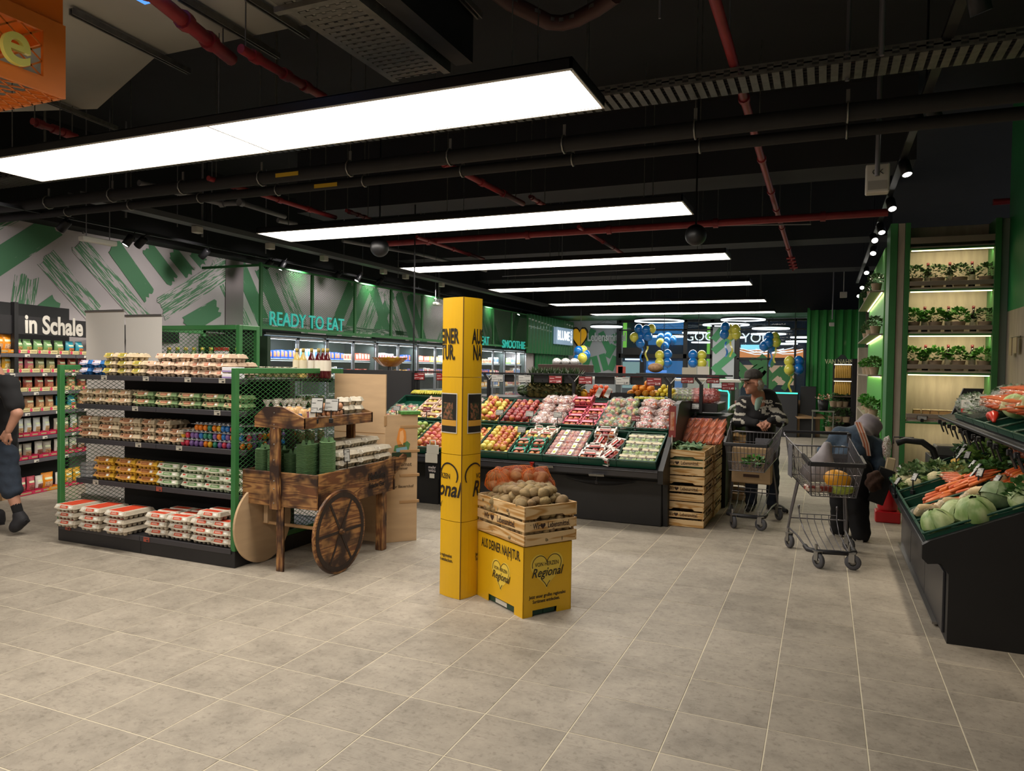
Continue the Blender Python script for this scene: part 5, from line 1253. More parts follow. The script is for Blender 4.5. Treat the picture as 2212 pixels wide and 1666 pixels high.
text('Jetzt unser großes regionales',BK,bx,(.0012,BD/2,.125),FS,size=.031,sx=.8,off=.0006,ext=.0003);text('Sortiment entdecken.',BK,bx,(.0012,BD/2-.01,.093),FS,size=.031,sx=.8,off=.0006,ext=.0003)
PINE = wood_mat('pine_plank','D8B888','B0803F',ring=4,lo=.55,hi=1.0);PINEY = wood_mat('pine_plank_y','D8B888','B0803F',ring=4,st=(9,1,9),lo=.55,hi=1.0);PINEZ = wood_mat('pine_plank_z','CFAE7E','A87838',ring=4,st=(9,9,1),lo=.55,hi=1.0)
STAMP = mat('burnt_stamp','3A241A',.8)
def make_crate(label,w=.42,l=.60,h=.26,top_cut=True,stamp='s'):
 """slatted fruit crate; local: centred, long side along x, short along y"""
 t = thing('wooden_crate',label,'crate');th = .010
 zs = [(.004,.074),(.094,.155),(.172,.255)]
 for i,(z0,z1) in enumerate(zs):
  for s in (-1,1):
   o = MB().rbox(-l/2,s*w/2-(th if s > 0 else 0),z0,l/2,s*w/2+(0 if s > 0 else th),z1,.002).build('plank',[PINE],t)
   if i == 1:
    x = -.0;yf = s*(w/2+.0012);r = (PI/2,0,0 if s < 0 else PI)
    text('Wir',STAMP,o,(-.155*(-s if s > 0 else 1),yf,(z0+z1)/2),r,size=.058,sx=.70,off=.0008,ext=.0004);text('Lebensmittel.',STAMP,o,(.085*(1 if s < 0 else -1),yf,(z0+z1)/2),r,size=.058,sx=.70,off=.0008,ext=.0004)
    b = MB();b.add([(x_*.024-.085*(1 if s < 0 else -1),yf,(z0+z1)/2+y_*.024) for x_,y_ in heart_pts(1,1,20)[:-1]],[tuple(range(20))]);b.build('heart_mark',[STAMP],o)
   b = MB();x0,x1 = s*l/2-(th if s > 0 else 0),s*l/2+(0 if s > 0 else th)
   if i == 2: b.prism([(-w/2+th,z0),(-w*.28,z0),(-w*.22,z0+.018),(w*.22,z0+.018),(w*.28,z0),(w/2-th,z0),(w/2-th,z1),(-w/2+th,z1)],x0,x1,'x')
   else: b.rbox(x0,-w/2+th,z0,x1,w/2-th,z1,.002)
   o = b.build('plank',[PINEY],t)
   if i == 1:
    r = (PI/2,0,PI/2 if s > 0 else -PI/2);xf = s*(l/2+.0012)
    text('Wir',STAMP,o,(xf,-.115*s,(z0+z1)/2),r,size=.052,sx=.64,off=.0007,ext=.0004);text('Lebensmittel.',STAMP,o,(xf,.062*s,(z0+z1)/2),r,size=.052,sx=.64,off=.0007,ext=.0004)
    b = MB();b.add([(xf,-.066*s+x_*.021,(z0+z1)/2+y_*.021) for x_,y_ in heart_pts(1,1,20)[:-1]],[tuple(range(20))]);b.build('heart_mark',[STAMP],o)
 for sx in (-1,1):
  for sy in (-1,1):
   MB().rbox(sx*(l/2-th-.018)-.009,sy*(w/2-th-.006)-.006,.0,sx*(l/2-th-.018)+.009,sy*(w/2-th-.006)+.006,.25,.002).build('corner_post',[PINEZ],t)
 for i in range(4): MB().rbox(-l/2+th,-w/2+th+.004+i*.1,0,l/2-th,-w/2+th+.084+i*.1,.008,.002).build('bottom_slat',[PINE],t)
 return t
crate = Stock(make_crate('crate'))
A_,Bd = BA,0
pcx = C0+Vector((math.cos(BA),math.sin(BA),0))*(-.31+.02)+Vector((-math.sin(BA),math.cos(BA),0))*(.205)
CRZ = .457
crate.put((pcx.x,pcx.y,CRZ),BA,'wooden slatted crate full of potatoes on the yellow box')
# the short side that faces the viewer's right
def pot_mesh(sd):
 random.seed(sd);a,b_,c = random.uniform(.8,1),random.uniform(.75,.9),random.uniform(1.05,1.45);ph = [random.uniform(0,6) for _ in range(3)]
 b = MB();b.ell((0,0,0),(.036*c,.036*a,.036*b_),14,9,fn=lambda d: 1+.07*math.sin(3*d.x+ph[0])+.06*math.sin(4*d.y+ph[1])+.04*math.sin(5*d.z+ph[2]));return b
POT = per_object_tint(mat('potato_skin','8E7650',.75,var=.25,scale=40,bump=.5,bscale=120),.14,.01)
pms = [pot_mesh(k).mesh('potato',[POT]) for k in range(8)]
random.seed(33)
def R2(x,y): c,s = math.cos(BA),math.sin(BA);return (pcx.x+c*x-s*y,pcx.y+s*x+c*y)
def surf(x,y): return   .265+.06*(1-(abs(y)/.2)**2)*(1-(abs(x)/.32)**2)+.015*math.sin(x*9)
def potato(x,y,z,lb):
 X_,Y_ = R2(x,y);o = ob('potato',random.choice(pms),None,(X_,Y_,CRZ+z),(random.uniform(-.5,.5),random.uniform(-.5,.5),random.uniform(0,6)))
 s = random.uniform(.88,1.18);o.scale = (s,s,s);tag(o,lb,'potato','potatoes in the crate')
np_ = 0
for layer,(zz,stp) in enumerate([(-.05,.062),(0,.060),(.045,.066)]):
 for i in range(10):
  for j in range(7):
   x = -.265+i*stp+(j % 2)*.03+random.uniform(-.008,.008);y = -.175+j*.056+random.uniform(-.008,.008)
   if abs(x) > .262 or abs(y) > .178: continue
   if layer == 0 and abs(x) < .2 and abs(y) < .12: continue
   if layer == 2 and (x < -.05 and y > -.03): continue
   if layer == 2 and (abs(x) > .23 or abs(y) > .14): continue
   potato(x,y,surf(x,y)+zz-.035,'loose brown potato heaped in the crate on the yellow box')
for z in (.03,.085,.14,.19):       # those seen through the gaps between the planks
 for i in range(10): potato(-.255+i*.056,-.165,z,'potato showing through the gaps between the crate planks')
 for j in range(6): potato(.255,-.14+j*.056,z,'potato showing through the gaps between the crate planks')
NET = film('orange_net','E05A10',.45,.5);
def netbag(x,y,z,sc,rz,lb,sd):
 random.seed(sd);X_,Y_ = R2(x,y);t = thing('potato_net_bag',lb,'net bag',(X_,Y_,CRZ+z),rz)
 P_ = []
 for i in range(3):
  for j in range(3):
   for k in range(2):
    px,py,pz = (i-1)*.055+random.uniform(-.008,.008),(j-1)*.052,.03+k*.05
    if k == 1 and abs(i-1)+abs(j-1) > 1: continue
    P_.append((px*sc,py*sc,pz*sc))
 for p in P_:
  o = ob('potato_inside',random.choice(pms),t,p,(random.uniform(0,3),random.uniform(0,3),random.uniform(0,3)))
 pr = [('e',(p[0],p[1],p[2]),(.042*sc,.042*sc,.040*sc)) for p in P_]+[('c',(0,0,.08*sc),(.10,0,.12*sc),.06,.018)]
 body = sdf_body(pr,.035,.010)
 body.build('net',[mat('net_orange','D8621C',.6,alpha=.26)],t)
 if sd > 1: sc = sc
 else: b = MB();b.lathe([(.009,0),(.008,.01),(.018,.03)],10,(.105,0,.125*sc),close=False);b.build('tied_end',[mat('tie_red','B02A20',.6)],t)
 # strands of the net
 s = MB();n = len(body.v);V = body.v
 bb = Vector((0,0,.06*sc))
 for k in range(9):
  a = k*PI/9
  for sg in (1,-1):
   pts = []
   for i in range(9):
    th = PI*(.08+.84*i/8);d = Vector((math.sin(th)*math.cos(a+sg*th*.5),math.sin(th)*math.sin(a+sg*th*.5),math.cos(th)))
    for hs in (1,):
     best = max(V[::3],key=lambda v: (Vector(v)-bb).normalized().dot(d));pts.append(Vector(best)*1.01)
   s.tube(pts,.0012,3,cap=False)
 tag(s.build('net_strands',[mat('net_strand','E07A20',.5)],t),kind='stuff');return t
netbag(-.20,.06,.27,1.35,.3,'orange net bag of potatoes lying on the crate, front one with red tie',1)
netbag(-.10,.15,.27,1.25,1.2,'orange net bag of potatoes at the rear of the crate',2)
netbag(-.29,-.02,.27,1.1,2.2,'orange net bag of potatoes half hidden behind the yellow column',3)
# ================================================================= fruit island
FX0,FX1 = -5.1,-1.47
fi = thing('fruit_island','long black stepped fruit and vegetable island with green crates','display',(FX0,7.3,0))
def FI(): b = MB();b.T = Matrix.Translation((-FX0,-7.3,0));return b
DB = mat('display_black','121214',.5,var=.2,scale=3)
for x0,x1 in ((FX0,-4.03),(-4.03,-2.76),(-2.76,FX1)):
 FI().rbox(x0+.004,7.30,0,x1-.004,9.3,.60,.01).build('base_cabinet',[DB],fi)
FI().prism([(7.10,.56),(7.14,.50),(7.34,.44),(9.3,.44),(9.3,1.1),(8.30,1.1),(7.66,.80),(7.10,.60)],FX0,FX1,'x').build('stepped_deck',[DB],fi)
FI().prism([(7.06,.60),(7.06,.47),(7.30,.43),(7.34,0),(9.3,0),(9.3,1.20),(8.0,1.25),(7.85,1.22),(7.70,1.02)],FX1,FX1+.05,'x').build('end_panel',[DB],fi)
for x0,x1 in ((FX0,-4.04),(-4.03,-2.77),(-2.76,FX1)): FI().rbox(x0,7.055,.52,x1,7.075,.60,.004).rbox(x0,7.045,.575,x1,7.075,.585,.003).build('bumper_rail',[mat('rail_grey','2E2E32',.35)],fi)
FI().grid(lambda u,v: (-2.5+.75*u,7.28-.10*v-.03*math.sin(u*PI),.43-.05*math.sin(u*PI)*(1-v*.4)+.02*v),12,4).build('sling',[mat('sling_grey','26262A',.4)],fi)
# price rail on posts
rail = thing('price_rail','black rail on forked posts carrying price displays over the fruit island','rail',(-3.1,8.55,1.51))
MB().rbox(-2.0,-.02,-.012,2.06,.02,.008,.003).build('bar',[BLACK],rail)
for x in (-5.06,-4.0,-2.84,-1.66,-1.30):
 MB().rbox(x+3.1-.02,-.02,1.10-1.51,x+3.1+.02,.02,-.08,.003).bar((x+3.1,0,-.09),(x+3.1-.07,0,-.012),.03).build('post',[BLACK],rail)
 if x > -5: MB().bar((x+3.1+.01,-.01,-.085),(x+3.1+.07,-.01,-.012),.022,.006).build('bracket',[mat('white_paint','D8D6CE')],rail)
tag(MB().rbox(-6.3,8.55,0,-5.1,8.60,1.52).build('partition',[mat('partition_dark','2B2A2C',.6)]),'dark grey back board behind the left end of the fruit island','partition')
MB().rbox(-.02,-.02,0,0.02,.02,1.5).build('edge_post',[BLACK],bpy.data.objects['partition'],(-5.12,8.53,0))
for n,(px0,px1,red,tx) in enumerate([(892,918,1,'1.99'),(943,968,1,''),(1062,1088,0,'3.99'),(1120,1148,0,'3.99'),(1186,1215,1,'2.99'),(1250,1280,1,'2.79'),(1330,1361,0,'2.49'),(1397,1430,1,'2.19')]):
 a,b = at(px0,815,Y=8.53),at(px1,815,Y=8.53);w = b.x-a.x
 price_sign(((a.x+b.x)/2,8.525,1.395),0,w,.098,('dark red' if red else 'grey')+' price display hanging from the fruit rail, %s from the left' % ORD[n],red,tx,post=0,lean=0,clip=False)
for n,(px0,px1) in enumerate([(1090,1110),(1153,1185),(1218,1245),(1285,1328),(1362,1390)]):
 a,b = at(px0,815,Y=8.57),at(px1,815,Y=8.57)
 o = MB().rbox(a.x,8.565,1.40,b.x,8.575,1.495,.002).build('rear_display',[BLACK]);tag(o,'black back of a rearward price display on the rail, %s from the left' % ORD[n],'price sign')
for n,(px,py,red,tx) in enumerate([(1374,820,1,'0.79'),(1485,820,1,'3.49'),(1540,820,1,'3.49'),(1573,835,1,'1.49')]):
 p = at(px,py,Y=9.4);price_sign((p.x,9.4,p.z-.05),0,.16,.10,'dark red price display farther back, %s from the left' % ORD[n],True,tx,post=0,lean=0,clip=False)
o = MB().rbox(-3.4,9.42,1.51,-1.05,9.45,1.53).build('rear_rail',[BLACK]);tag(o,'thin black rail behind the fruit rail','rail')
# green crates -----------------------------------------------------------
TL = math.radians(23.5)
def green_crate():
 t = thing('green_crate','crate','crate');b = MB();w,l,h = .195,.30,.085
 b.box(-w+.006,-l+.006,0,w-.006,l-.006,.006);b.build('crate_floor',[DGREEN],t)
 for s in (-1,1):
  MB().box(s*w-.004,-l,0,s*w+.004,l,h-.02).rbox(s*w-.009,-l,h-.012,s*w+.009,l,h,.003).build('side_wall',[DGREEN],t)
  MB().box(-w,s*l-.004,0,w,s*l+.004,h-.02).rbox(-w,s*l-.009,h-.012,w,s*l+.009,h,.003).build('end_wall',[DGREEN],t)
 return t
gc = Stock(green_crate())
CXN = [-1.695-.395*i for i in range(9)]
ROW = {1: (7.10,.61),2: (7.70,.885)}
def slot(r,c,u,v,n):
 """u across (-.19..19), v up the slope (0..0.6), n off the crate floor"""
 y,z = ROW[r];return (CXN[c]+u,y+v*math.cos(TL)-n*math.sin(TL),z+v*math.sin(TL)+n*math.cos(TL))
CN = [ORD[i] for i in range(9)]
for r in (1,2):
 for c in range(8 if r == 1 else 9):
  gc.put(slot(r,c,0,.30,0),(TL,0,0),'green crate in the %s row of the fruit island, %s from its right end' % (['front','rear'][r-1],CN[c]),'green crates of the fruit island')
def mix_mat(name,a,b,sc=9,rough=.3,lo=.42,hi=.58,tint=.1,hue=.012): return per_object_tint(mat(name,a,rough,col2=b,scale=sc,lo=lo,hi=hi,coat=.15),tint,hue)
def apple_mesh(m,r=.037):
 b = MB();b.lathe([(.0,-r*.62),(r*.35,-r*.80),(r*.80,-r*.58),(r,0),(r*.86,r*.55),(r*.5,r*.80),(r*.18,r*.74),(.0,r*.52)],12,close=False)
 b.mt(1).cyl((0,0,r*.5),(r*.1,0,r*1.0),.0018,n=4);return b.mesh('apple',[m,mat('stem_brown','4A3420',.8)])
A_YR = [apple_mesh(mix_mat('apple_yellow_red','D2B04A','B0443A',13,lo=.40,hi=.62)),apple_mesh(mix_mat('apple_blush','C88A48','A03A38',13)),apple_mesh(mix_mat('apple_yellow','CFC05A','C88A4A',12,lo=.25,hi=.5))]
A_R = [apple_mesh(mix_mat('apple_dark_red','9A4038','702A30',10)),apple_mesh(mix_mat('apple_red','B05040','8A3036',10)),A_YR[1]]
A_G = [apple_mesh(mix_mat('apple_green','96AC4A','7A963C',8),.035)];A_GP = [apple_mesh(mix_mat('apple_green_dull','8A9A50','7A7446',8)),apple_mesh(mix_mat('apple_green2','90A852','7E9A40',8))]
A_P = [apple_mesh(mix_mat('apple_pinkred','B84A48','C88058',8)),A_YR[1]]
def fruit(ms,p,lb,nm='apple',cat='apple',grp=None,s=1):
 o = ob(nm,random.choice(ms),None,p,(random.uniform(-.9,.9),random.uniform(-.9,.9),random.uniform(0,6)));o.scale = (s*random.uniform(.92,1.08),)*3;tag(o,lb,cat,grp);return o
random.seed(41)
def loose(r,c,ms,desc,v0=.04,v1=.57,lay=2,u0=-.155,u1=.155,st=.071):
 nv = int((v1-v0)/st);nu = int((u1-u0)/st+1.01);grp = 'loose fruit, %s row crate %d' % (['front','rear'][r-1],c+1)
 for l in range(lay):
  for j in range(nv+1-l):
   for i in range(nu-l):
    if l > 1 and random.random() < .35: continue
    u = u0+(i+.5*l)*(u1-u0)/max(1,nu-1)+random.uniform(-.006,.006);v = v0+(j+.5*l)*st+random.uniform(-.006,.006)
    fruit(ms,slot(r,c,u,v,.04+l*.052),'%s, %s across in %s row up, %s layer, %s crate' % (desc,ORD[i],ORD[j],['lower','upper','topmost'][l],('front' if r == 1 else 'rear')),grp=grp)
loose(1,4,A_YR,'yellow-red loose apple');loose(1,5,A_YR,'blushed loose apple by the column',lay=1)
loose(2,4,A_R,'dark red loose apple');loose(2,5,A_YR,'yellow and red loose apple',lay=3)
loose(1,7,A_GP,'dull green loose apple');loose(1,6,A_P,'pinkish red loose apple')
loose(1,3,A_YR,'yellow-red apple left of white packs',.36,.57,1,-.155,-.09)
# packs ------------------------------------------------------------------
FILM = film('pack_film','FFFFFF',.16);LBW = mat('label_white','D8D4CC',.5)
def pack(nm,ms,nx,ny,band,bandc,s=.95,pr=None):
 """fruit tray under film: fruits, tray, film and a printed sleeve"""
 t = thing(nm,nm,'fruit pack');r = .036*s
 for i in range(nx):
  for j in range(ny): o = ob('fruit',random.choice(ms),t,((i-(nx-1)/2)*r*1.95,(j-(ny-1)/2)*r*1.95,r+.004),(random.uniform(-.6,.6),random.uniform(-.6,.6),random.uniform(0,6)));o.scale = (s,)*3
 w,l = nx*r+.004,ny*r+.004
 MB().box(-w,-l,0,w,l,.006).build('tray',[mat('tray_'+bandc,bandc,.7)],t)
 b = MB();b.grid(lambda u,v: (-w*1.02+2.04*w*u,-l*1.02+2.04*l*v,.005+(r*2.0-.002)*min(1,3.2*math.sin(PI*u))**.5*min(1,3.2*math.sin(PI*v))**.5 if 0 < u < 1 and 0 < v < 1 else .004),8,8);b.build('film',[FILM],t)
 if band:
  h = r*2+.004;x = .016 if band == 1 else .022
  if band == 1: MB().box(-w,-x*1.3,h-.001,w,x*1.3,h+.001).box(-w,-l-.001,.03,w,-l+.001,.045).build('sleeve',[mat('tray_'+bandc,bandc,.7)],t)
  else: MB().box(-x,-l*.8,h-.001,x,l*.8,h+.001).box(-x,l*.8,h-.02,x,l*.8+.002,h).build('sleeve',[mat('tray_'+bandc,bandc,.7)],t)
  MB().box(-x*.6,-l*.5,h+.001,x*.6,l*.1,h+.0018).build('print',[mat('pr_'+(pr or 'A04030'),pr or 'A04030',.6)],t)
 return t
def carton_pack(nm,col,ms,handle=True,nx=3,pr='B83A30'):
 """white carton with cut-out windows and a handle, fruit showing"""
 t = thing(nm,nm,'fruit pack');w,l,h = nx*.037,.07,.082;m = mat('ct_'+col,col,.55)
 b = MB();b.box(-w,-l,0,w,l,.004)
 for s in (-1,1): b.add([(-w,s*l,0),(w,s*l,0),(w,s*l,.022),(-w,s*l,.022)],[(0,1,2,3)]);b.box(-w,s*l-.001,h-.03,w,s*l+.001,h-.018)
 b.quad((-w,-l*.36,h),(w,-l*.36,h),(w,l*.36,h),(-w,l*.36,h)).box(-w,-l,h-.02,-w*.86,l,h).box(w*.86,-l,h-.02,w,l,h)
 for i in range(nx+1):
  x = -w+i*2*w/nx
  for s in (-1,1): b.box(x-.006,s*l-.001,.02,x+.006,s*l+.001,h-.018)
 b.build('carton',[m],t)
 if handle: MB().tube([(-w*.5,0,h),(-w*.45,0,h+.035),(w*.45,0,h+.035),(w*.5,0,h)],.006,5).build('handle',[m],t)
 MB().box(-w*.6,-l*.25,h+.0005,w*.5,l*.1,h+.0015).build('print',[mat('pr_'+pr,pr,.6)],t)
 for i in range(nx):
  for j in (-1,1): ob('fruit',random.choice(ms),t,((i-(nx-1)/2)*.072,j*.036,.040),(random.uniform(-.6,.6),random.uniform(-.6,.6),random.uniform(0,6)))
 return t
def bag(nm,ms,filmm,n=9,s=.8,label='D8C8C8',sz=(.115,.095)):
 t = thing(nm,nm,'fruit bag');random.seed(len(nm)*7+n)
 P_ = [((random.uniform(-1,1))*sz[0]*.62,random.uniform(-1,1)*sz[1]*.6,random.uniform(.03,.065)) for _ in range(n)]
 for p in P_: o = ob('fruit',random.choice(ms),t,p,(random.uniform(-2,2),random.uniform(-2,2),0));o.scale = (s,)*3
 ph = [random.uniform(0,6) for _ in range(3)]
 b = MB();b.ell((0,0,.05),(sz[0],sz[1],.055),18,12,fn=lambda d: 1+.16*math.sin(7*d.x+ph[0])*math.sin(6*d.y+ph[1])+.10*math.sin(11*d.z+ph[2]+5*d.x)+.03*random.uniform(-1,1));b.build('film',[filmm],t)
 b = MB();b.grid(lambda u,v: (sz[0]*(.55+.5*v)*1,(u-.5)*.09*(.3+v)+.01*math.sin(u*19),.07+.03*v+.01*math.cos(u*23)),8,3);b.build('gathered_end',[filmm],t)
 b = MB();b.grid(lambda u,v: (-.02+.05*u,-.035+.06*v,.104-.006*(u*u+v*v)),2,2);b.build('print',[mat('pr_'+label,label,.5)],t)
 return t
BFW = film('bag_film_white','E8DCD8',.46,.22,'A06A60');BFC = film('bag_film_clear','E4E4E0',.22,.2,'8A9A80');BFR = film('bag_film_red','C04840',.5,.4)
pk_g = Stock(pack('green_apple_pack',A_G,3,2,1,'C8BCA0',pr='6A5A40'));pk_r = Stock(pack('red_apple_pack',[A_YR[1],A_R[1],A_P[0]],3,2,2,'E0DCD0',pr='A8B048'));ct_w = Stock(carton_pack('white_apple_carton','DCD6D0',A_R))
ct_p = Stock(carton_pack('pink_apple_carton','C0566A',[A_YR[1],A_P[0]],False,pr='E8A0B0'));ct_h = Stock(carton_pack('white_handle_carton','D8D0C2',A_YR,True,2));ct_t = Stock(carton_pack('teal_apple_carton','2E8A72',A_P,False,2,'C86070'))
bg_w = Stock(bag('apple_bag',A_YR+A_P,BFW));bg_c = Stock(bag('mixed_fruit_bag',A_YR+A_G,BFC,10,.72,'B04848'));bg_r = Stock(bag('red_fruit_bag',A_P+A_R,BFW,9,.8,'B03040'));pk_pp = Stock(carton_pack('pale_pink_carton','D8B8A8',A_YR,False,3,'8A6A4A'))
def put(st,r,c,u,v,n,rz,lb): st.put(slot(r,c,u,v,n),Euler((TL,0,0)).to_matrix().to_4x4().__matmul__(Matrix.Rotation(rz,4,'Z')).to_euler(),lb,'fruit packs on the island')
LR = ['left','right']
for j in range(4):
 for i in range(2):
  put(pk_g,1,0,-.09+.175*i,.09+j*.14,.008,random.uniform(-.1,.1),'pack of green apples, %s column, %s from the front, at the island end' % (LR[i],ORD[j]))
  put(pk_r,1,2,-.09+.175*i,.09+j*.14,.008,random.uniform(-.08,.08),'film pack of red-orange apples, %s column, %s from the front' % (LR[i],ORD[j]))
for j,(u,v,rz,n) in enumerate([(-.09,.08,0,0),(-.08,.23,.1,0),(.09,.10,1.2,0),(.10,.33,1.25,0),(-.07,.38,1.5,0),(-.04,.51,.05,.045)]):
 put(ct_w,1,1,u,v,.008+n,rz,'white carton of dark red apples, %s counted from the front left' % ORD[j])
for i in range(2):
 for j in range(2): put(ct_t,1,3,-.09+.18*i,.09+.15*j,.008+.03*j,.1,'teal and pink apple carton, %s one of the %s pair' % (LR[i],['front','rear'][j]))
 put(ct_h,1,3,-.04+.15*i,.42,.03,random.uniform(-.1,.1),'white apple carton with raised handle, %s' % ['left one','right one beside the crate wall'][i]);put(ct_h,1,3,-.02+.15*i,.54,.01,0,'white handle carton behind, %s' % LR[i])
for j in range(4):
 for i in range(2):
  put(ct_p,2,2,-.09+.17*i,.09+j*.145,.008+.075*(i == 0 and j == 3),random.uniform(-.06,.06),'pink carton of apples, %s column, %s from the front' % (LR[i],ORD[j]))
  for st,c,nm in ((bg_w,3,'clear bag of pale apples with white print'),(bg_c,1,'crinkled clear bag of mixed small fruit'),(bg_r,0,'crinkled bag of red fruit at the island end')):
   put(st,2,c,-.09+.18*i+random.uniform(-.02,.02),.09+j*.14,.005+.03*(j > 1)+.035*(j == 3),random.uniform(-.9,.9),'%s, %s column, %s from the front' % (nm,LR[i],ORD[j]))
  put(pk_pp,2,7,-.09+.17*i,.09+j*.145,.008,0,'pale carton of fruit left of the column, %s column, %s from the front' % (LR[i],ORD[j]))
  if j < 2: put(bg_c,2,8,-.09+.18*i,.1+j*.15,.008,random.uniform(-.5,.5),'bag of mixed fruit, far left crate, %s column, %s' % (LR[i],['front','behind'][j]))
  put(bg_w,2,6,-.09+.18*i,.09+j*.14,.008,random.uniform(-.5,.5),'bag of apples behind the yellow column, %s column, %s from the front' % (LR[i],ORD[j]))
for n,(r,c,u,red,tx) in enumerate([(2,4,-.17,0,'2.99'),(1,3,-.15,0,'1.79'),(2,3,-.19,0,''),(2,3,.15,0,'2.49'),(2,2,.17,1,'3.99'),(2,0,-.15,1,'2.79'),(2,7,.05,1,'2.99'),(2,8,.02,0,'')]):
 p = slot(r,c,u,-.0 if r == 2 else .30,.05);price_sign((p[0],p[1]-.02,p[2]),random.uniform(-.1,.1),.10,.065,'%s small price display between the fruit crates, %s' % ('dark red' if red else 'grey',ORD[n]),bool(red),tx,post=.10,lean=.2)
# bananas, pineapples, melons, oranges on the top deck ---------------------
deck = MB();deck.T = Matrix.Translation((-FX0,-7.3,0));deck.rbox(FX0,8.62,1.10,-1.12,9.36,1.20,.005).build('top_deck',[DB],fi)
BAN_ = mat('banana','C2B23C',.45,col2='A8A83A',scale=14,lo=.4,hi=.6)
def bananas():
 t = thing('banana_hand','bananas','bananas')
 for i in range(6):
  a = (i-2.5)*.26;P_ = [Vector((math.sin(a)*.03*k*.9,-.02+.035*math.sin(k*.55),.005+.11*math.sin(k*.42))) for k in range(7)]
  P_ = [Vector((math.sin(a)*(.02+.05*s),-.06*s,.10*math.sin(.4+s*1.1)-.02)) for s in [k/6*1.7 for k in range(7)]]
  MB().tube(P_,[.006,.011,.0155,.017,.016,.012,.004],6).build('banana',[BAN_],t)
 return t
bn = Stock(bananas())
for i in range(7): bn.put((at(912+i*6.6,850,Y=8.42).x,8.42+.03*(i % 2),1.15),random.uniform(-.4,.4),'hand of yellow bananas above the left crates, %s from the left' % ORD[i],'bananas left',1.25)
tag(MB().rbox(-5.08,8.34,1.08,-4.2,8.52,1.135).build('banana_shelf',[DGREEN]),'dark green shelf that carries the bananas at the left','shelf')
PIL = mat('pineapple_leaf','3A4E2E',.5,var=.35,scale=20);PIS = mat('pineapple_skin','7A6A34',.7,col2='4A4A24',scale=50,lo=.4,hi=.6)
def pineapple(k):
 random.seed(k);t = thing('pineapple','pineapple','pineapple');MB().lathe([(.03,0),(.052,.02),(.058,.07),(.052,.12),(.03,.15)],12).build('fruit_body',[PIS],t)
 b = MB()
 for i in range(46):
  a = i*2.4;e = -.1+1.3*(i/34);L_ = .24-.05*i/34;w = .014
  d = Vector((math.cos(a)*math.cos(e),math.sin(a)*math.cos(e),math.sin(e)));s = Vector((-math.sin(a),math.cos(a),0))*w;p = Vector((0,0,.07+.07*i/34));q = p+d*L_*.55;r = p+d*L_+Vector((math.cos(a),math.sin(a),-.6))*.02
  b.add([p-s,p+s,q+s*.8,q-s*.8,r],[(0,1,2,3),(3,2,4)],False)
 b.build('leaf_crown',[PIL],t);return t
pin = [Stock(pineapple(k)) for k in (1,2)]
for i in range(16):
 px = 1150+(i % 8)*13.5;Y_ = 8.78+.2*(i//8);pin[i % 2].put((at(px,860,Y=Y_).x,Y_,1.201),random.uniform(0,6),'pineapple with green leaf crown, %s row, %s from the left' % (['front','rear'][i//8],ORD[i % 8]),'pineapples',1.25)
MEL = mat('melon_dark','26331E',.3,col2='43552C',scale=9,stretch=(6,6,1),lo=.4,hi=.6)
def melon(): t = thing('watermelon','melon','melon');MB().ell((0,0,.10),(.105,.105,.10),16,12).build('rind',[MEL],t);MB().cyl((0,0,.198),(0,.008,.215),.004,n=5).build('stalk',[mat('stem_brown','4A3420')],t);return t
wm = Stock(melon())
for n,(px,Y_,z) in enumerate([(1142,8.9,1.201),(1158,9.1,1.36),(1130,9.1,1.201),(1150,9.2,1.2)]): wm.put((at(px,850,Y=Y_).x,Y_,z if n != 1 else 1.35),n,'dark green watermelon left of the pineapples, '+['nearest','highest','leftmost','rear'][n],'watermelons by the pineapples',.8)
p = at(1262,860,Y=8.8);tag(MB().ell((0,0,.06),(.045,.045,.065),14,10).build('honey_melon',[mat('melon_yellow','D8A020',.4,var=.15)],None,(p.x,8.8,1.20)),'yellow melon right of the pineapples','melon')
OR = [apple_mesh(per_object_tint(mat('orange_peel','D88A2C',.45,bump=.3,bscale=200),.06,.01),.042)];TO = [apple_mesh(per_object_tint(mat('mandarin_peel','D0562A',.35),.08,.01),.034)];LE = [apple_mesh(mat('lemon_peel','D8C040',.4),.032)]
def heap(ms,px0,px1,Y_,z,rows,lay,st,lb,nm,cat):
 x0,x1 = at(px0,860,Y=Y_).x,at(px1,860,Y=Y_).x;n = max(2,int((x1-x0)/st)+1)
 for l in range(lay):
  for j in range(rows-l):
   for i in range(n-l): fruit(ms,(x0+(i+.5*l)*(x1-x0)/(n-1)+random.uniform(-.005,.005),Y_+(j+.5*l)*st*.95,z+st*.5+l*st*.72),'%s, %s across, %s row, %s layer' % (lb,ORD[i],ORD[j],ORD[l]),nm,cat,nm+' heap')
heap(TO,1272,1318,8.72,1.22,3,3,.068,'orange-red mandarin in the heap behind the rail','mandarin','mandarin');heap(OR,1362,1410,8.72,1.25,3,4,.084,'large orange in the heap right of the black crate','orange','orange')
heap(TO,1332,1358,8.72,1.20,2,1,.066,'small red mandarin in the black crate','mandarin','mandarin');heap(LE,1418,1456,8.75,1.25,3,3,.066,'yellow lemon in the heap by the rail post','lemon','lemon')
for i in range(5): bn.put((at(1380+i*12,880,Y=8.63).x,8.62,1.19),random.uniform(-.3,.3),'green-yellow bananas before the oranges, %s from the left' % ORD[i],'bananas right',.75)
for a_,b_ in ((1362,1410),(1418,1456),(1272,1318)): FI().rbox(at(a_,860,Y=8.7).x,8.68,1.20,at(b_,860,Y=8.7).x,9.0,1.25 if a_ > 1300 else 1.22,.004).build('produce_riser',[DGREEN],fi)
t = thing('black_crate','black crate of small red fruit between mandarins and oranges','crate',(at(1348,870,Y=8.75).x,8.74,1.201));
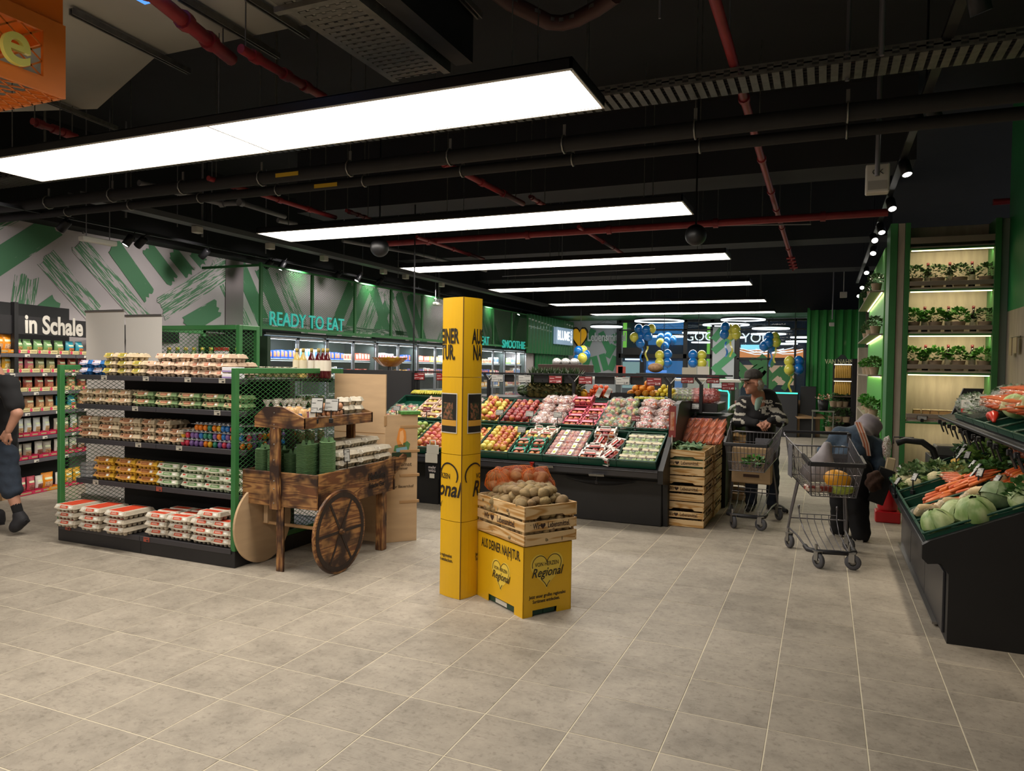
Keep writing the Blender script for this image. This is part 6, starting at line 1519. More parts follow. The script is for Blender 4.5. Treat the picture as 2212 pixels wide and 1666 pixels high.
for a in ((-.15,-.09,.15,-.083),(-.15,.19,.15,.197),(-.15,-.09,-.143,.19),(.143,-.09,.15,.19)): MB().box(a[0],a[1],0,a[2],a[3],.09).build('crate_side',[BLACK],t)
for n,(px,m_) in enumerate([(1290,BFW),(1310,BFW)]):
 o = MB().box(-.03,-.005,0,.03,.005,.12).build('net_label',[LBW],None,(at(px,860,Y=8.68).x,8.66,1.24),(-.3,.4,0));tag(o,'white and red paper label on the mandarin nets, '+LR[n]+' one','label')
# cellophane-wrapped rows at the right end
cello = [Stock(bag('net_fruit_bag',[LE[0],A_G[0]],BFC,8,.6,'9A4048',(.055,.09))),Stock(bag('red_net_bag',[A_P[0]],film('bag_film_red','C04840',.45,.3),8,.7,'D8A098',(.055,.09)))]
for i in range(8):
 for j in range(3):
  px = 1462+i*11;Y_ = 8.72+j*.15;k = 0 if i < 4 else 1;cello[k].put((at(px,870,Y=Y_).x,Y_,1.202+.03*j),PI/2+random.uniform(-.2,.2),'%s, %s from left, %s row, right end of island' % (['clear green-white wrapped pack','clear red wrapped pack'][k],ORD[i],ORD[j]),'wrapped packs at the island end')
# lower steps at the right, behind the end panel
FI().rbox(-1.42,8.66,0,-1.02,9.36,1.06).rbox(-1.42,8.40,.80,-1.02,8.66,.84).rbox(-1.42,8.45,.96,-1.02,8.66,.985).rbox(-1.42,8.45,0,-1.40,8.66,1.0).build('side_shelf',[DB],fi)
for n,px in enumerate((1492,1510,1528)):
 o = MB().rbox(-.05,-.08,0,.05,.08,.045,.005).build('berry_tray',[mat('tray_pinkred','B04858',.5,col2='D8B0B0',scale=40,lo=.45,hi=.55)],None,(at(px,915,Y=8.55).x,8.56,.986));tag(o,'red and white fruit punnet on the side step, %s from the left' % ORD[n],'punnet','punnets')
 o = MB().rbox(-.05,-.09,0,.05,.09,.06,.008).build('cucumber_tray',[mat('tray_greenveg','5A7A58',.5,col2='A0B098',scale=40,lo=.45,hi=.55)],None,(at(px,940,Y=8.5).x,8.52,.841));tag(o,'wrapped green vegetable pack on the lower side step, %s from the left' % ORD[n],'vegetable pack','punnets')
price_sign((at(1503,880,Y=8.6).x,8.6,1.08),0,.10,.07,'dark price display before the wrapped red packs',False,'2.49',post=.05);price_sign((at(1500,925,Y=8.42).x,8.44,.93),0,.09,.055,'dark price display below the side step',False,'1.99',post=.03)
# sign strip on the end panel, grapefruit, sign with bag in front
t = thing('sign_strip','tall narrow red and white sign on a white pole before the end panel','sign',(at(1452,935,Y=7.45).x,7.45,.70),.1)
MB().cyl((0,0,0),(0,0,.22),.005).build('pole',[WHITEP],t);MB().box(-.035,-.003,.2,.035,.003,.52).build('board',[mat('sign_red','8E3A38',.5)],t);MB().box(-.02,-.0045,.27,.02,-.003,.46).build('print',[mat('sign_cream','D0A890',.6,col2='B85A30',scale=20)],t)
t = thing('bag_dispenser','black holder with white-handled bags hanging before the left crates','dispenser',(at(932,980,Y=7.0).x,7.02,.50))
MB().rbox(-.09,.0,-.16,.09,.03,.14,.004).build('back',[BLACK],t)
for k,(x,z) in enumerate(((.01,.12),(-.005,.02))):
 MB().rbox(-.075+x,-.02,z,.075+x,-.005,z+.10,.004).build('bag',[mat('bag_white','C8C4B8',.6)],t);MB().tube([(-.035+x,-.012,z+.09),(-.03+x,-.012,z+.15),(.03+x,-.012,z+.15),(.035+x,-.012,z+.09)],.007,5).build('handle',[mat('bag_white','C8C4B8')],t)
text('mehr',mat('print_white','E8E0E0'),t,(0,-.003,-.03),FACE_CAM,size=.045,ext=.0005);text('WEG',mat('print_white','E8E0E0'),t,(0,-.003,-.07),FACE_CAM,size=.04,ext=.0005);MB().box(-.03,-.004,-.15,.03,-.002,-.10).build('card',[mat('bag_white','C8C4B8')],t)
for n,px in enumerate((1080,1262)): price_sign((at(px,1000+n*45,Y=5.6 if n == 0 else 6.1).x if 0 else [-2.62,-2.08][n],[6.4,6.2][n]*0+7.03,[.50,.45][n]),.2,.16,.07,'flat black price display leaning out below the front crates, '+LR[n],False,'',post=.06,lean=-1.1)
# wooden crate stacks ---------------------------------------------------------
for s_,(x,y) in enumerate([(-1.285,7.71),(-1.27,8.33),(-1.10,8.95)][:2]+[(-1.24,8.95)][:0]):
 for k in range(3): crate.put((x,y,k*.262),PI/2,'wooden fruit crate, %s of the stack %s' % (['bottom','middle','top'][k],['beside the fruit island end, in front','behind the front crate stack'][s_]),'wooden crate stacks')
for k in range(3): crate.put((-.98,9.55+.02*k,k*.262),PI/2,'wooden crate under the watermelons, %s' % ['bottom','middle','top'][k],'wooden crate stacks')
KO = mat('kohlrabi','A8B884',.5,var=.15);LFG = mat('leaf_dark_green','3C5A3C',.55,col2='6A8A60',scale=16,lo=.4,hi=.6)
random.seed(8)
for i in range(7):
 x,y = -1.36+.075*(i % 3)+.05*(i//3),7.50+.10*(i//3);t = thing('kohlrabi','pale green kohlrabi in the top front crate, %s' % ORD[i],'kohlrabi',(x,y,.72));t['group'] = 'kohlrabi'
 MB().ell((0,0,.03),(.038,.038,.032),12,8).build('bulb',[KO],t)
 for q in range(4): a = q*1.6+i;MB().tube([(0,0,.06),(.03*math.cos(a),.03*math.sin(a),.09),(.09*math.cos(a),.09*math.sin(a),.10)],[.005,.004,.002],5).build('stalk',[KO],t)
for i in range(9):
 a = random.uniform(0,6);x,y = -1.40+.10*(i % 3),7.52+.12*(i//3);b = MB();b.grid(lambda u,v: ((u-.5)*.16,(v-.5)*.10,.03*math.sin(u*3)+.02*math.sin(v*9+u*5)),6,5)
 o = b.build('leaf',[LFG],None,(x,y,.775+random.uniform(0,.03)),(random.uniform(-.4,.4),random.uniform(-.4,.4),a));tag(o,'dark green curled cabbage leaf in the top front crate, %s' % ORD[i],'leaf','leaves in the crate')
tag(MB().box(-1.47,7.45,.55,-1.10,7.98,.70).build('crate_filling',[LFG]),'green leaves filling the front crate below the kohlrabi','leaves',kind='stuff')
CAR = per_object_tint(mat('carrot','C8602C',.4,var=.15,scale=30),.08,.008)
def carrot_mesh(L_=.17,r=.014): b = MB();b.tube([(0,0,0),(0,L_*.06,0),(0,L_*.5,.003),(0,L_*.85,.001),(0,L_,0)],[r*.5,r,r*.85,r*.5,r*.15],7);return b.mesh('carrot',[CAR])
cm = [carrot_mesh(),carrot_mesh(.15,.012),carrot_mesh(.19,.015)]
def carrot_bag(film_,n=9):
 t = thing('carrot_bag','carrots','carrot bag')
 for i in range(n): ob('carrot',cm[i % 3],t,(-.045+.022*(i % 5),-.08+random.uniform(-.01,.01),.016+.024*(i//5)),(random.uniform(-.05,.05),0,random.uniform(-.08,.08)))
 b = MB();b.ell((0,0,.03),(.066,.12,.036),16,10,fn=lambda d: 1+.05*math.sin(9*d.x+7*d.y));b.build('film',[film_],t);return t
cb = Stock(carrot_bag(film('carrot_film','E89070',.22,.15)))
for i in range(6):
 for j in range(3): cb.put((-1.46+.085*i,8.16+.12*j,.79+.07*j+.02),(.5,-.25,-.35+random.uniform(-.1,.1)),'film bag of orange carrots on the crates, %s from the left, %s' % (ORD[i],['front','middle','rear'][j]),'carrot bags on the crates')
for n,(x,y,z,s) in enumerate([(-1.08,9.40,.787,1.15),(-.90,9.40,.787,1.05),(-1.05,9.62,.787,1.15),(-.85,9.64,.787,1.1),(-1.0,9.52,.95,1.1),(-.82,9.5,.93,1.0)]): wm.put((x,y,z),n,'dark watermelon on the wooden crates behind the standing man, '+['front left','front right','rear left','rear right','upper left','upper right'][n],'watermelons on the crates',s)
# ================================================================= glass-door coolers with mesh screens above
XD,XM = -8.1,-8.0
dv = [at(p,760,X=XD).y for p in (573,628,680,727,769,809,846,880,911)]
sp_ = .78;Y0c = dv[0];NU_ = 14
cg = glass('door_glass','DDE8E8',.10);CF_ = mat('cooler_frame','8A8C90',.35,.5);CI = mat('cooler_inside','26302E',.5);CL = emit_mat('cooler_light',(.80,.93,1),9)
CSH = [.35,.70,1.04,1.36,1.66]
for k in range(7):
 y0 = Y0c+k*2*sp_;t = thing('glass_door_cooler','tall glass-door cooler under the green mesh, %s from the front' % ORD[k],'cooler',(XD,y0,0),0,'glass-door coolers');w = 2*sp_
 MB().box(-.80,.01,0,-.76,w-.01,2.08).box(-.76,.01,2.04,0,w-.01,2.08).box(-.76,.01,0,-.05,w-.01,.2).box(-.76,.01,.2,-.05,.03,2.04).box(-.76,w-.03,.2,-.05,w-.01,2.04).build('cabinet',[CI],t)
 MB().box(-.10,.04,1.985,-.07,w-.04,2.01).build('light_bar',[CL],t)
 L_ = bpy.data.lights.new('cooler_tube','AREA');L_.shape = 'RECTANGLE';L_.size = .05;L_.size_y = 1.4;L_.energy = 22;L_.color = (.86,.95,1);o = bpy.data.objects.new('cooler_tube',L_);COL.objects.link(o);o.parent = t;o.location = (-.08,w/2,1.95);o.rotation_euler = (0,math.radians(18),0)
 for z in CSH: MB().box(-.70,.03,z-.015,-.14,w-.03,z).box(-.145,.03,z-.03,-.14,w-.03,z+.012).build('shelf',[mat('cooler_shelf','A8B0B0',.4)],t)
 for j in range(2):
  d0 = j*sp_+.012;d1 = (j+1)*sp_-.012
  d = MB().rbox(-.03,d0,.12,0,d0+.028,2.02,.003).rbox(-.03,d1-.028,.12,0,d1,2.02,.003).rbox(-.03,d0,1.985,0,d1,2.02,.003).rbox(-.03,d0,.12,0,d1,.16,.003).build('door',[CF_],t)
  MB().quad((-.015,d0+.028,.16),(-.015,d1-.028,.16),(-.015,d1-.028,1.985),(-.015,d0+.028,1.985)).build('pane',[cg],d)
  hy = d1-.05 if j == 0 else d0+.05;MB().cyl((.03,hy,.8),(.03,hy,1.5),.008,n=6).build('handle',[CF_],d)
KC = [('1F4A98','C86A40'),('D8D4CC','B04040'),('C8B088','A8443A'),('C05040','E0D0B0'),('D8A040','E8E0D0'),('7A9A50','E0E0C8'),('E0DCD4','3A6AA8'),('B86A70','E8D8D0')]
pkc = []
for n,(a,b_) in enumerate(KC):
 h = [.15,.17,.12,.14,.13,.16,.18,.12][n];t = MB().mt(0).box(-.06,-.04,0,.06,.04,h).mt(1).box(.058,-.028,h*.3,.0615,.028,h*.8).box(.06,-.034,h*.86,.0612,.01,h*.92)
 pkc.append(t.mesh('food_pack',[mat('fp_'+a,a,.4),mat('fp2_'+b_,b_,.5)]))
random.seed(77)
for s,z in enumerate(CSH):
 y = Y0c+.1 if s > 2 else 15.6
 kind = 0 if s == 4 else 3;run = 0
 while y < Y0c+NU_*sp_-.1:
  if run <= 0: run = random.randint(3,8);kind = (0 if y < 9.9 and s == 4 else random.randrange(8))
  run -= 1
  fr = (y-Y0c) % (2*sp_)
  if .05 < fr < 2*sp_-.05:
   o = ob('food_pack',pkc[kind],None,(XD-.21+random.uniform(-.01,.01),y,z+.001));o.scale = (1,1,random.uniform(.9,1.05));tag(o,'small food pack behind the cooler doors on the %s cooler shelf' % ['lowest','second','middle','fourth','top'][s],'food pack','food packs on the %s cooler shelf' % ['lowest','second','middle','fourth','top'][s])
  y += .095
ZB,ZT = 2.12,3.12;YE = at(1140,750,X=XM).y;nb = 9;bw = (YE-8.78)/nb
GRL = mat('mesh_green','2A6E38',.5)
dm_ = diamond_mesh(bw-.05,ZT-ZB-.09,.062,.036,.0030,.002).mesh('mesh_panel',[GRL])
for k in range(nb):
 y0 = 8.78+k*bw;t = thing('mesh_screen','green metal mesh screen above the coolers, %s from the front' % ORD[k],'mesh screen',(XM,y0,ZB),0,'mesh screens')
 MB().rbox(-.02,0,0,.02,bw-.004,.05,.003).build('lower_rail',[GRL],t);MB().rbox(-.015,0,ZT-ZB-.03,.015,bw-.004,ZT-ZB,.003).build('upper_rail',[GRL],t)
 MB().rbox(-.02,0,.05,.02,.025,ZT-ZB-.03,.003).build('post',[GRL],t);MB().rbox(-.02,bw-.03,.05,.02,bw-.005,ZT-ZB-.03,.003).build('post',[GRL],t)
 o = ob('mesh_panel',dm_,t,(0,.025,.05),(0,0,PI/2))
MB().rbox(-.02,0,-2.12,.02,.04,ZT-ZB+.02,.003).build('corner_post',[GRL],bpy.data.objects['mesh_screen'],(0,-.03,0))
MB().rbox(-1.2,-.02,-.02,-.02,.0,.03,.003).rbox(-1.2,-.02,.96,-.02,.0,1.0,.003).build('return_rail',[GRL],bpy.data.objects['mesh_screen'])
tag(MB().box(-9.25,8.85,2.09,-8.2,20,2.11).build('cooler_roof',[CI]),'dark boards on top of the coolers','board')
# green LED washers on the screens' wall: the place has green uplights behind the mesh
for n,px in enumerate((672,905,1100)):
 y = at(px,720,X=XM).y;L_ = bpy.data.lights.new('green_uplight','AREA');L_.energy = .9;L_.color = (.12,1,.25);L_.shape = 'RECTANGLE';L_.size = .1;L_.size_y = 1.2
 o = bpy.data.objects.new('green_uplight',L_);COL.objects.link(o);o.location = (-8.75,y,2.2);o.rotation_euler = (0,PI*.62,0)
 f = MB().rbox(-.05,-.6,-.05,.05,.6,-.01,.005).build('uplight_body',[BLACK],None,(-8.75,y,2.19));tag(f,'black strip uplight behind the mesh screens, %s' % ORD[n],'lamp')
CYN = mat('cyan_letters','2AB8AC',.4,emit=.25)
def wall_word(s,px0,px1,py0,py1,X,m,label,size=.3,ext=.02,n='lit_lettering',off=.004):
 a,b = at(px0,(py0+py1)/2,X=X),at(px1,(py0+py1)/2,X=X);zc = (at(px0,py0,X=X).z+at(px0,py1,X=X).z)/2;hh = at(px0,py0,X=X).z-at(px0,py1,X=X).z
 me = text_mesh(s,1,0,off=.0);xs = [v.co.x for v in me.vertices];ys = [v.co.y for v in me.vertices];sy = hh/(max(ys)-min(ys));sx = (b.y-a.y)/(max(xs)-min(xs))
 t = thing(n,label,'lettering',(X,(a.y+b.y)/2,zc));pos = 0
 me = text_mesh(s,1,ext/sy*.5,off=off*2).copy();me.materials.append(m);o = ob('letters',me,t,(0,0,0),FACE_X);o.scale = (sx,sy,sy);return t
wall_word('READY TO EAT',582,742,674,704,-7.93,CYN,'turquoise letters READY TO EAT on the mesh, left')
wall_word('READY TO EAT',985,1056,722,742,-7.93,CYN,'turquoise letters ending in EAT, partly behind the yellow column')
wall_word('SMOOTHIE',1085,1134,735,752,-7.93,CYN,'turquoise letters SMOOTHIE at the far end of the mesh')
# corrugated green wall at the end of the coolers with its sign
def corrugated(L_,h,pitch,dep,name,m,M4,z0=0):
 b = MB();n = int(L_/pitch);pts = []
 for i in range(n): pts += [(i*pitch,0),(i*pitch+pitch*.35,0),(i*pitch+pitch*.5,dep),(i*pitch+pitch*.85,dep)]
 pts.append((n*pitch,0));k = len(pts)
 b.add([(x,y,z) for z in (z0,h) for x,y in pts],[(i,i+1,k+i+1,k+i) for i in range(k-1)],False)
 o = b.build(name,[m]);o.matrix_world = M4;return o
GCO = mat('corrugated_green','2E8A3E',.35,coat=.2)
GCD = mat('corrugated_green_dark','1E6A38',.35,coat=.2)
RX = lambda x,y: Matrix.Translation((x,y,0)) @ Matrix(((0,-1,0,0),(1,0,0,0),(0,0,1,0),(0,0,0,1)))
Y1_,Y2_ = YE+.02,at(1243,700,X=-8.0).y
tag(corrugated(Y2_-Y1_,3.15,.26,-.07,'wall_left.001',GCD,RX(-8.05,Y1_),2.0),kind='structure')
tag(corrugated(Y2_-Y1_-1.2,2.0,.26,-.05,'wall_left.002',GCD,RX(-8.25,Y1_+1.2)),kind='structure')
tag(MB().box(-9.3,Y1_,0,-8.3,Y1_+1.3,2.0).build('wall_left.003',[WALLG]),kind='structure')
a,b = at(1203,725,X=-7.85),at(1238,725,X=-7.85);t = thing('shop_sign','pale blue lit sign reading BLUME on the green corrugated wall','sign',(-7.85,(a.y+b.y)/2,2.35));hw = (b.y-a.y)/2
zt,zb_ = at(1203,706,X=-7.85).z,at(1203,743,X=-7.85).z
MB().rbox(-.12,-hw,zb_-2.35,0,hw,zt-2.35,.01).build('board',[mat('sign_paleblue','9AB4D0',.4,emit=.35)],t)
text('BLUME',mat('sign_white','F0F4F8',.4,emit=.8),t,(.004,-.15,(zt+zb_)/2-2.35),FACE_X,size=.42,sx=.95,ext=.004,off=.01);text('&CO',mat('sign_white','F0F4F8'),t,(.004,hw*.78,(zt+zb_)/2-2.35),(PI/2,-PI/2,PI/2),size=.2,ext=.003)
# amber basket of fruit and framed shelf top in the middle distance
t = thing('amber_bowl','wide amber scalloped bowl of yellow fruit standing over the dark back board','bowl',tuple(at(842,792,Y=8.9)))
b = MB();b.grid(lambda u,v: ((.10+.17*v)*math.cos(2*PI*u)*(1+.03*math.cos(u*2*PI*16)*v),(.08+.12*v)*math.sin(2*PI*u),.13*v**1.3),64,4);b.build('bowl',[mat('amber','B06A10',.15,alpha=.85)],t)
for i in range(16): a_ = i*2.4;ob('fruit',random.choice(LE),t,(.16*math.cos(a_)*(i/16)**.5,.11*math.sin(a_)*(i/16)**.5,.10+.02*math.sin(i))).scale = (.8,.8,.8)
MB().lathe([(.06,-.16),(.03,-.1),(.03,0)],10).build('foot',[BLACK],t)
# ================================================================= glass front at the far end
YG = 24.0
GX = lambda px: at(px,760,Y=YG).x
GZ = lambda py,px=1500: at(px,py,Y=YG).z
WG = mat('white_graphic','B8BCC4',.6);SGB = mat('stroke_back','4E9A6A',.6)
# green soffit and walls
tag(MB().box(-9.3,21.9,3.22,1.9,YG+.5,3.30).build('ceiling.002',[mat('soffit_green','2A6A3C',.5)]),kind='structure')
tag(MB().box(-9.3,21.85,3.22,1.9,21.9,4.6).build('beam.003',[DKB]),kind='structure')
xr = at(1741,800,Y=20.).x;xr2 = at(1858,800,Y=20.).x
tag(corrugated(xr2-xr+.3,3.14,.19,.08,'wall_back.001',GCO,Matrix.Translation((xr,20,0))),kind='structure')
tag(MB().box(xr,20.05,0,xr+.05,YG,3.2).build('wall_back.002',[GCO]),kind='structure')
tag(MB().box(-9.3,YG+.3,0,GX(1337),YG+.5,3.3).build('wall_back.003',[WG]),kind='structure')
wb3 = bpy.data.objects['wall_back.003']
tag(MB().box(-9.3,Y2_,0,-9.25,YG+.3,3.3).build('wall_left.004',[WG]),kind='structure')
def bstroke(x0,z0,x1,z1,w,par,y,m=SGB):
 d = Vector((x1-x0,z1-z0));l = d.length;d.normalize();n = Vector((-d.y,d.x))*w/2
 P = [(x0+n.x,z0+n.y),(x0-n.x,z0-n.y),(x1-n.x,z1-n.y),(x1+n.x,z1+n.y)]
 return MB().prism(P,y-.006,y,'y').build('painted_stroke',[m],par)
def px_stroke(a,c,w,par,y):
 p,q = at(*a,Y=y),at(*c,Y=y);global BSK;BSK += 1;return bstroke(p.x,p.z,q.x,q.z,w,par,y-.004*(BSK % 5))
BSK = 0
yb = YG+.3
for a,c in (((1262,712),(1250,740)),((1282,712),(1268,748)),((1298,718),(1318,760)),((1272,770),(1262,800)),((1283,770),(1292,805)),((1300,765),(1310,800)),((1312,772),(1326,745)),((1318,800),(1330,770)),((1325,722),(1334,740))):
 px_stroke(a,c,.22,wb3,yb)
t = thing('store_lettering','lettering Lebensmittel with yellow heart on the far white wall','sign',tuple(at(1252,728,Y=yb-.03)))
b = MB();b.prism([(x,z) for x,z in heart_pts(.26,.38,24)[:-1]],-.03,0,'y');b.build('heart',[mat('heart_yellow','D8A020',.4,emit=.3)],t);b = MB();b.tube([(x*1.15,-.01,z*1.15) for x,z in heart_pts(.26,.38,24)[:-1]],.02,5,closed=True);b.build('heart_outline',[BLACK],t)
text('Lebensmittel',mat('sign_offwhite','D0D4D8',.4),t,(.98,-.05,-.02),FACE_CAM,size=.40,sx=.66,ext=.01,off=.01)
# facade frame
FR = mat('facade_black','0E0F12',.4);fg = glass('facade_glass','B8D0E0',.06)
fc = thing('window_1',None,None,(0,YG,0));tag(fc,kind='structure')
def FB(x0,z0,x1,z1,n='mullion',y0=-.05,y1=.05): return MB().rbox(x0,y0,z0,x1,y1,z1,.004).build(n,[FR],fc)
xL,xR = GX(1337),GX(1741)
for px,w in ((1337,.16),(1387,.12),(1480,.12),(1538,.12),(1592,.16),(1660,.05),(1718,.05)): FB(GX(px)-w/2,0,GX(px)+w/2,3.2)
FB(xL,GZ(775),GX(1538),GZ(765),'transom');FB(xL,3.12,xR,3.2,'head');FB(GX(1592),GZ(776),xR,GZ(773),'transom');FB(xL,0,GX(1592),.12,'sill');FB(GX(1350),GZ(768),GX(1395),GZ(752),'panel_box',-.3,-.05);FB(xL,GZ(714),xR,GZ(711),'transom')
for (a,b) in ((1341,1384),(1390,1477),(1483,1535),(1596,1658),(1662,1716),(1720,1740)): MB().quad((GX(a),0,.1),(GX(b),0,.1),(GX(b),0,3.1),(GX(a),0,3.1)).build('pane',[fg],fc)
pw = MB().box(GX(1540),-.1,0,GX(1587),.02,GZ(708)).build('pillar_cladding',[WG],fc)
def fstroke(a,c,w,y=YG-.1):
 o = px_stroke(a,c,w,None,y);o.location.y -= 0;tag(o,'green painted bar on the far white pillar','painted bar','bars on the pillar');return o
for a,c in (((1541,760),(1586,722)),((1548,795),(1586,762)),((1541,822),(1552,812)),((1560,820),(1586,845)),((1541,790),(1566,815)),((1541,735),(1560,712))):
 o = px_stroke(a,c,.22,None,YG-.1);o.parent = pw;o.location = (0,-YG,0)
# leaf graphic on the lower right panes
random.seed(12);LG = mat('leaf_graphic','2E6A3A',.5)
for i in range(34):
 px,py = random.uniform(1600,1712),random.uniform(778,842);a = random.choice((.8,2.3))+random.uniform(-.2,.2);p = at(px,py,Y=YG-.03);l = random.uniform(.15,.3)
 o = bstroke(-math.cos(a)*l,-math.sin(a)*l,math.cos(a)*l,math.sin(a)*l,.16,fc,-.02-.002*(i % 7),LG);o.location = (p.x,0,p.z);o.name = 'leaf_decal'
# neon words
t = thing('neon_word','white lit word YOU behind the right glass','lettering',tuple(at(1634,731,Y=YG+.09)));text('YOU',emit_mat('neon',(.8,.95,1),.9),t,(0,0,0),FACE_CAM,size=.42,ext=.01)
t = thing('neon_word','white lit letters behind the middle glass','lettering',tuple(at(1512,728,Y=YG+.09)));text('GOO',bpy.data.materials['neon'],t,(0,0,0),FACE_CAM,size=.40,ext=.01)
# mall behind the glass
tag(MB().box(-14,38,-.1,6,38.2,6.5).build('wall_back.004',[mat('mall_wall','304C78',.6,col2='28384A',scale=.5)]),kind='structure')
tag(MB().box(-14,24.4,6.3,6,38,6.5).build('ceiling.003',[mat('mall_ceiling','1E2A3A',.7)]),kind='structure')
tag(MB().box(-14,27,-.08,8,38.2,-.002).build('floor.001',[mat('mall_floor','4A5560',.4)]),kind='structure')
BL1 = emit_mat('mall_blue',(.10,.28,.75),.9);BL2 = emit_mat('mall_cyan',(.25,.75,.9),1.0);OR1 = emit_mat('mall_orange',(.9,.35,.12),.55);TE1 = emit_mat('mall_teal',(.04,.2,.5),.5);WT1 = emit_mat('mall_white',(.7,.8,.9),1.2);LM1 = emit_mat('mall_lime',(.25,.75,.1),.5)
for n,(a,b,y0,y1,m,d,lb) in enumerate([(1395,1475,780,840,TE1,30,'dark blue lit shop front beyond the glass door'),(1400,1450,783,788,BL1,29,'blue light streak beyond the glass, upper'),(1395,1440,800,805,BL1,29,'blue light streak beyond the glass, lower'),(1344,1382,782,838,emit_mat('mall_glow',(.30,.5,.5),.5),30,'pale teal lit shop window beyond the left glass'),
  (1400,1475,690,745,TE1,32,'blue lit wall panel high beyond the glass'),(1525,1538,690,840,LM1,26,'lime green lit pillar beyond the glass'),(1342,1352,690,770,LM1,26,'lime green lit edge beyond the left glass'),(1595,1735,755,772,OR1,30,'orange lit shop band beyond the right glass'),(1600,1640,745,755,BL2,31,'cyan lit shop display beyond the right glass'),
  (1600,1716,790,830,emit_mat('mall_warm',(.6,.42,.28),.45),31,'warm lit shop shelves beyond the right glass'),(1485,1530,780,838,emit_mat('mall_beige',(.5,.5,.4),.4),30,'beige lit shop window beyond the middle glass'),(1350,1385,775,778,WT1,29,'thin white lit line beyond the left glass')]):
 d = 37.85-.02*n;p,q = at(a,y1,Y=d),at(b,y0,Y=d);o = MB().box(p.x,d,p.z,q.x,38,q.z).build('lit_shopfront',[m]);tag(o,lb,'shop front')
for n,(px,py) in enumerate([(1625,762),(1640,766),(1660,764),(1680,762),(1700,765)]): p = at(px,py,Y=37.3);o = MB().tube([(-.6,0,.1),(-.2,0,0),(.3,0,.02),(.7,0,.12)],.02,5).tube([(-.6,0,.22),(-.2,0,.12),(.3,0,.14),(.7,0,.24)],.02,5).build('lit_wire',[WT1],None,tuple(p));tag(o,'curved lit rails beyond the right glass, %s from the left' % ORD[n],'rail')
# ring lights ------------------------------------------------------------
RL = emit_mat('ring_light',(.85,.95,1),2.4)
for n,(px,py,w,Y_) in enumerate([(1424,694,103,22.6),(1310,706,66,23.4),(1605,691,90,22.6),(1568,702,95,23.5),(1665,710,75,23.2),(1660,722,70,26),(1572,729,75,26),(1440,727,80,27),(1735,729,50,26),(1730,738,60,27),(1500,719,50,27),(1520,740,50,28),(1690,743,60,28)]):
 p = at(px,py,Y=Y_);r = w*.5*(Vector(p)-Vector((0,0,H))).dot(CF)/FPX;t = thing('ring_light',('large round ring lamp hanging before the glass front, %s from the left edge' if Y_ < 24 else 'ring lamp beyond the glass front, %s in the list from the left') % ORD[n],'ring lamp',tuple(p))
 ha = max(.06,min(.5,(3.2 if Y_ < 24.4 else 6.3)-p.z-.01))
 MB().tube([(r*math.cos(i*PI/24),r*math.sin(i*PI/24),0) for i in range(48)],.022,5,closed=True).build('light_ring',[RL],t);MB().tube([(r*math.cos(i*PI/24),r*math.sin(i*PI/24),.04) for i in range(48)],.03,4,closed=True).build('ring_housing',[BLACK],t)
 for a in (0,2.1,4.2): MB().cyl((r*math.cos(a),r*math.sin(a),.04),(0,0,ha),.004,n=4).build('cable',[BLACK],t)
 MB().cyl((0,0,ha),(0,0,(3.22 if Y_ < 24.4 else 6.3)-p.z),.005,n=4).build('stem',[BLACK],t)
# balloons -----------------------------------------------------------------
BBL = mat('balloon_blue','1568B4',.25,coat=.4);BYE = mat('balloon_yellow','C4BE48',.25,coat=.4)
bal = {}
for c,m in (('blue',BBL),('yellow',BYE)):
 t = thing('balloon',c+' balloon','balloon');MB().ell((0,0,0),(.13,.13,.145),16,12,fn=lambda d: 1-.08*max(0,-d.z)).build('rubber',[m],t);MB().lathe([(.004,-.13),(.02,-.155)],6,close=False).build('knot',[m],t);bal[c] = Stock(t)
def balls(lst,Y_,where,s=1):
 for n,(px,py,c) in enumerate(lst): bal[c].put(tuple(at(px,py,Y=Y_+.1*math.sin(n*2.1))),0,'%s balloon, %s in the bunch %s' % (c,ORD[n],where),'balloons',s)
balls([(1407,768-57,'yellow'),(1380,711,'blue'),(1396,713,'blue'),(1370,729,'yellow'),(1385,727,'blue'),(1400,727,'blue'),(1383,742,'blue')],20.4,'left of the glass door')
balls([(1428,730,'blue'),(1443,728,'blue'),(1427,741,'yellow'),(1440,738,'blue'),(1452,736,'blue'),(1436,748,'blue')],21.2,'above the glass door');balls([(1425,768,'yellow'),(1442,766,'blue'),(1425,784,'yellow'),(1442,784,'blue')],20.0,'at the pole before the door')
balls([(1497,767,'blue'),(1516,768,'yellow'),(1497,784,'blue'),(1516,785,'yellow')],20.0,'at the middle pole');balls([(1567,707,'blue'),(1575,711,'yellow'),(1589,712,'yellow'),(1565,722,'blue'),(1578,724,'yellow'),(1590,723,'yellow')],20.4,'high before the white pillar')
balls([(1661,729,'blue'),(1673,729,'yellow'),(1660,741,'blue'),(1676,740,'yellow'),(1667,750,'blue'),(1651,748,'blue')],20.4,'high before the right glass');balls([(1705,781,'yellow'),(1725,781,'blue'),(1705,799,'yellow'),(1725,798,'blue')],19.6,'at the right pole')
balls([(1250,759,'blue'),(1259,758,'yellow'),(1258,774,'yellow'),(1249,775,'blue'),(1265,767,'blue')],18.5,'far left below the BLUME sign')
for n,(px,y0,Y_) in enumerate([(1433,650,20.05),(1507,650,20.05),(1715,650,19.65),(1253,640,18.55)]):
 p = at(px,800,Y=Y_);o = MB().cyl((0,0,0),(0,0,4.6-p.z),.008,n=5).build('hanging_pole',[BLACK],None,tuple(p));tag(o,'thin black pole that carries the balloons, %s' % ['before the glass door','in the middle','at the right','far left'][n],'pole')
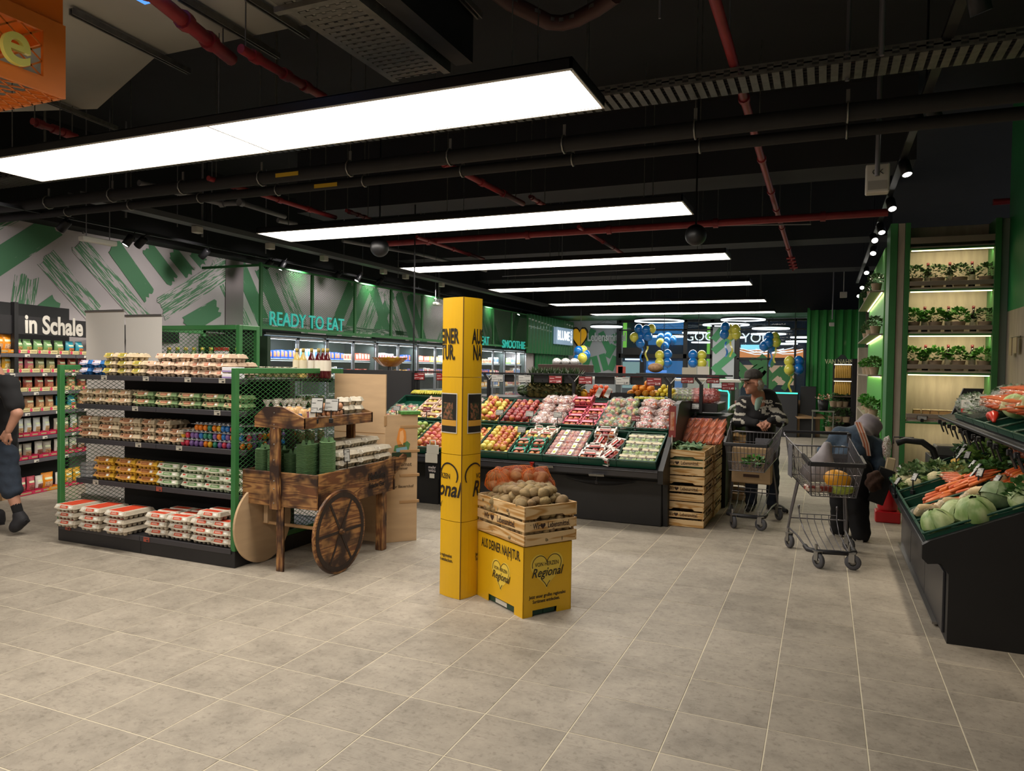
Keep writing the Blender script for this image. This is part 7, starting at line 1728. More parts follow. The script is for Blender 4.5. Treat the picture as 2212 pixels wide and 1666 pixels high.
for n,(px,py,c,Y_) in enumerate([(1386,750,'blue',20.4),(1397,748,'yellow',20.4),(1439,752,'yellow',21.2),(1569,738,'blue',20.4),(1580,738,'yellow',20.4),(1665,758,'blue',20.4),(1674,750,'yellow',20.4),(1707,812,'yellow',19.6)]):
 b = MB();b.grid(lambda u,v: ((u-.5)*.05+.03*math.sin(v*7+n),.01*math.sin(v*9),-.42*v),1,10);o = b.build('ribbon',[BBL if c == 'blue' else BYE],None,tuple(at(px,py,Y=Y_)));tag(o,'%s ribbon hanging from the balloons, %s from the left' % (c,ORD[n]),'ribbon','balloon ribbons')
# poles and frames hanging in the middle distance
for n,(px,y0,y1,Y_) in enumerate([(893,0,803,8.5),(1313,640,800,14),(1206,640,700,14)][:1]):
 p = at(px,y1,Y=Y_);o = MB().cyl((0,0,0),(0,0,4.6-p.z),.011,n=6).build('hanging_pole',[BLACK],None,tuple(p));tag(o,'black pole from the ceiling to the dark back board','pole')
# cheese-and-meat counter glimpsed behind the fruit, dark desk ------------------
t = thing('service_counter','long glass-topped service counter behind the fruit island','counter',(at(1265,860,Y=13).x,13,0));L_ = at(1600,860,Y=13).x-at(1265,860,Y=13).x
MB().rbox(0,0,0,L_,1,.95).build('body',[mat('counter_grey','A8A49A',.4)],t);MB().box(0,.0,1.38,L_,.9,1.42).build('top',[mat('counter_white','C8C4BC',.4)],t);b = MB();b.quad((0,-.1,.95),(L_,-.1,.95),(L_,.0,1.38),(0,.0,1.38));b.build('glass_front',[glass('counter_glass','DDE8E8',.12)],t)
for i in range(18): MB().rbox(.1+i*L_/18,.1,.95,.1+i*L_/18+.12,.4,1.02+.03*(i % 3),.005).build('tray_of_food',[mat('cf%d' % (i % 4),['A85048','C8A888','8A9A60','B8B0A0'][i % 4],.5)],t)
for n,(px,w,h,c,lb) in enumerate([(1345,.14,.2,'A04038','small red price poster on the service counter'),(1490,.25,.2,'B0A898','pale product poster on the service counter'),(1520,.2,.22,'C8C0B8','white product poster on the service counter'),(1340,.12,.22,'B85A50','narrow red poster with white ring on the counter')]):
 p = at(px,830,Y=12.98);o = MB().box(-w/2,0,0,w/2,.005,h).build('small_poster',[mat('ps_'+c,c,.5)],None,(p.x,12.9,1.425));tag(o,lb+', '+ORD[n],'poster')
for n,px in enumerate((1222,1416)):
 p = at(px,795,Y=12 if n else 11);t = thing('wooden_tray' if n == 0 else 'display_loaf',['brown wooden box of wrapped goods beyond the fruit rail','round brown loaf shape beyond the rail, middle'][n],['box','bread'][n],(p.x,p.y,1.52))
 if n == 0: MB().rbox(-.42,-.15,0,.42,.15,.12,.005).build('tray_body',[mat('dark_wood','3A241C',.6)],t);[MB().ell((x,0,.16),(.08,.08,.06),8,6,fn=lambda d: 1+.1*math.sin(9*d.x+7*d.z)).build('wrapped_item',[mat('foil','B8B8B8',.3,.3)],t) for x in (-.15,0,.15)]
 else: MB().ell((0,0,.09),(.13,.1,.08),12,8).build('loaf',[mat('bread','8A6848',.7,var=.3,scale=30)],t)
 MB().box(-.3,-.1,-1.52,.3,.1,0).build('stand',[mat('stand_dark','1E1C1C',.6)],t)
t = thing('dark_desk','dark grey desk with turquoise light strip before the glass front','desk',(at(1655,900,Y=18.6).x,18.6,0));w = at(1722,900,Y=18.6).x-t.location.x;zt = at(1690,848,Y=18.6).z
MB().rbox(0,0,0,w,.6,zt).build('body',[mat('desk_dark','26272B',.5)],t);TEL = emit_mat('teal_strip',(.05,.75,.45),2.2);MB().box(0,-.01,zt-.03,w,0,zt).build('light_strip',[TEL],t);MB().rbox(w+.05,.2,0,w+.4,.7,zt+.15).build('side_unit',[mat('desk_black','101113',.5)],t)
p = at(1572,845,Y=11.8);o = MB().tube([(-.15,0,.01),(0,0,.0),(.02,0,-.05),(.02,0,-.45)],.012,6).build('light_tube',[TEL],None,tuple(p));tag(o,'bent turquoise light tube left of the standing man','light tube')
o = MB().rbox(-.15,0,0,.15,.5,p.z+.05).build('tall_unit',[mat('unit_grey','3A3C40',.4)],None,(p.x-.1,p.y+.05,0));tag(o,'dark unit behind the turquoise light tube','cabinet')
# big carton and flower rack -------------------------------------------------------
CB = mat('cardboard','9A7A56',.8);bx_ = thing('open_carton','large open brown cardboard carton on the floor before the corrugated wall','box',(at(1731,900,Y=19.1).x,19.1,0),.5);bx_.scale = (1,1,1.35)
bx_.location.z = 0;MB().box(-.35,-.25,0,.35,-.24,.42).box(-.35,.24,0,.35,.25,.42).box(-.35,-.25,0,-.34,.25,.42).box(.34,-.25,0,.35,.25,.42).box(-.35,-.25,0,.35,.25,.01).build('carton',[CB],bx_)
for q in (((-.35,-.25,.42),(.35,-.25,.42),(.35,-.50,.34),(-.35,-.50,.34)),((-.35,.25,.42),(.35,.25,.42),(.35,.33,.64),(-.35,.33,.64)),((.35,-.25,.42),(.35,.25,.42),(.58,.25,.36),(.58,-.25,.36)),((-.35,-.25,.42),(-.35,.25,.42),(-.45,.25,.62),(-.45,-.25,.62))): MB().quad(*q).build('flap',[CB],bx_)
MB().add([(-.02,-.252,.22),(.04,-.252,.14),(.10,-.252,.22),(.04,-.252,.30)],[(0,1,2,3)]).build('print',[mat('card_white','D0CCC0')],bx_)
def leafball(m,r,n,sz,c=(0,0,0),sq=.8,seed=1,up=.3):
 random.seed(seed);b = MB()
 for i in range(n):
  th = math.acos(1-1.6*random.random());a = random.uniform(0,2*PI);d = Vector((math.sin(th)*math.cos(a),math.sin(th)*math.sin(a),math.cos(th)*sq));p = Vector(c)+d*r*random.uniform(.55,1)
  t1 = (d+Vector((random.uniform(-.5,.5),random.uniform(-.5,.5),up))).normalized();s = t1.cross(Vector((random.uniform(-1,1),random.uniform(-1,1),1))).normalized()*sz*.42;k = t1*sz
  b.add([p,p+k*.5+s,p+k*1.05-Vector((0,0,sz*.15)),p+k*.5-s],[(0,1,2,3)],False)
 return b
BAS = per_object_tint(mat('basil_leaf','4E8A2E',.5,col2='2E6A22',scale=30,lo=.4,hi=.6),.12,.01);DKL = mat('dark_leaf','4A6A38',.55,col2='2E4A28',scale=30,lo=.4,hi=.6);POTB = mat('paper_pot','A8927A',.8)
fk = thing('flower_rack','black flower rack with pots, fitted sign VAN NAHMEN on top','rack',(at(1797,900,Y=15.2).x,15.2,0));rw = at(1853,900,Y=15.2).x-fk.location.x;rz = lambda py: at(1825,py,Y=15.2).z
MB().rbox(rw*.72,-.05,0,rw+.03,.5,rz(775),.005).build('side_panel',[BLACK],fk);MB().box(0,.45,0,rw,.5,rz(785)).build('back',[mat('rack_back','26221E',.6)],fk)
sz_ = MB();sz_.prism([(0,rz(787)),(rw*.72,rz(787)),(rw*.72,rz(778)),(rw*.55,rz(776)),(rw*.45,rz(768)),(rw*.3,rz(766)),(rw*.15,rz(774)),(0,rz(778))],-.02,0,'y');sg = sz_.build('header',[mat('header_slate','1E2A2C',.5)],fk)
text('VAN NAHMEN',mat('print_cream','C8C8A0',.6),fk,(rw*.36,-.03,rz(782)),FACE_CAM,size=.13,sx=.72,ext=.002)
rl = [rz(p_) for p_ in (821,856,880,912,935)]
for z in rl: MB().box(0,0,z-.02,rw*.75,.45,z).build('shelf',[mat('rack_shelf','4A3C30',.6)],fk)
for k,z in ((0,rz(817)),(1,rz(853))):
 for i in range(9): MB().lathe([(.02,0),(.022,.17),(.012,.2),(.012,.24)],6,(.05+i*rw*.07,.1,z),close=False).build('hanging_pack',[mat('pack_amber','B8903A',.4)],fk)
 MB().box(.02,.02,z+.25,rw*.72,.04,z+.28).build('light_bar',[emit_mat('rack_light',(1,.9,.7),3)],fk)
pots = []
def pot(nm,leafm,r=.07,n=60,sz=.035,potm=POTB,ph=.10,sd=1,label='pot',cat='potted herb'):
 t = thing(nm,label,cat);MB().lathe([(r*.62,0),(r*.85,ph),(r*.9,ph+.005),(r*.75,ph),(.0,ph-.01)],12,close=False).build('pot',[potm],t);leafball(leafm,r*1.25,n,sz,(0,0,ph+r*.75),.8,sd).build('leaves',[leafm],t);return t
fp = Stock(pot('potted_plant',DKL,.085,60,.05,label='plant',cat='potted plant'));
for n,(px,py,Y_) in enumerate([(1800,880,15.3),(1812,880,15.3),(1825,880,15.35),(1797,910,15.15),(1811,911,15.15),(1827,912,15.15),(1790,935,15.1),(1805,937,15.1)]):
 p = at(px,py,Y=Y_);fp.put((p.x,Y_,(rl[2] if n < 3 else rl[3] if n < 6 else rl[4])+.001),n,'potted plant in pale pot on the flower rack, %s' % ['upper left','upper middle','upper right','lower left','lower middle','lower right','bottom left','bottom right'][n],'plants on the rack')
t = thing('flower_bucket','black bucket of orange and white flowers on a small metal table','flowers',tuple(at(1778,887,Y=15)));MB().lathe([(.08,0),(.10,.2)],12).build('bucket',[BLACK],t);leafball(mat('flower_orange','C86A4A',.6,col2='C8C0B0',scale=20,lo=.45,hi=.55),.13,50,.04,(0,0,.24),.5,4).build('flowers',[mat('flower_orange','C86A4A')],t)
q = at(1778,887,Y=15);o = MB().box(-.2,-.15,q.z-.02,.2,.15,q.z).cyl((-.18,-.13,0),(-.18,-.13,q.z),.01).cyl((.18,-.13,0),(.18,-.13,q.z),.01).cyl((-.18,.13,0),(-.18,.13,q.z),.01).cyl((.18,.13,0),(.18,.13,q.z),.01).build('small_table',[STEEL],None,(q.x,15,0));tag(o,'small metal table under the flower bucket','table')
# ================================================================= herb wall at the right
YH = 9.3;hx = lambda px: at(px,700,Y=YH).x;hz = lambda py,px=2050: at(px,py,Y=YH).z
HW = thing('herb_shelf','tall wood-effect wall shelf with green edges and lit herb shelves','shelf',(.65,YH,0));ox = .65
def HB(x0,y0,z0,x1,y1,z1,n,m,par=HW): b = MB();b.T = Matrix.Translation((-ox,-YH,0));return b.rbox(x0,y0,z0,x1,y1,z1,.003).build(n,[m],par)
ZTOP = 3.28;SX0,SX1 = .855,1.66
HB(.65,YH,0,.725,YH+.5,ZTOP,'green_post',GREEN);HB(.727,YH+.02,0,.80,YH+.5,ZTOP,'pale_post',CONC);HB(.802,YH,0,.853,YH+.45,ZTOP,'green_post',GREEN)
HB(1.66,YH,0,1.72,YH+.45,ZTOP,'green_post',GREEN);HB(1.72,YH+.05,0,1.80,YH+.45,ZTOP,'pale_post',mat('post_grey','7A8A80',.6))
HB(.80,YH+.36,0,1.72,YH+.40,ZTOP,'back_panel',CONC)
LEDM = emit_mat('led_strip',(1,.90,.45),4)
lv = [hz(535),hz(612),hz(712),hz(803),hz(905)]
lv = [2.99,2.53,2.035,1.60,1.045]
for k,z in enumerate(lv):
 s = HB(SX0,YH+.02,z-.0,SX1,YH+.36,z+.02,'shelf',CONC)
 HB(SX0,YH+.0,z+.04 if k else z+.05,SX1,YH+.008,z+.09 if k else z+.12,'shelf_lip',mat('lip_wood','8A7E70',.6),s)
 HB(SX0,YH+.0,z-.022,SX1,YH+.02,z,'green_edge',GREEN,s)
 if k < 4: HB(SX0+.01,YH+.012,z-.034,SX1-.01,YH+.024,z-.023,'led_strip',LEDM,s)
 L_ = bpy.data.lights.new('led_glow','AREA');L_.shape = 'RECTANGLE';L_.size = .78;L_.size_y = .02;L_.energy = 2.2 if k < 4 else 1.4;L_.color = (1,.86,.50)
 o = bpy.data.objects.new('led_glow',L_);COL.objects.link(o);o.location = ((SX0+SX1)/2,YH+.10,z-.03);o.rotation_euler = (math.radians(28),0,0)
herbs = [Stock(pot('potted_herb',BAS,.075,150,.045,sd=k,label='herb')) for k in (1,2)];herbd = Stock(pot('potted_herb',DKL,.08,170,.032,sd=5,label='herb'))
wine = Stock(bottle('wine_bottle','1C1216','C8C0AC',.31,.036,cap='6A2028',lab=(.12,.50)))
LVN = ['','top','second','third']
for k in (1,2,3):
 z = lv[k]+.021
 for n,px in enumerate([(1975,2022,2070,2128),(1972,2020,2070,2128),(1972,2022,2072,2128)][k-1]):
  (herbd if (k == 1) or (k == 2 and n == 3) else herbs[n % 2]).put((at(px,700,Y=YH+.14).x,YH+.13,z),n+k,'potted herb on the %s lit shelf of the herb wall, %s from the left' % (LVN[k],ORD[n]),'herbs on the herb wall',1.1)
 for n,px in enumerate([(2001,2048,2096),(1997,2048,2102),(2001,2050,2102)][k-1]):
  wine.put((at(px,700,Y=YH+.20).x,YH+.20,z),0,'red-capped wine bottle on the %s lit shelf, %s from the left' % (LVN[k],ORD[n]),'wine bottles on the herb wall',.95)
for n,px in enumerate((1980,2000,2018,2037,2052)):
 t = thing('spice_tub','pale brown tub on the lowest lit shelf, %s from the left' % ORD[n],'tub',(at(px,880,Y=YH+.2).x,YH+.2,lv[4]+.021),0,'tubs on the herb wall');MB().rbox(-.04,-.03,0,.04,.03,.10,.008).build('tub',[mat('tub_brown','A08058',.5)],t);MB().rbox(-.042,-.032,.10,.042,.032,.112,.004).build('lid',[mat('tub_lid','C8B898',.5)],t)
for n in range(4):
 o = MB().rbox(0,0,0,.085,.08,.04,.004).build('pink_pack',[mat('pinkish','C0A0A0',.5)],None,(SX0+.015+n*.095,YH+.02,lv[4]+.021));tag(o,'flat pinkish pack at the front of the lowest lit shelf, %s from the left' % ORD[n],'pack','packs on the herb wall')
price_sign((SX0+.16,YH-.01,lv[4]+.02),0,.10,.05,'small price display on the lowest lit shelf',False,'',post=.0,lean=0)
# side shelves behind the post, pots sticking out to the left
HS = thing('side_herb_shelf','green-backed narrow herb shelves facing the aisle behind the tall post','shelf',(.66,10.2,0))
MB().rbox(.0,0,0,.04,3.4,3.15,.003).build('green_back',[mat('bright_green','4AA040',.45)],HS)
for k,z in enumerate((2.62,2.08,1.56,1.02,.6)):
 s = MB().rbox(-.16,.02,z-.02,0,3.3,z,.003).build('shelf',[mat('lip_wood','8A7E70')],HS);MB().box(-.03,.05,z-.03,-.015,3.25,z-.021).build('led_strip',[LEDM],s)
 for j in range(3): (herbd if k < 2 else herbs[j % 2]).put((.58,10.35+j*1.0,z+.001),j+k,'potted herb on the side shelves facing the aisle, %s shelf from the top, %s back' % (ORD[k],ORD[j]),'herbs on the side shelves',.95)
 L_ = bpy.data.lights.new('led_glow','AREA');L_.shape = 'RECTANGLE';L_.size = .02;L_.size_y = 3;L_.energy = 2;L_.color = (1,.86,.50);o = bpy.data.objects.new('led_glow',L_);COL.objects.link(o);o.location = (.60,11.8,z-.03);o.rotation_euler = (0,math.radians(-35),0)
# wood-effect blocks farther back
for n,(px0,px1,py,Y_,m) in enumerate([(1855,1915,751,14.2,CONC),(1884,1915,634,17.5,CONC),(1872,1886,634,17.6,mat('grey_block','5A5650',.7)),(1857,1873,634,17.7,GREEN)]):
 a,b = at(px0,py,Y=Y_),at(px1,py,Y=Y_);tag(MB().box(a.x,Y_,0,b.x+.3,Y_+.4,a.z).build('partition',[m]),['wood-effect block wall between the flower rack and the herb shelves','upper wood-effect wall part far back','grey upper wall strip far back','green upper wall strip far back'][n],'partition')
t = thing('white_flowers','white flowering plants behind the bending woman','flowers',tuple(at(1893,905,Y=10.5)));leafball(mat('petal_white','C8C4B4',.6),.12,60,.035,(0,0,0),.7,9).build('blossoms',[mat('petal_white','C8C4B4')],t);MB().cyl((0,0,-.2),(0,0,0),.06).build('pot',[POTB],t);MB().box(-.2,-.2,-t.location.z,.2,.2,-.2).build('stand',[BLACK],t)
# ================================================================= vegetable display on the right
VY0,VY1 = 4.93,7.55;VX = .57
vd = thing('vegetable_display','black stepped vegetable display with green crates along the right wall','display',(VX,VY0,0))
def VB(): b = MB();b.T = Matrix.Translation((-VX,-VY0,0));return b
VB().prism([(.70,0),(1.8,0),(1.8,1.12),(1.1,.83),(.60,.60),(.56,.57),(.56,.49),(.59,.46),(.66,.47),(.70,.41)],VY0,VY0+.05,'y').build('end_panel',[DB],vd)
VB().prism([(.70,0),(1.8,0),(1.8,1.0),(1.14,.78),(1.10,.70),(.62,.52),(.60,.48),(.68,.44),(.70,.41)],VY0+.05,VY1,'y').build('body',[DB],vd)
for y0,y1 in ((VY0+.1,5.85),(5.87,6.75),(6.77,VY1)): VB().rbox(.685,y0,.03,.70,y1,.40,.003).build('front_plate',[mat('plate_dark','2C2C30',.35)],vd)
VB().box(.66,VY0+.3,.015,.69,VY1,.03).build('floor_trim',[STEEL],vd)
VB().rbox(.575,VY0+.05,.50,.60,VY1,.56,.004).build('bumper_rail',[mat('rail_grey','2E2E32')],vd)
# upper shelf on arms
VB().prism([(1.02,1.20),(1.8,1.44),(1.8,1.40),(1.04,1.16)],4.2,7.85,'y').build('upper_shelf',[DB],vd);VB().prism([(1.06,1.17),(1.8,1.35),(1.8,.85),(1.35,.85)],7.60,7.66,'y').build('arm',[DB],vd)
VB().rbox(1.0,4.2,1.17,1.03,7.85,1.20,.004).cyl((1.0,4.2,1.19),(1.0,7.85,1.19),.012).build('front_rail',[BLACK],vd)
VT = math.radians(24)
def vslot(r,y,u,n): 
 x,z,t_ = ((.60,.555,VT),(1.12,.80,VT),(1.04,1.215,math.radians(17)))[r];return (x+u*math.cos(t_)-n*math.sin(t_),y,z+u*math.sin(t_)+n*math.cos(t_))
for r in (0,1,2):
 for k in range(6 if r < 2 else 7):
  y = VY0+.26+k*.42 if r < 2 else 4.5+k*.42;
  R_ = Matrix.Rotation(-(VT if r < 2 else math.radians(17)),4,'Y') @ Matrix.Rotation(PI/2,4,'Z')
  gc.put(vslot(r,y,.28,0),R_.to_euler(),'green crate in the %s row of the vegetable display, %s from the near end' % (['front','rear','upper'][r],ORD[k]),'green crates of the vegetable display',(1.04,.92,1 if r < 2 else .5))
def vput(o,r,y,u,n): o.location = vslot(r,y,u,n)
CAB = mat('cabbage','B0BE8C',.5,col2='6C8A4A',scale=11,lo=.38,hi=.62,stretch=(1,1,.35),bump=.8,bscale=14)
def cabbage(sd,m=CAB):
 random.seed(sd);t = thing('white_cabbage','cabbage','cabbage');MB().ell((0,0,.085),(.10,.10,.085),20,14,fn=lambda d: 1+.02*math.sin(8*d.x+3*d.y)).build('head',[m],t)
 VN = mat('cabbage_vein','CAD4B0',.5)
 for i in range(5):
  a = i*1.256+sd;P_ = [Vector((.1015*math.sin(s)*math.cos(a+.15*s),.1015*math.sin(s)*math.sin(a+.15*s),.085+.087*math.cos(s))) for s in [.25+.22*j for j in range(7)]];MB().tube(P_,[.0036-.0004*j for j in range(7)],4,cap=False).build('vein',[VN],t)
  b = MB();b.grid(lambda u,v: tuple(Vector((0,0,.085))+Vector((math.sin(.2+1.5*v)*math.cos(a+.3+(u-.5)*1.3),math.sin(.2+1.5*v)*math.sin(a+.3+(u-.5)*1.3),math.cos(.2+1.5*v)))*(.102+.004*math.sin(u*9+v*5)+.012*v*v)),5,5);b.build('outer_leaf',[m],t)
 return t
cab = [Stock(cabbage(1)),Stock(cabbage(2,mat('cabbage_dull','8E9C7A',.5,col2='5C744A',scale=11)))]
for n,(y,u,nn,s,k) in enumerate([(5.10,.10,.02,.85,0),(5.10,.30,.02,.98,0),(5.29,.20,.03,.8,0),(5.10,.52,.01,.9,0),(5.30,.44,.04,.9,1)]):
 cab[k].put(vslot(0,y,u,nn),Euler((0,-VT,n)),'pale green cabbage in the nearest crate of the vegetable display, '+['front left','middle, largest','behind the front one','right rear','duller one at the back'][n],'cabbages',s)
random.seed(52)
def veg(me,r,y,u,n,rz,lb,nm,cat,grp,s=1,rx=0):
 o = ob(nm,me,None,vslot(r,y,u,n));t_ = VT if r < 2 else math.radians(17);o.rotation_euler = (Matrix.Rotation(-t_,4,'Y') @ Matrix.Rotation(rz,4,'Z') @ Matrix.Rotation(rx,4,'X')).to_euler();o.scale = (s,)*3;tag(o,lb,cat,grp);return o
PAR = mat('parsnip','C8B088',.6,var=.15,scale=20);b = MB();b.tube([(0,0,0),(0,.015,0),(0,.06,0),(0,.14,0),(0,.2,0)],[.012,.026,.028,.018,.004],9);parm = b.mesh('parsnip',[PAR])
for i in range(9): veg(parm,0,5.48+.045*(i % 5),.08+.05*i/2+.1*(i//5),.085+.025*(i//5),PI+.6+random.uniform(-.3,.3),'pale parsnip beside the cabbages, %s in the crate' % ORD[i],'parsnip','parsnip','parsnips',1.05)
pb = thing('parsnip_bag','clear film bag of parsnips lying before the cabbages','bag',vslot(0,5.45,.10,.10),0)
for st_,(u,y) in enumerate([(.10,5.42),(.25,5.42),(.4,5.44)]):
 q = pb if st_ == 0 else thing('parsnip_bag','clear film bag of parsnips before the cabbages, %s' % ['','middle one','rear one'][st_],'bag',vslot(0,y,u,.10));q.rotation_euler = (0,-VT,-1.0)
 for i in range(3): ob('parsnip',parm,q,(-.02+.02*i,-.09,.0+.01*i))
 b = MB();b.ell((0,0,.005),(.05,.125,.04),14,9,fn=lambda d: 1+.06*math.sin(8*d.x+9*d.y));b.build('film',[BFC],q)
for i in range(34):
 j = i//9;veg(cm[i % 3],0,5.84+.042*(i % 9)+random.uniform(-.01,.01),.14+.09*j+random.uniform(-.03,.03),.04+.022*j+.014*(i % 3),PI/2+PI+random.uniform(-.35,.35)*1.2,'loose orange carrot in its crate, %s row, %s along' % (ORD[j],ORD[i % 9]),'carrot','carrot','loose carrots',1.1,random.uniform(-.1,.15))
for i in range(14): veg(cm[2],1,5.62+.05*(i % 7)+random.uniform(-.01,.01),-.02+.10*(i//7),.07+.02*(i//7),-1.1+random.uniform(-.25,.25),'bunched carrot on the rear row, %s row, %s along' % (ORD[i//7],ORD[i % 7]),'carrot','carrot','bunched carrots',1.25)
CEL = mat('celeriac','B89868',.85,var=.35,scale=25,bump=1,bscale=40)
for n,(r,y,u,s) in enumerate([(1,5.35,.08,1.0),(0,5.62,.50,.6),(0,5.68,.42,.55),(0,5.58,.42,.5),(1,5.75,.02,.6)]):
 b = MB();random.seed(n);b.ell((0,0,0),.075,18,12,fn=lambda d: 1+.08*math.sin(9*d.x+n)+.07*math.sin(8*d.z+5*d.y));o = b.build('celeriac',[CEL],None,vslot(r,y,u,.08));o.scale = (s,)*3;tag(o,'knobbly celeriac root among the vegetables, '+['largest','small one by the cabbages','second small one','smallest','one behind the carrots'][n],'celeriac','celeriac')
def leafy(nm,lb,r,y,u,n,col,num,sz,rad,sd,cat='greens',col2=None):
 m = mat('lf_'+col,col,.5,col2=col2 or '3A5A2C',scale=22,lo=.4,hi=.62);b = leafball(m,rad,num,sz,(0,0,0),.7,sd);o = b.build(nm,[m],None,vslot(r,y,u,n));o.rotation_euler = (0,-.4,sd);tag(o,lb,cat);return o
for n,(nm,lb,r,y,u,nn,col,num,sz,rad) in enumerate([
  ('parsley','dark green bunch of parsley behind the celeriac',1,5.15,.28,.06,'3E6A34',160,.05,.15),('parsley','second dark green bunch with pale stalks at the right edge',1,5.05,.05,.08,'4A7A3C',140,.05,.13),('lettuce','green lettuce beside the carrots at the back',1,6.15,.05,.07,'6A9A54',120,.06,.11),
  ('green_beans','heap of light green beans on the rear row',1,6.9,.15,.06,'90AE58',200,.08,.16),('green_beans','second heap of green beans farther right',1,6.65,.30,.08,'88A850',180,.08,.15),('kale','curled grey-green kale heads near the far end',0,7.15,.2,.08,'8AA474',150,.06,.13),
  ('savoy_cabbage','pale savoy cabbage near the far end',0,7.0,.35,.06,'9AAC7A',120,.07,.12),('leek_greens','leek greens wrapped at the far end',1,7.3,.1,.06,'5E7A5A',120,.07,.12),('lettuce','pale green lettuce in the front row, far part',0,6.65,.45,.06,'B4C488',140,.06,.11),('chard','mixed green stalks behind the loose carrots',0,6.2,.50,.07,'6A8A50',120,.06,.10)]):
 leafy(nm,lb,r,y,u,nn,col,num,sz,rad,n+3)
CAU = mat('cauliflower','C4BC94',.8,var=.2,scale=40,bump=1,bscale=90)
for n,(y,u) in enumerate([(7.35,.10),(7.1,.10),(6.85,.13),(6.8,.30),(7.3,.32)]):
 random.seed(n);t = thing('cauliflower','cream cauliflower head in the far front crates, %s' % ORD[n],'cauliflower',vslot(0,y,u,.04),0,'cauliflowers');MB().ell((0,0,.03),(.07,.07,.05),16,10,fn=lambda d: 1+.07*math.sin(14*d.x)*math.sin(13*d.y)).build('curd',[CAU],t);leafball(mat('lf_pale','8CA468',.5,col2='6A8A4A'),.075,40,.06,(0,0,-.01),.5,n).build('leaves',[mat('lf_pale','8CA468')],t)
RAD = mat('white_radish','C8C0A0',.5);b = MB();b.tube([(0,0,0),(0,.05,0),(0,.2,0),(0,.32,0),(0,.38,0)],[.018,.026,.026,.016,.003],9);rm = b.mesh('white_radish',[RAD])
for i in range(8): veg(rm,1,5.05+.07*i/1.3,.30+.03*(i % 2),.07+.03*(i % 2),-1.9+random.uniform(-.1,.1),'long white radish on the rear row, %s along' % ORD[i],'white_radish','radish','white radishes')
crf = film('carrot_film','E89070',.22,.15)
for i in range(6): cb.put(vslot(1,5.9+.13*i,.35,.06),(0,-VT,1.9),'film bag of orange carrots on the rear row, %s along' % ORD[i],'carrot bags on the display',1.2)
for i in range(7): cb.put(vslot(0,6.15+.07*i,.40+.02*(i % 2),.06),(0,-VT,1.7),'small carrot bag behind the loose carrots, %s along' % ORD[i],'small carrot bags',.8)
SQ = mat('sweetcorn','C8A040',.5,var=.2,scale=60)
for i in range(6): b = MB();b.ell((0,0,0),(.03,.09,.03),10,8);o = b.build('sweetcorn',[SQ],None,vslot(1,7.0+.06*(i % 3),-.02+.08*(i//3),.07));o.rotation_euler = (0,-VT,-1.1);tag(o,'yellow wrapped sweetcorn on the rear row, %s' % ORD[i],'corn','sweetcorn')
# upper shelf load
BRO = mat('lf_broc','5A7450',.5,col2='3A5238',scale=20,lo=.4,hi=.6)
for i in range(9):
 t = thing('wrapped_greens','clear wrapped dark green vegetables on the upper shelf, %s from the far end' % ORD[i],'wrapped greens',vslot(2,7.0-.15*(i % 5),.12+.25*(i//5),.09),i,'wrapped greens');leafball(BRO,.10,60,.05,(0,0,0),.8,i).build('leaves',[BRO],t);MB().ell((0,0,0),(.13,.12,.10),14,10,fn=lambda d: 1+.07*math.sin(9*d.x+i)*math.sin(8*d.y)).build('film',[BFC],t)
 if i == 1: MB().box(-.14,-.05,-.05,-.135,.05,.05).build('label',[LBW],t);MB().box(-.142,-.05,-.05,-.14,.05,-.02).build('print',[mat('pr_B83A30','B83A30')],t)
for i in range(10): cb.put(vslot(2,6.35-.11*i,.22+.12*(i % 2),.07+.04*(i % 2)),(0,-.3,1.8),'large film bag of carrots on the upper shelf, %s from the far end' % ORD[i],'carrot bags on the upper shelf',1.5)
cab[0].put(vslot(2,5.75,.16,.04),1,'film-wrapped pale lettuce head on the upper shelf','cabbages',.9);cab[0].put(vslot(2,5.5,.2,.04),1,'second pale lettuce head on the upper shelf','cabbages',.9)
o = MB().tube([(0,0,0),(0,.03,.05),(0,.1,.04),(0,.14,0)],[.01,.035,.035,.01],8).build('red_pepper',[mat('pepper_red','B83020',.3)],None,vslot(2,5.95,.06,.03));tag(o,'red pepper tip on the upper shelf','pepper')
for i in range(13):
 y = 7.7-.27*i+.05*math.sin(i*3);price_sign((.985,y,1.15),(0,.3*math.sin(i),PI/2*-1),.05,.10,'slim grey price display hanging under the upper shelf rail, %s from the far end' % ORD[i],False,'',post=0,lean=2.8)
for i,(r,y,u,s) in enumerate([(0,6.68,-.03,1),(0,6.6,.1,1),(1,7.3,-.05,1),(1,7.2,0,1),(1,7.05,-.05,1),(1,6.9,-.1,1),(1,6.75,-.05,1),(1,6.3,-.1,1),(1,6.1,-.1,1),(1,5.85,-.12,1),(0,6.0,.42,1),(1,5.45,-.1,1),(0,7.3,.05,1),(1,7.4,.1,1)]):
 price_sign(vslot(r,y,u,.05),-1.1+.5*math.sin(i*2.3),.045,.07,'grey price display on a bent black stem among the vegetables, %s of fourteen' % ORD[i],False,'',post=.09,lean=.6)
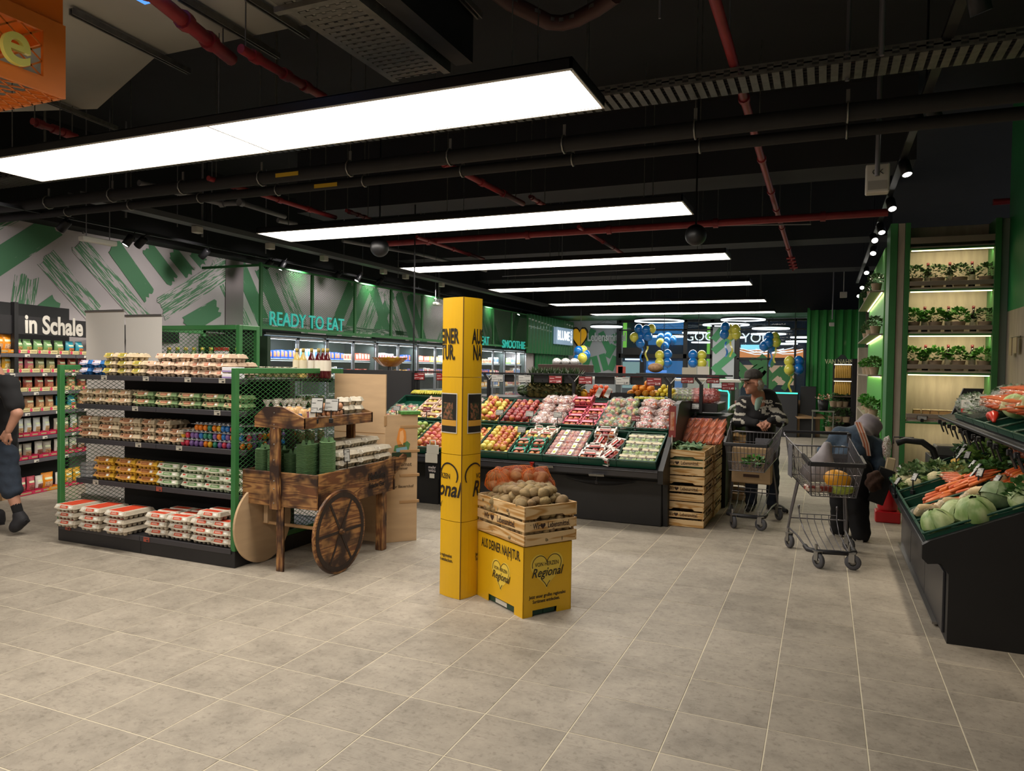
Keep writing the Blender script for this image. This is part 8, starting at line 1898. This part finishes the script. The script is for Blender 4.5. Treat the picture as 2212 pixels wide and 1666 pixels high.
# bag holder and arched handle at the far corner, wedge board
t = thing('paper_bag_holder','black angled holder with paper and plastic bags at the corner of the vegetable display','holder',(.55,7.62,.60));t.scale = (.8,)*3;b = MB();b.T = Matrix.Rotation(.3,4,'Y');b.rbox(-.11,-.12,-.30,.06,.12,.12,.006).build('holder',[BLACK],t)
b = MB();b.T = Matrix.Rotation(.15,4,'Y');b.rbox(-.03,-.06,.10,.06,.06,.25,.006).build('paper_bags',[mat('paper','C0AC88',.7)],t);b = MB();b.ell((0,0,.36),(.05,.07,.14),12,9,fn=lambda d: 1+.12*math.sin(7*d.x+6*d.z)).build('plastic_bags',[BFW],t)
t = thing('arched_bag_rail','black arched rail standing at the far corner of the vegetables','rail',(.72,7.25,.60));MB().tube([(-.12,0,.37),(-.05,0,.40),(.08,0,.39),(.16,0,.33),(.20,0,.22),(.20,0,.0)],.028,8).build('arch',[BLACK],t)
MB().tube([(-.14,.05,.36),(-.14,.05,.42),(.02,.06,.42)],.006,6).build('wire',[BLACK],t)
o = MB().prism([(0,0),(.16,0),(.26,.27),(.10,.27)],0,.05,'y').build('display_wedge',[mat('wedge_dark','2A2A2C',.4)],None,(1.07,7.72,1.19));tag(o,'dark tilted scale screen at the far end of the upper shelf','screen')
o = MB().rbox(0,0,0,.30,.25,.10,.01).build('scale',[STEEL],None,(1.0,8.0,.80));tag(o,'steel weighing scale behind the vegetables before the herb wall','scale');tag(MB().rbox(.95,7.95,0,1.5,8.35,.80).build('scale_table',[DB]),'black table under the steel scale','table')
t = thing('picture_hook','framed cards on a black hook at the right edge of the wood wall','card',tuple(at(2195,738,X=1.78)));MB().box(-.01,-.2,.04,.0,.2,.05).build('rod',[BLACK],t);MB().box(-.03,.05,-.14,-.02,.15,.04).build('card',[mat('card_cream','A89878')],t);MB().box(-.03,-.16,-.12,-.02,-.02,.04).build('card',[mat('card_cream','A89878')],t)
for i in range(3): tag(MB().rbox(1.795,8.2-.0+i*.0,1.2,1.80,8.5,1.3).build('socket_plate',[WHITEP]),'small plate','plate') if 0 else None
for n,(y_,e_) in enumerate([(7.7,50),(9.6,60),(11.6,70),(14,70),(17,70),(5.0,45)]):   # the left track washes the painted wall
 L_ = bpy.data.lights.new('wall_wash','SPOT');L_.energy = e_;L_.spot_size = math.radians(95);L_.spot_blend = .9;L_.color = (1,.93,.88);L_.shadow_soft_size = .05
 o = bpy.data.objects.new('wall_wash',L_);COL.objects.link(o);o.location = (-7.75,y_,3.2);o.rotation_euler = Vector((.80,0,.42)).to_track_quat('Z','Y').to_euler()
for y_ in (5.0,6.1,7.2):
 L_ = bpy.data.lights.new('shelf_spot','SPOT');L_.energy = 75;L_.spot_size = math.radians(85);L_.spot_blend = .8;L_.color = (1,.90,.78);L_.shadow_soft_size = .05
 o = bpy.data.objects.new('shelf_spot',L_);COL.objects.link(o);o.location = (-7.45,y_,3.02);o.rotation_euler = Vector((1.4,0,2.1)).to_track_quat('Z','Y').to_euler()
# real spotlights of the right-hand track
for n,(p,tg) in enumerate(SPR):
 if n not in (0,1,2,3,4,5,7,9): continue
 L_ = bpy.data.lights.new('spot','SPOT');L_.energy = 60;L_.spot_size = math.radians(52);L_.spot_blend = .6;L_.color = (1,.86,.66);L_.shadow_soft_size = .04
 o = bpy.data.objects.new('spot',L_);COL.objects.link(o);d = (Vector(tg)-Vector(p)).normalized();o.location = Vector(p)+d*.03;o.rotation_euler = (-d).to_track_quat('Z','Y').to_euler()
# ================================================================= shopping carts
CWR = mat('cart_wire','77757A',.3,.7);CPL = mat('cart_plastic','202024',.5);CGR = mat('cart_grey','5A5A60',.5);TYR = mat('tyre','4A4A4E',.6)
def shopping_cart(label,loc,rz,lock=False):
 t = thing('shopping_cart',label,'shopping cart',loc,rz)
 RT,FT,RB,FB_ = [(-.27,-.08,1.0),(.27,-.08,1.0)],[(-.20,.74,.86),(.20,.74,.86)],[(-.23,-.02,.66),(.23,-.02,.66)],[(-.17,.64,.58),(.17,.64,.58)]
 L3 = lambda a,b,u: tuple(a[i]+(b[i]-a[i])*u for i in range(3))
 def panel(a,b,c,d,n,hs,nm):
  """wire panel a-b top edge, c-d bottom edge"""
  w = MB();w.tube([a,b],.0045,5).tube([c,d],.004,5)
  for h in hs: w.tube([L3(a,c,h),L3(b,d,h)],.003,4)
  for i in range(n+1): w.tube([L3(a,b,i/n),L3(c,d,i/n)],.0026 if 0 < i < n else .0045,4)
  w.build(nm,[CWR],t)
 panel(RT[0],FT[0],RB[0],FB_[0],20,(.33,.66),'side_grid');panel(RT[1],FT[1],RB[1],FB_[1],20,(.33,.66),'side_grid')
 panel(FT[0],FT[1],FB_[0],FB_[1],11,(.33,.66),'front_grid');panel((-.25,-.03,.92),(.25,-.03,.92),RB[0],RB[1],13,(.4,),'rear_flap')
 panel(RB[0],FB_[0],RB[1],FB_[1],12,[i/9 for i in range(1,9)],'basket_floor')
 MB().rbox(-.21,.725,.835,.21,.755,.87,.006).build('front_rim',[CPL],t)
 for s in (-1,1): MB().bar((s*.205,.74,.855),(s*.222,.52,.895),.022,.035).build('rim_corner',[CPL],t)
 MB().cyl((-.28,-.16,1.035),(.28,-.16,1.035),.014,n=10).build('handle',[CPL],t)
 for s in (-1,1): MB().tube([(s*.27,-.16,1.03),(s*.275,-.12,1.01),(s*.27,-.08,1.0)],.010,6).build('handle_arm',[CWR],t)
 MB().rbox(-.24,-.035,.68,-.0,-.025,.86,.004).build('seat_plate',[CGR],t);MB().rbox(.255,.02,.66,.262,.22,.95,.003).build('side_plate',[CGR],t)
 MB().tube([(-.2,-.05,.93),(-.2,.12,.94),(.2,.12,.94),(.2,-.05,.93)],.004,5).build('child_seat_frame',[CWR],t)
 for s in (-1,1):
  MB().tube([(s*.19,.16,.64),(s*.235,.05,.30),(s*.245,-.0,.17)],.011,6).tube([(s*.19,.10,.64),(s*.225,.0,.34),(s*.24,-.02,.17)],.009,6).build('leg',[CWR],t)
  MB().tube([(s*.24,.0,.18),(s*.21,.25,.17),(s*.18,.58,.125)],.009,6).build('base_rail',[CWR],t)
  MB().tube([(s*.16,.02,.37),(s*.155,.04,.28),(s*.14,.22,.19),(s*.13,.60,.13)],.005,5).lathe([(.009,0),(.010,.03),(.004,.035)],8,(s*.16,.02,.36)).build('rack_prong',[CWR],t)
 w = MB().tube([(-.235,.03,.275),(.235,.03,.275)],.006,6).tube([(-.16,.03,.315),(.16,.03,.315)],.004,5)
 for x in (-.09,-.03,.03,.09): w.tube([(x,.03,.315),(x,.04,.26),(x*.95,.24,.185),(x*.9,.60,.13)],.0035,5)
 w.build('lower_rack',[CWR],t)
 MB().tube([(-.185,.50,.135),(-.18,.60,.13),(-.12,.655,.13),(.12,.655,.13),(.18,.60,.13),(.185,.50,.135)],.020,8).build('bumper',[CPL],t)
 for (x,y,yaw) in ((-.245,0,.5),(.245,0,.3),(-.125,.65,.9),(.125,.65,.4)):
  o = ob('wheel',MB().add([],[]).mesh('w',[TYR]),t) if 0 else None
  W_ = Matrix.Translation((x,y,.0625)) @ Matrix.Rotation(yaw*1.3,4,'Z')
  b = MB();b.T = W_ @ Matrix.Translation((0,.03,0)) @ Matrix.Rotation(PI/2,4,'Y');b.lathe([(.030,-.016),(.056,-.016),(.0625,-.008),(.0625,.008),(.056,.016),(.030,.016)],18,close=False);wo = b.build('wheel',[TYR],t)
  b = MB();b.T = W_ @ Matrix.Translation((0,.03,0)) @ Matrix.Rotation(PI/2,4,'Y');b.lathe([(.0,-.012),(.032,-.012),(.032,.012),(0,.012)],12,close=False);b.build('hub',[STEEL],wo)
  b = MB();b.T = W_;b.box(-.024,-.015,.07,.024,.05,.076).box(-.024,-.0,.0,-.020,.045,.075).box(.020,0,.0,.024,.045,.075).cyl((0,0,.07),(0,0,.125),.012,n=8).build('caster_fork',[STEEL],t)
 if lock: MB().rbox(-.29,-.14,.95,-.26,-.10,1.04,.004).build('coin_lock',[CPL],t)
 return t
c1 = shopping_cart('shopping cart pushed by the man in the cap',(-.675,8.265,0),PI-.035)
c2 = shopping_cart('empty-handed shopping cart with yellow melon, nearest to the viewer on the right',(-.03,7.055,0),-2.95,True)
def incart(rz,o,x,y,z): c,s = math.cos(rz),math.sin(rz);return (o[0]+c*x-s*y,o[1]+s*x+c*y,z)
I2 = lambda x,y,z: incart(-2.95,(-.03,7.055),x,y,z);I1 = lambda x,y,z: incart(PI-.035,(-.675,8.265),x,y,z)
o = MB().ell((0,0,0),(.11,.085,.08),18,12).build('yellow_melon',[mat('melon_rind','D8961C',.45,bump=.4,bscale=60)],None,I2(-.06,.48,.70),(0,.2,0));tag(o,'yellow-orange melon in the nearer shopping cart','melon')
o = MB().ell((0,0,0),(.12,.08,.045),16,10).build('green_melon_bag',[mat('limey','A8B848',.5,var=.3,scale=40)],None,I2(-.07,.50,.625));tag(o,'lime yellow bag under the melon in the nearer cart','bag')
o = sdf_body([('e',(0,0,.10),(.13,.10,.12)),('c',(0,0,.1),(.05,.0,.30),.11,.05),('e',(-.1,0,.06),(.10,.1,.08))],.05,.02,lambda X,Y,Z: .008*np.sin(X*45+Z*20)*np.sin(Y*38)).build('shopping_bag',[mat('bag_pale','9A9498',.6,var=.12,scale=6)],None,I2(.02,.22,.66));o.scale = (.85,.85,.95);tag(o,'pale grey cloth shopping bag slumped in the nearer cart','bag')
t = thing('meat_pack','red and white food pack lying in the nearer cart','food pack',I2(.10,.53,.605),.3);MB().rbox(-.10,-.06,0,.10,.06,.05,.01).build('tray',[mat('meat_red','7A3028',.4,col2='B0A090',scale=18,lo=.5,hi=.56)],t)
o = leafball(BAS,.10,70,.06,seed=6,sq=.4).build('salad',[BAS],None,I1(-.06,.50,.66));tag(o,'green salad head lying in the farther shopping cart','salad')
t = thing('paper_shopping_bag','brown printed paper bag hanging in the farther cart below the basket','bag',I1(0,.18,.40),PI-.035);MB().rbox(-.20,-.06,0,.20,.08,.38,.01).build('bag_body',[mat('paper_bag','A08460',.7,var=.1)],t);text('a la',STAMP,t,(0,.083,.22),(PI/2,0,PI),size=.14,ext=.001,off=.003);MB().rbox(-.08,.081,.07,.08,.085,.10,.002).build('handle_slot',[STAMP],t)
# ================================================================= people
SKIN = mat('skin','B07A62',.55,var=.08,scale=30);HAIRW = mat('white_hair','A8A096',.8,bump=1,bscale=120);JB = mat('black_hoodie','131214',.9,bump=.6,bscale=30);JEAN = mat('dark_jeans','1E2634',.9,var=.2,scale=20,bump=.3);SHOE = mat('dark_shoe','16171A',.6);SOLE = mat('sole','8A8478',.7)
PRW = mat('print_hoodie','A8A498',.8)
A3 = lambda px,py,Y_: tuple(at(px,py,Y=Y_))
def V3(a): return Vector(a)
fold = lambda k,a=.004: (lambda X,Y,Z: a*np.sin(X*k+Z*k*.7)*np.sin(Y*k*.9+Z*k*.4)+a*.6*np.sin(Z*k*1.7+X*12))
def head_prims(c,f,s=1.0):
 """head blended from skull, jaw, nose, brow, ears; f is the facing direction"""
 c = V3(c);f = V3(f).normalized();sd = f.cross(Vector((0,0,1))).normalized();u = sd.cross(f)
 R_ = np.array([sd,f,u]).T;P = lambda a,b,d: tuple(c+sd*a*s+f*b*s+u*d*s)
 return [('e',P(0,-.01,.025),(.074*s,.094*s,.095*s),R_),('e',P(0,.035,-.05),(.052*s,.055*s,.062*s),R_),('c',P(0,.088,.01),P(0,.108,-.022),.011*s,.016*s),('e',P(0,.07,.03),(.05*s,.03*s,.015*s),R_),
   ('e',P(.076,0,-.005),(.010*s,.022*s,.034*s),R_),('e',P(-.076,0,-.005),(.010*s,.022*s,.034*s),R_),('c',P(-.018,.083,-.055),P(.018,.083,-.055),.010*s,.010*s),('e',P(0,.075,-.095),(.022*s,.018*s,.018*s),R_)],P,R_
def face_bits(P,par,s=1.0):
 for k in (-1,1): MB().ell(P(.030*k,.083,.012),.0085*s,8,6).build('eye',[mat('eye_dark','2A2420',.3)],par);MB().tube([P(.045*k,.082,.033),P(.028*k,.092,.037),P(.014*k,.093,.033)],.004*s,4).build('eyebrow',[mat('brow_grey','8A8076',.8)],par)
 MB().tube([P(-.022,.088,-.055),P(0,.095,-.053),P(.022,.088,-.055)],.003,4).build('mouth',[mat('lip','8A4A44',.5)],par)
def hand(wrist,tip,up,name,par,m=SKIN,curl=.5,s=1.0):
 """palm, four unequal bent fingers and a thumb from the palm's side"""
 w = V3(wrist);d = (V3(tip)-w).normalized();u = V3(up);u = (u-d*u.dot(d)).normalized();x = d.cross(u)
 Q = lambda a,b,c: tuple(w+x*a*s+d*b*s+u*c*s);pr = [('c',Q(-.018,.02,0),Q(-.022,.075,0),.017*s,.015*s),('c',Q(.018,.02,0),Q(.022,.075,0),.017*s,.014*s),('c',Q(0,-.02,0),Q(0,.05,0),.020*s,.018*s)]
 for i,l in enumerate((.066,.076,.070,.056)):
  a = -.030+.020*i;c1,c2 = math.cos(curl),math.sin(curl);c3,c4 = math.cos(curl*2.2),math.sin(curl*2.2)
  p0 = (a,.075,0);p1 = (a*1.1,.075+l*.5*c1,-l*.5*c2);p2 = (a*1.15,p1[1]+l*.5*c3,p1[2]-l*.5*c4);pr += [('c',Q(*p0),Q(*p1),.0095*s,.0085*s),('c',Q(*p1),Q(*p2),.0085*s,.007*s)]
 pr += [('c',Q(-.026,.02,0),Q(-.052,.05,-.012),.012*s,.010*s),('c',Q(-.052,.05,-.012),Q(-.050,.082,-.022),.010*s,.008*s)]
 return sdf_body(pr,.006,.0055).build(name,[m],par)
def shoe(heel,toe,par,m=SHOE,sole=SOLE,s=1.0,up=(0,0,1)):
 h,t_ = V3(heel),V3(toe);d = t_-h;u = V3(up);pr = [('c',tuple(h+u*.045),tuple(h+d*.55+u*.035),.042*s,.042*s),('c',tuple(h+d*.5+u*.03),tuple(t_-d.normalized()*.035+u*.025),.042*s,.030*s),('c',tuple(h+u*.04),tuple(h+u*.10),.042*s,.045*s)]
 o = sdf_body(pr,.03,.012).build('shoe',[m],par);n = d.normalized();q = n.cross(u).normalized()
 b = MB();P_ = [h+n*(k-.045)+q*w for k,w in ((0,.03),(.10,.036),(d.length*.7,.044),(d.length+.03,.02),(d.length+.03,-.02),(d.length*.7,-.044),(.10,-.036),(0,-.03))]
 b.add([p+u*.0 for p in P_]+[p+u*.022 for p in P_],[tuple(range(8)),tuple(range(15,7,-1))]+[(i,i+8,(i+1) % 8+8,(i+1) % 8) for i in range(8)]);b.build('sole',[sole],o)
# ---- man leaning on the farther cart
mn = thing('person','man in grey cap and black printed hoodie leaning on the farther cart','person',(0,0,0));
hc = V3(A3(1627,829,8.36));fdir = (-.80,-.60,-.10)
hp_,PH,RH = head_prims(hc,fdir)
nk = A3(1638,853,8.50);sL,sR = A3(1607,872,8.56),A3(1669,872,8.60);eL,eR = A3(1597,909,8.47),A3(1686,909,8.50);wL,wR = A3(1634,914,8.36),A3(1664,909,8.38)
pv = A3(1645,962,8.86);hl,hr = A3(1630,970,8.84),A3(1663,970,8.88);kl,kr = A3(1624,1033,8.76),A3(1669,1033,8.80)
al = V3(A3(1622,1100,8.68));al.z = .09;ar = V3(A3(1668,1100,8.78));ar.z = .09;ch = A3(1640,893,8.62)
body = hp_+[('c',tuple(hc-V3((0,0,.05))),nk,.05,.055),('c',nk,ch,.07,.12),('c',ch,pv,.12,.12),('c',ch,sL,.08,.055),('c',ch,sR,.08,.055),('c',sL,eL,.045,.038),('c',sR,eR,.045,.038),('c',eL,wL,.038,.026),('c',eR,wR,.038,.026),('c',hl,kl,.07,.05),('c',hr,kr,.07,.05),('c',kl,tuple(al),.045,.035),('c',kr,tuple(ar),.045,.035)]
sdf_body(body,.018,.012).build('body',[SKIN],mn);face_bits(PH,mn)
jk = sdf_body([('c',ch,pv,.165,.165),('c',tuple(V3(sL)+V3((.03,.02,-.02))),tuple(V3(sR)+V3((-.03,.02,-.02))),.10,.10),('c',sL,eL,.082,.066),('c',sR,eR,.082,.066),('c',eL,wL,.066,.042),('c',eR,wR,.066,.042),('e',tuple(V3(nk)+V3((.05,.09,.0))),(.13,.09,.08))],.05,.014,fold(38))
random.seed(2)
def near(p,a,b,r):
 a,b,p = V3(a),V3(b),V3(p);ab = b-a;t_ = max(0,min(1,(p-a).dot(ab)/ab.dot(ab)));return (p-(a+ab*t_)).length < r
from mathutils import noise as mnoise
for i,f in enumerate(jk.f):
 c = sum((V3(jk.v[k]) for k in f),Vector())/4;nz = math.sin(c.z*75+c.x*22+3*mnoise.noise(c*13))
 if nz > .42 and (near(c,V3(sL).lerp(V3(eL),.2),eL,.10) or near(c,V3(sR).lerp(V3(eR),.45),eR,.10) or near(c,eL,V3(eL).lerp(V3(wL),.45),.085) or near(c,V3(eR),V3(eR).lerp(V3(wR),.3),.085)) and c.z > 1.0 and abs(c.x-V3(ch).x) > .13: jk.m[i] = 1
 q = at(1657,882,Y=8.45)
 if (c-q).length < .085 and c.y < V3(ch).y-.08 and mnoise.noise(c*34) > -.12: jk.m[i] = 1
jk.build('hoodie',[JB,PRW],mn)
text('WILD',PRW,mn,tuple(at(1657,868,Y=8.405)),(PI/2,0,0),size=.045,ext=.001,off=.002)
b = MB();s0,s1,s2,s3 = A3(1630,853,8.42),A3(1642,853,8.42),A3(1634,888,8.43),A3(1632,888,8.43);b.add([s0,s1,tuple(V3(s2)+V3((.01,.0,0))),s3],[(0,1,2,3)]);
sdf_body([('c',A3(1640,860,8.475),A3(1635,884,8.488),.045,.03)],.01,.01).build('shirt',[mat('mint_shirt','8AA89A',.8)],mn)
sdf_body([('c',tuple(V3(hl)+V3((0,0,.04))),kl,.10,.072),('c',tuple(V3(hr)+V3((0,0,.04))),kr,.10,.072),('c',kl,tuple(al+V3((0,0,.0))),.072,.062),('c',kr,tuple(ar),.072,.062),('c',hl,hr,.11,.11)],.03,.014,fold(45)).build('jeans',[JEAN],mn)
shoe((al.x,al.y+.04,0),(al.x-.02,al.y-.20,0),mn);shoe((ar.x-.01,ar.y+.0,0),(ar.x+.18,ar.y-.14,0),mn)
hand(wL,tuple(V3(wL)+V3((.09,-.05,-.03))),(0,-.6,.8),'hand',mn);hand(wR,tuple(V3(wR)+V3((-.09,-.05,-.06))),(0,-.7,.7),'hand',mn)
sdf_body([('e',PH(0,-.055,-.02),(.078,.06,.062),RH),('e',PH(.055,-.03,.0),(.035,.05,.045),RH),('e',PH(-.055,-.03,0),(.035,.05,.045),RH)],.02,.009,lambda X,Y,Z: .005*np.sin(X*160)*np.sin(Z*150+Y*90)).build('hair',[HAIRW],mn)
cp = MB();CPM = mat('cap_grey','3A3632',.9,var=.3,scale=40,bump=.6,bscale=90)
sdf_body([('e',PH(0,-.012,.085),(.088,.105,.055),RH),('e',PH(0,.0,.12),(.07,.085,.045),RH)],.02,.009,lambda X,Y,Z: .0015*np.sin(X*70+Y*60)).build('cap',[CPM],mn)
sdf_body([('e',PH(0,.10,.055),(.068,.055,.012),RH)],.01,.008).build('cap_brim',[mat('cap_brim','6A655C',.9,var=.4,scale=60)],mn)
gl_ = MB();
for k in (-1,1): gl_.tube([PH(.030*k+.022*math.cos(a),.098,.010+.016*math.sin(a)) for a in [i*PI/5 for i in range(10)]],.0022,4,closed=True).tube([PH(.052*k,.097,.014),PH(.078*k,.0,.014)],.0022,4)
gl_.tube([PH(-.008,.099,.012),PH(.008,.099,.012)],.002,4).build('glasses',[mat('glasses','3A1A18',.3)],mn)
# ---- woman bending into the vegetables
wn = thing('person','woman in denim jacket and grey hood bending over beside the vegetable display','person')
BLKT = mat('black_trousers','0D0D10',.95);DEN = mat('denim_jacket','3E5062',.85,col2='263444',scale=9,lo=.35,hi=.62,bump=.5,bscale=60);HOO = mat('grey_hood','8A8288',.95,var=.12,scale=8)
hp2 = [A3(1812,1015,7.62),A3(1850,1018,7.62)];kn2 = [A3(1818,1085,7.62),A3(1852,1090,7.58)];an2 = [V3((.17,7.74,.09)),V3((.35,7.58,.09))]
ch2 = A3(1848,955,7.80);sh2 = [A3(1815,945,7.78),A3(1888,965,7.85)];hd2 = V3(A3(1876,925,7.98));el2 = [A3(1783,975,7.66),A3(1897,1010,7.72)];wr2 = [A3(1770,1010,7.52),A3(1896,1048,7.60)];pv2 = A3(1832,1008,7.63)
hp_,P2,R2_ = head_prims(tuple(hd2),(.5,.6,-.62),.95)
sdf_body(hp_+[('c',tuple(hd2),ch2,.05,.10),('c',ch2,pv2,.11,.12)]+[('c',ch2,sh2[i],.07,.05) for i in (0,1)]+[('c',sh2[i],el2[i],.042,.036) for i in (0,1)]+[('c',el2[i],wr2[i],.036,.025) for i in (0,1)]+[('c',hp2[i],kn2[i],.07,.05) for i in (0,1)]+[('c',kn2[i],tuple(an2[i]),.045,.032) for i in (0,1)],.018,.014).build('body',[SKIN],wn);face_bits(P2,wn,.95)
sdf_body([('c',hp2[0],hp2[1],.14,.14)]+[('c',hp2[i],kn2[i],.12,.095) for i in (0,1)]+[('c',kn2[i],tuple(an2[i]+V3((0,0,-.02))),.095,.085) for i in (0,1)],.04,.015,fold(40)).build('trousers',[BLKT],wn)
sdf_body([('c',ch2,tuple(V3(pv2)+V3((0,.02,.05))),.165,.15),('c',sh2[0],sh2[1],.10,.09)]+[('c',sh2[i],el2[i],.078,.062) for i in (0,1)]+[('c',el2[i],wr2[i],.062,.045) for i in (0,1)],.05,.014,fold(34,.006)).build('denim_jacket',[DEN],wn)
sdf_body([('e',tuple(hd2+V3((0,-.0,.02))),(.118,.12,.12)),('c',tuple(hd2+V3((-.03,-.06,-.03))),A3(1862,940,7.76),.09,.085)],.05,.012,lambda X,Y,Z: .010*np.sin(X*30+Z*34)*np.sin(Y*26+Z*10)).build('hood',[HOO],wn)
sb = MB();P_ = [V3(A3(1853,912,7.66)),V3(A3(1862,935,7.60)),V3(A3(1870,958,7.605)),V3(A3(1874,985,7.625))]
for k,m in enumerate(range(5)):
 sb.mt(k % 2);
 for i in range(3): w0 = Vector((-.03+.012*k,0,0));w1 = Vector((-.03+.012*(k+1),0,0));sb.add([P_[i]+w0,P_[i]+w1,P_[i+1]+w1,P_[i+1]+w0],[(0,1,2,3)],False)
sb.build('striped_strap',[mat('strap_cream','C0A898',.8),mat('strap_orange','A85A38',.8)],wn)
for i in (0,1): shoe(tuple(an2[i]+V3((0,-.02,-.09))),tuple(an2[i]+V3((.06,.20,-.09))),wn,SHOE);hand(wr2[i],tuple(V3(wr2[i])+V3((.0,-.0,-.1) if i else (-.05,-.05,-.06))),(0,-1,0),'hand',wn)
o = sdf_body([('e',(0,0,0),(.075,.07,.10))],.03,.012,lambda X,Y,Z: .012*np.sin(X*60)*np.sin(Z*55+Y*40)).build('fur_bag',[mat('brown_fur','3A2418',.95,bump=1,bscale=80)],None,A3(1889,1040,7.40));tag(o,'dark brown fluffy bag hanging at the bending woman','bag')
t = thing('red_extinguisher','red bag-like canister standing behind the bending woman','canister',(at(1895,1085,Z=0).x+.02,8.7,0));MB().lathe([(.09,.12),(.10,.15),(.085,.48),(.04,.56),(.03,.62)],14).build('canister',[mat('red_gloss','B01820',.3)],t);MB().lathe([(.02,.6),(.04,.62),(.03,.68)],8).build('valve',[BLACK],t);MB().rbox(-.12,-.10,0,.12,.10,.12,.01).build('foot',[mat('red_gloss','B01820')],t)
# ---- walker at the left edge
wk = thing('person','person in black T-shirt and denim shorts walking out at the left edge','person')
D = lambda px,py,y: tuple(at(px,py,Y=y))
hd = V3(D(-22,768,4.38));hp_,P3_,R3_ = head_prims(tuple(hd),(-.9,.25,0));nk3 = D(-12,805,4.36);ch3 = D(-2,850,4.34);pv3 = D(-2,970,4.34);s3 = [D(17,832,4.20),D(-32,830,4.50)];e3 = [D(37,893,4.18),D(-60,890,4.50)];w3 = [D(18,932,4.14),D(-75,930,4.42)]
h3 = [D(6,985,4.24),D(-12,985,4.46)];k3 = [D(24,1058,4.26),D(-34,1055,4.44)];a3 = [V3(D(41,1112,4.28)),V3(D(-8,1128,4.46))]
SK2 = mat('skin_tan','B8866E',.55,var=.08,scale=30)
sdf_body(hp_+[('c',tuple(hd),nk3,.05,.06),('c',nk3,ch3,.07,.12),('c',ch3,pv3,.12,.11)]+[q for i in (0,1) for q in (('c',ch3,s3[i],.08,.055),('c',s3[i],e3[i],.050,.042),('c',e3[i],w3[i],.044,.028),('c',h3[i],k3[i],.075,.058),('c',k3[i],tuple(a3[i]),.056,.036))],.018,.013).build('body',[SK2],wk);face_bits(P3_,wk)
sdf_body([('c',ch3,D(-2,960,4.34),.155,.14),('c',s3[0],s3[1],.09,.09),('c',s3[0],tuple(V3(s3[0]).lerp(V3(e3[0]),.72)),.082,.076),('c',s3[1],tuple(V3(s3[1]).lerp(V3(e3[1]),.7)),.082,.076)],.04,.013,fold(36)).build('t_shirt',[mat('black_tshirt','111114',.9)],wk)
sdf_body([('c',h3[0],h3[1],.125,.125)]+[('c',h3[i],k3[i],.115,.092) for i in (0,1)],.03,.013,fold(42,.005)).build('denim_shorts',[mat('denim_shorts','2C3644',.9,var=.25,scale=14,bump=.4)],wk)
for i in (0,1): sdf_body([('c',tuple(a3[i]+(V3(k3[i])-a3[i]).normalized()*.10),tuple(a3[i]),.044,.042)],.01,.01).build('sock',[mat('black_sock','101012',.95)],wk)
BOOT = mat('dark_boot','1C1B20',.7,var=.3,scale=25)
n0 = (V3(D(22,1150,4.24))-V3(D(54,1118,4.28))).normalized();shoe(D(52,1132,4.28),D(26,1152,4.22),wk,BOOT,BOOT,1.15,up=tuple(n0.cross(Vector((0,1,0))).normalized()*(-1) if n0.cross(Vector((0,1,0))).z < 0 else n0.cross(Vector((0,1,0))).normalized()))
shoe((a3[1].x+.04,a3[1].y,0),(a3[1].x-.20,a3[1].y+.02,0),wk,BOOT,BOOT,1.15)
hand(w3[0],D(2,958,4.12),(.2,-1,0),'hand',wk,SK2,.6,1.1);hand(w3[1],D(-80,955,4.40),(0,1,0),'hand',wk,SK2,.6)
sdf_body([('e',P3_(0,-.02,.05),(.082,.10,.085),R3_)],.02,.01,lambda X,Y,Z: .004*np.sin(X*150)*np.sin(Z*150)).build('hair',[mat('dark_hair','14110F',.8,bump=1,bscale=120)],wk)
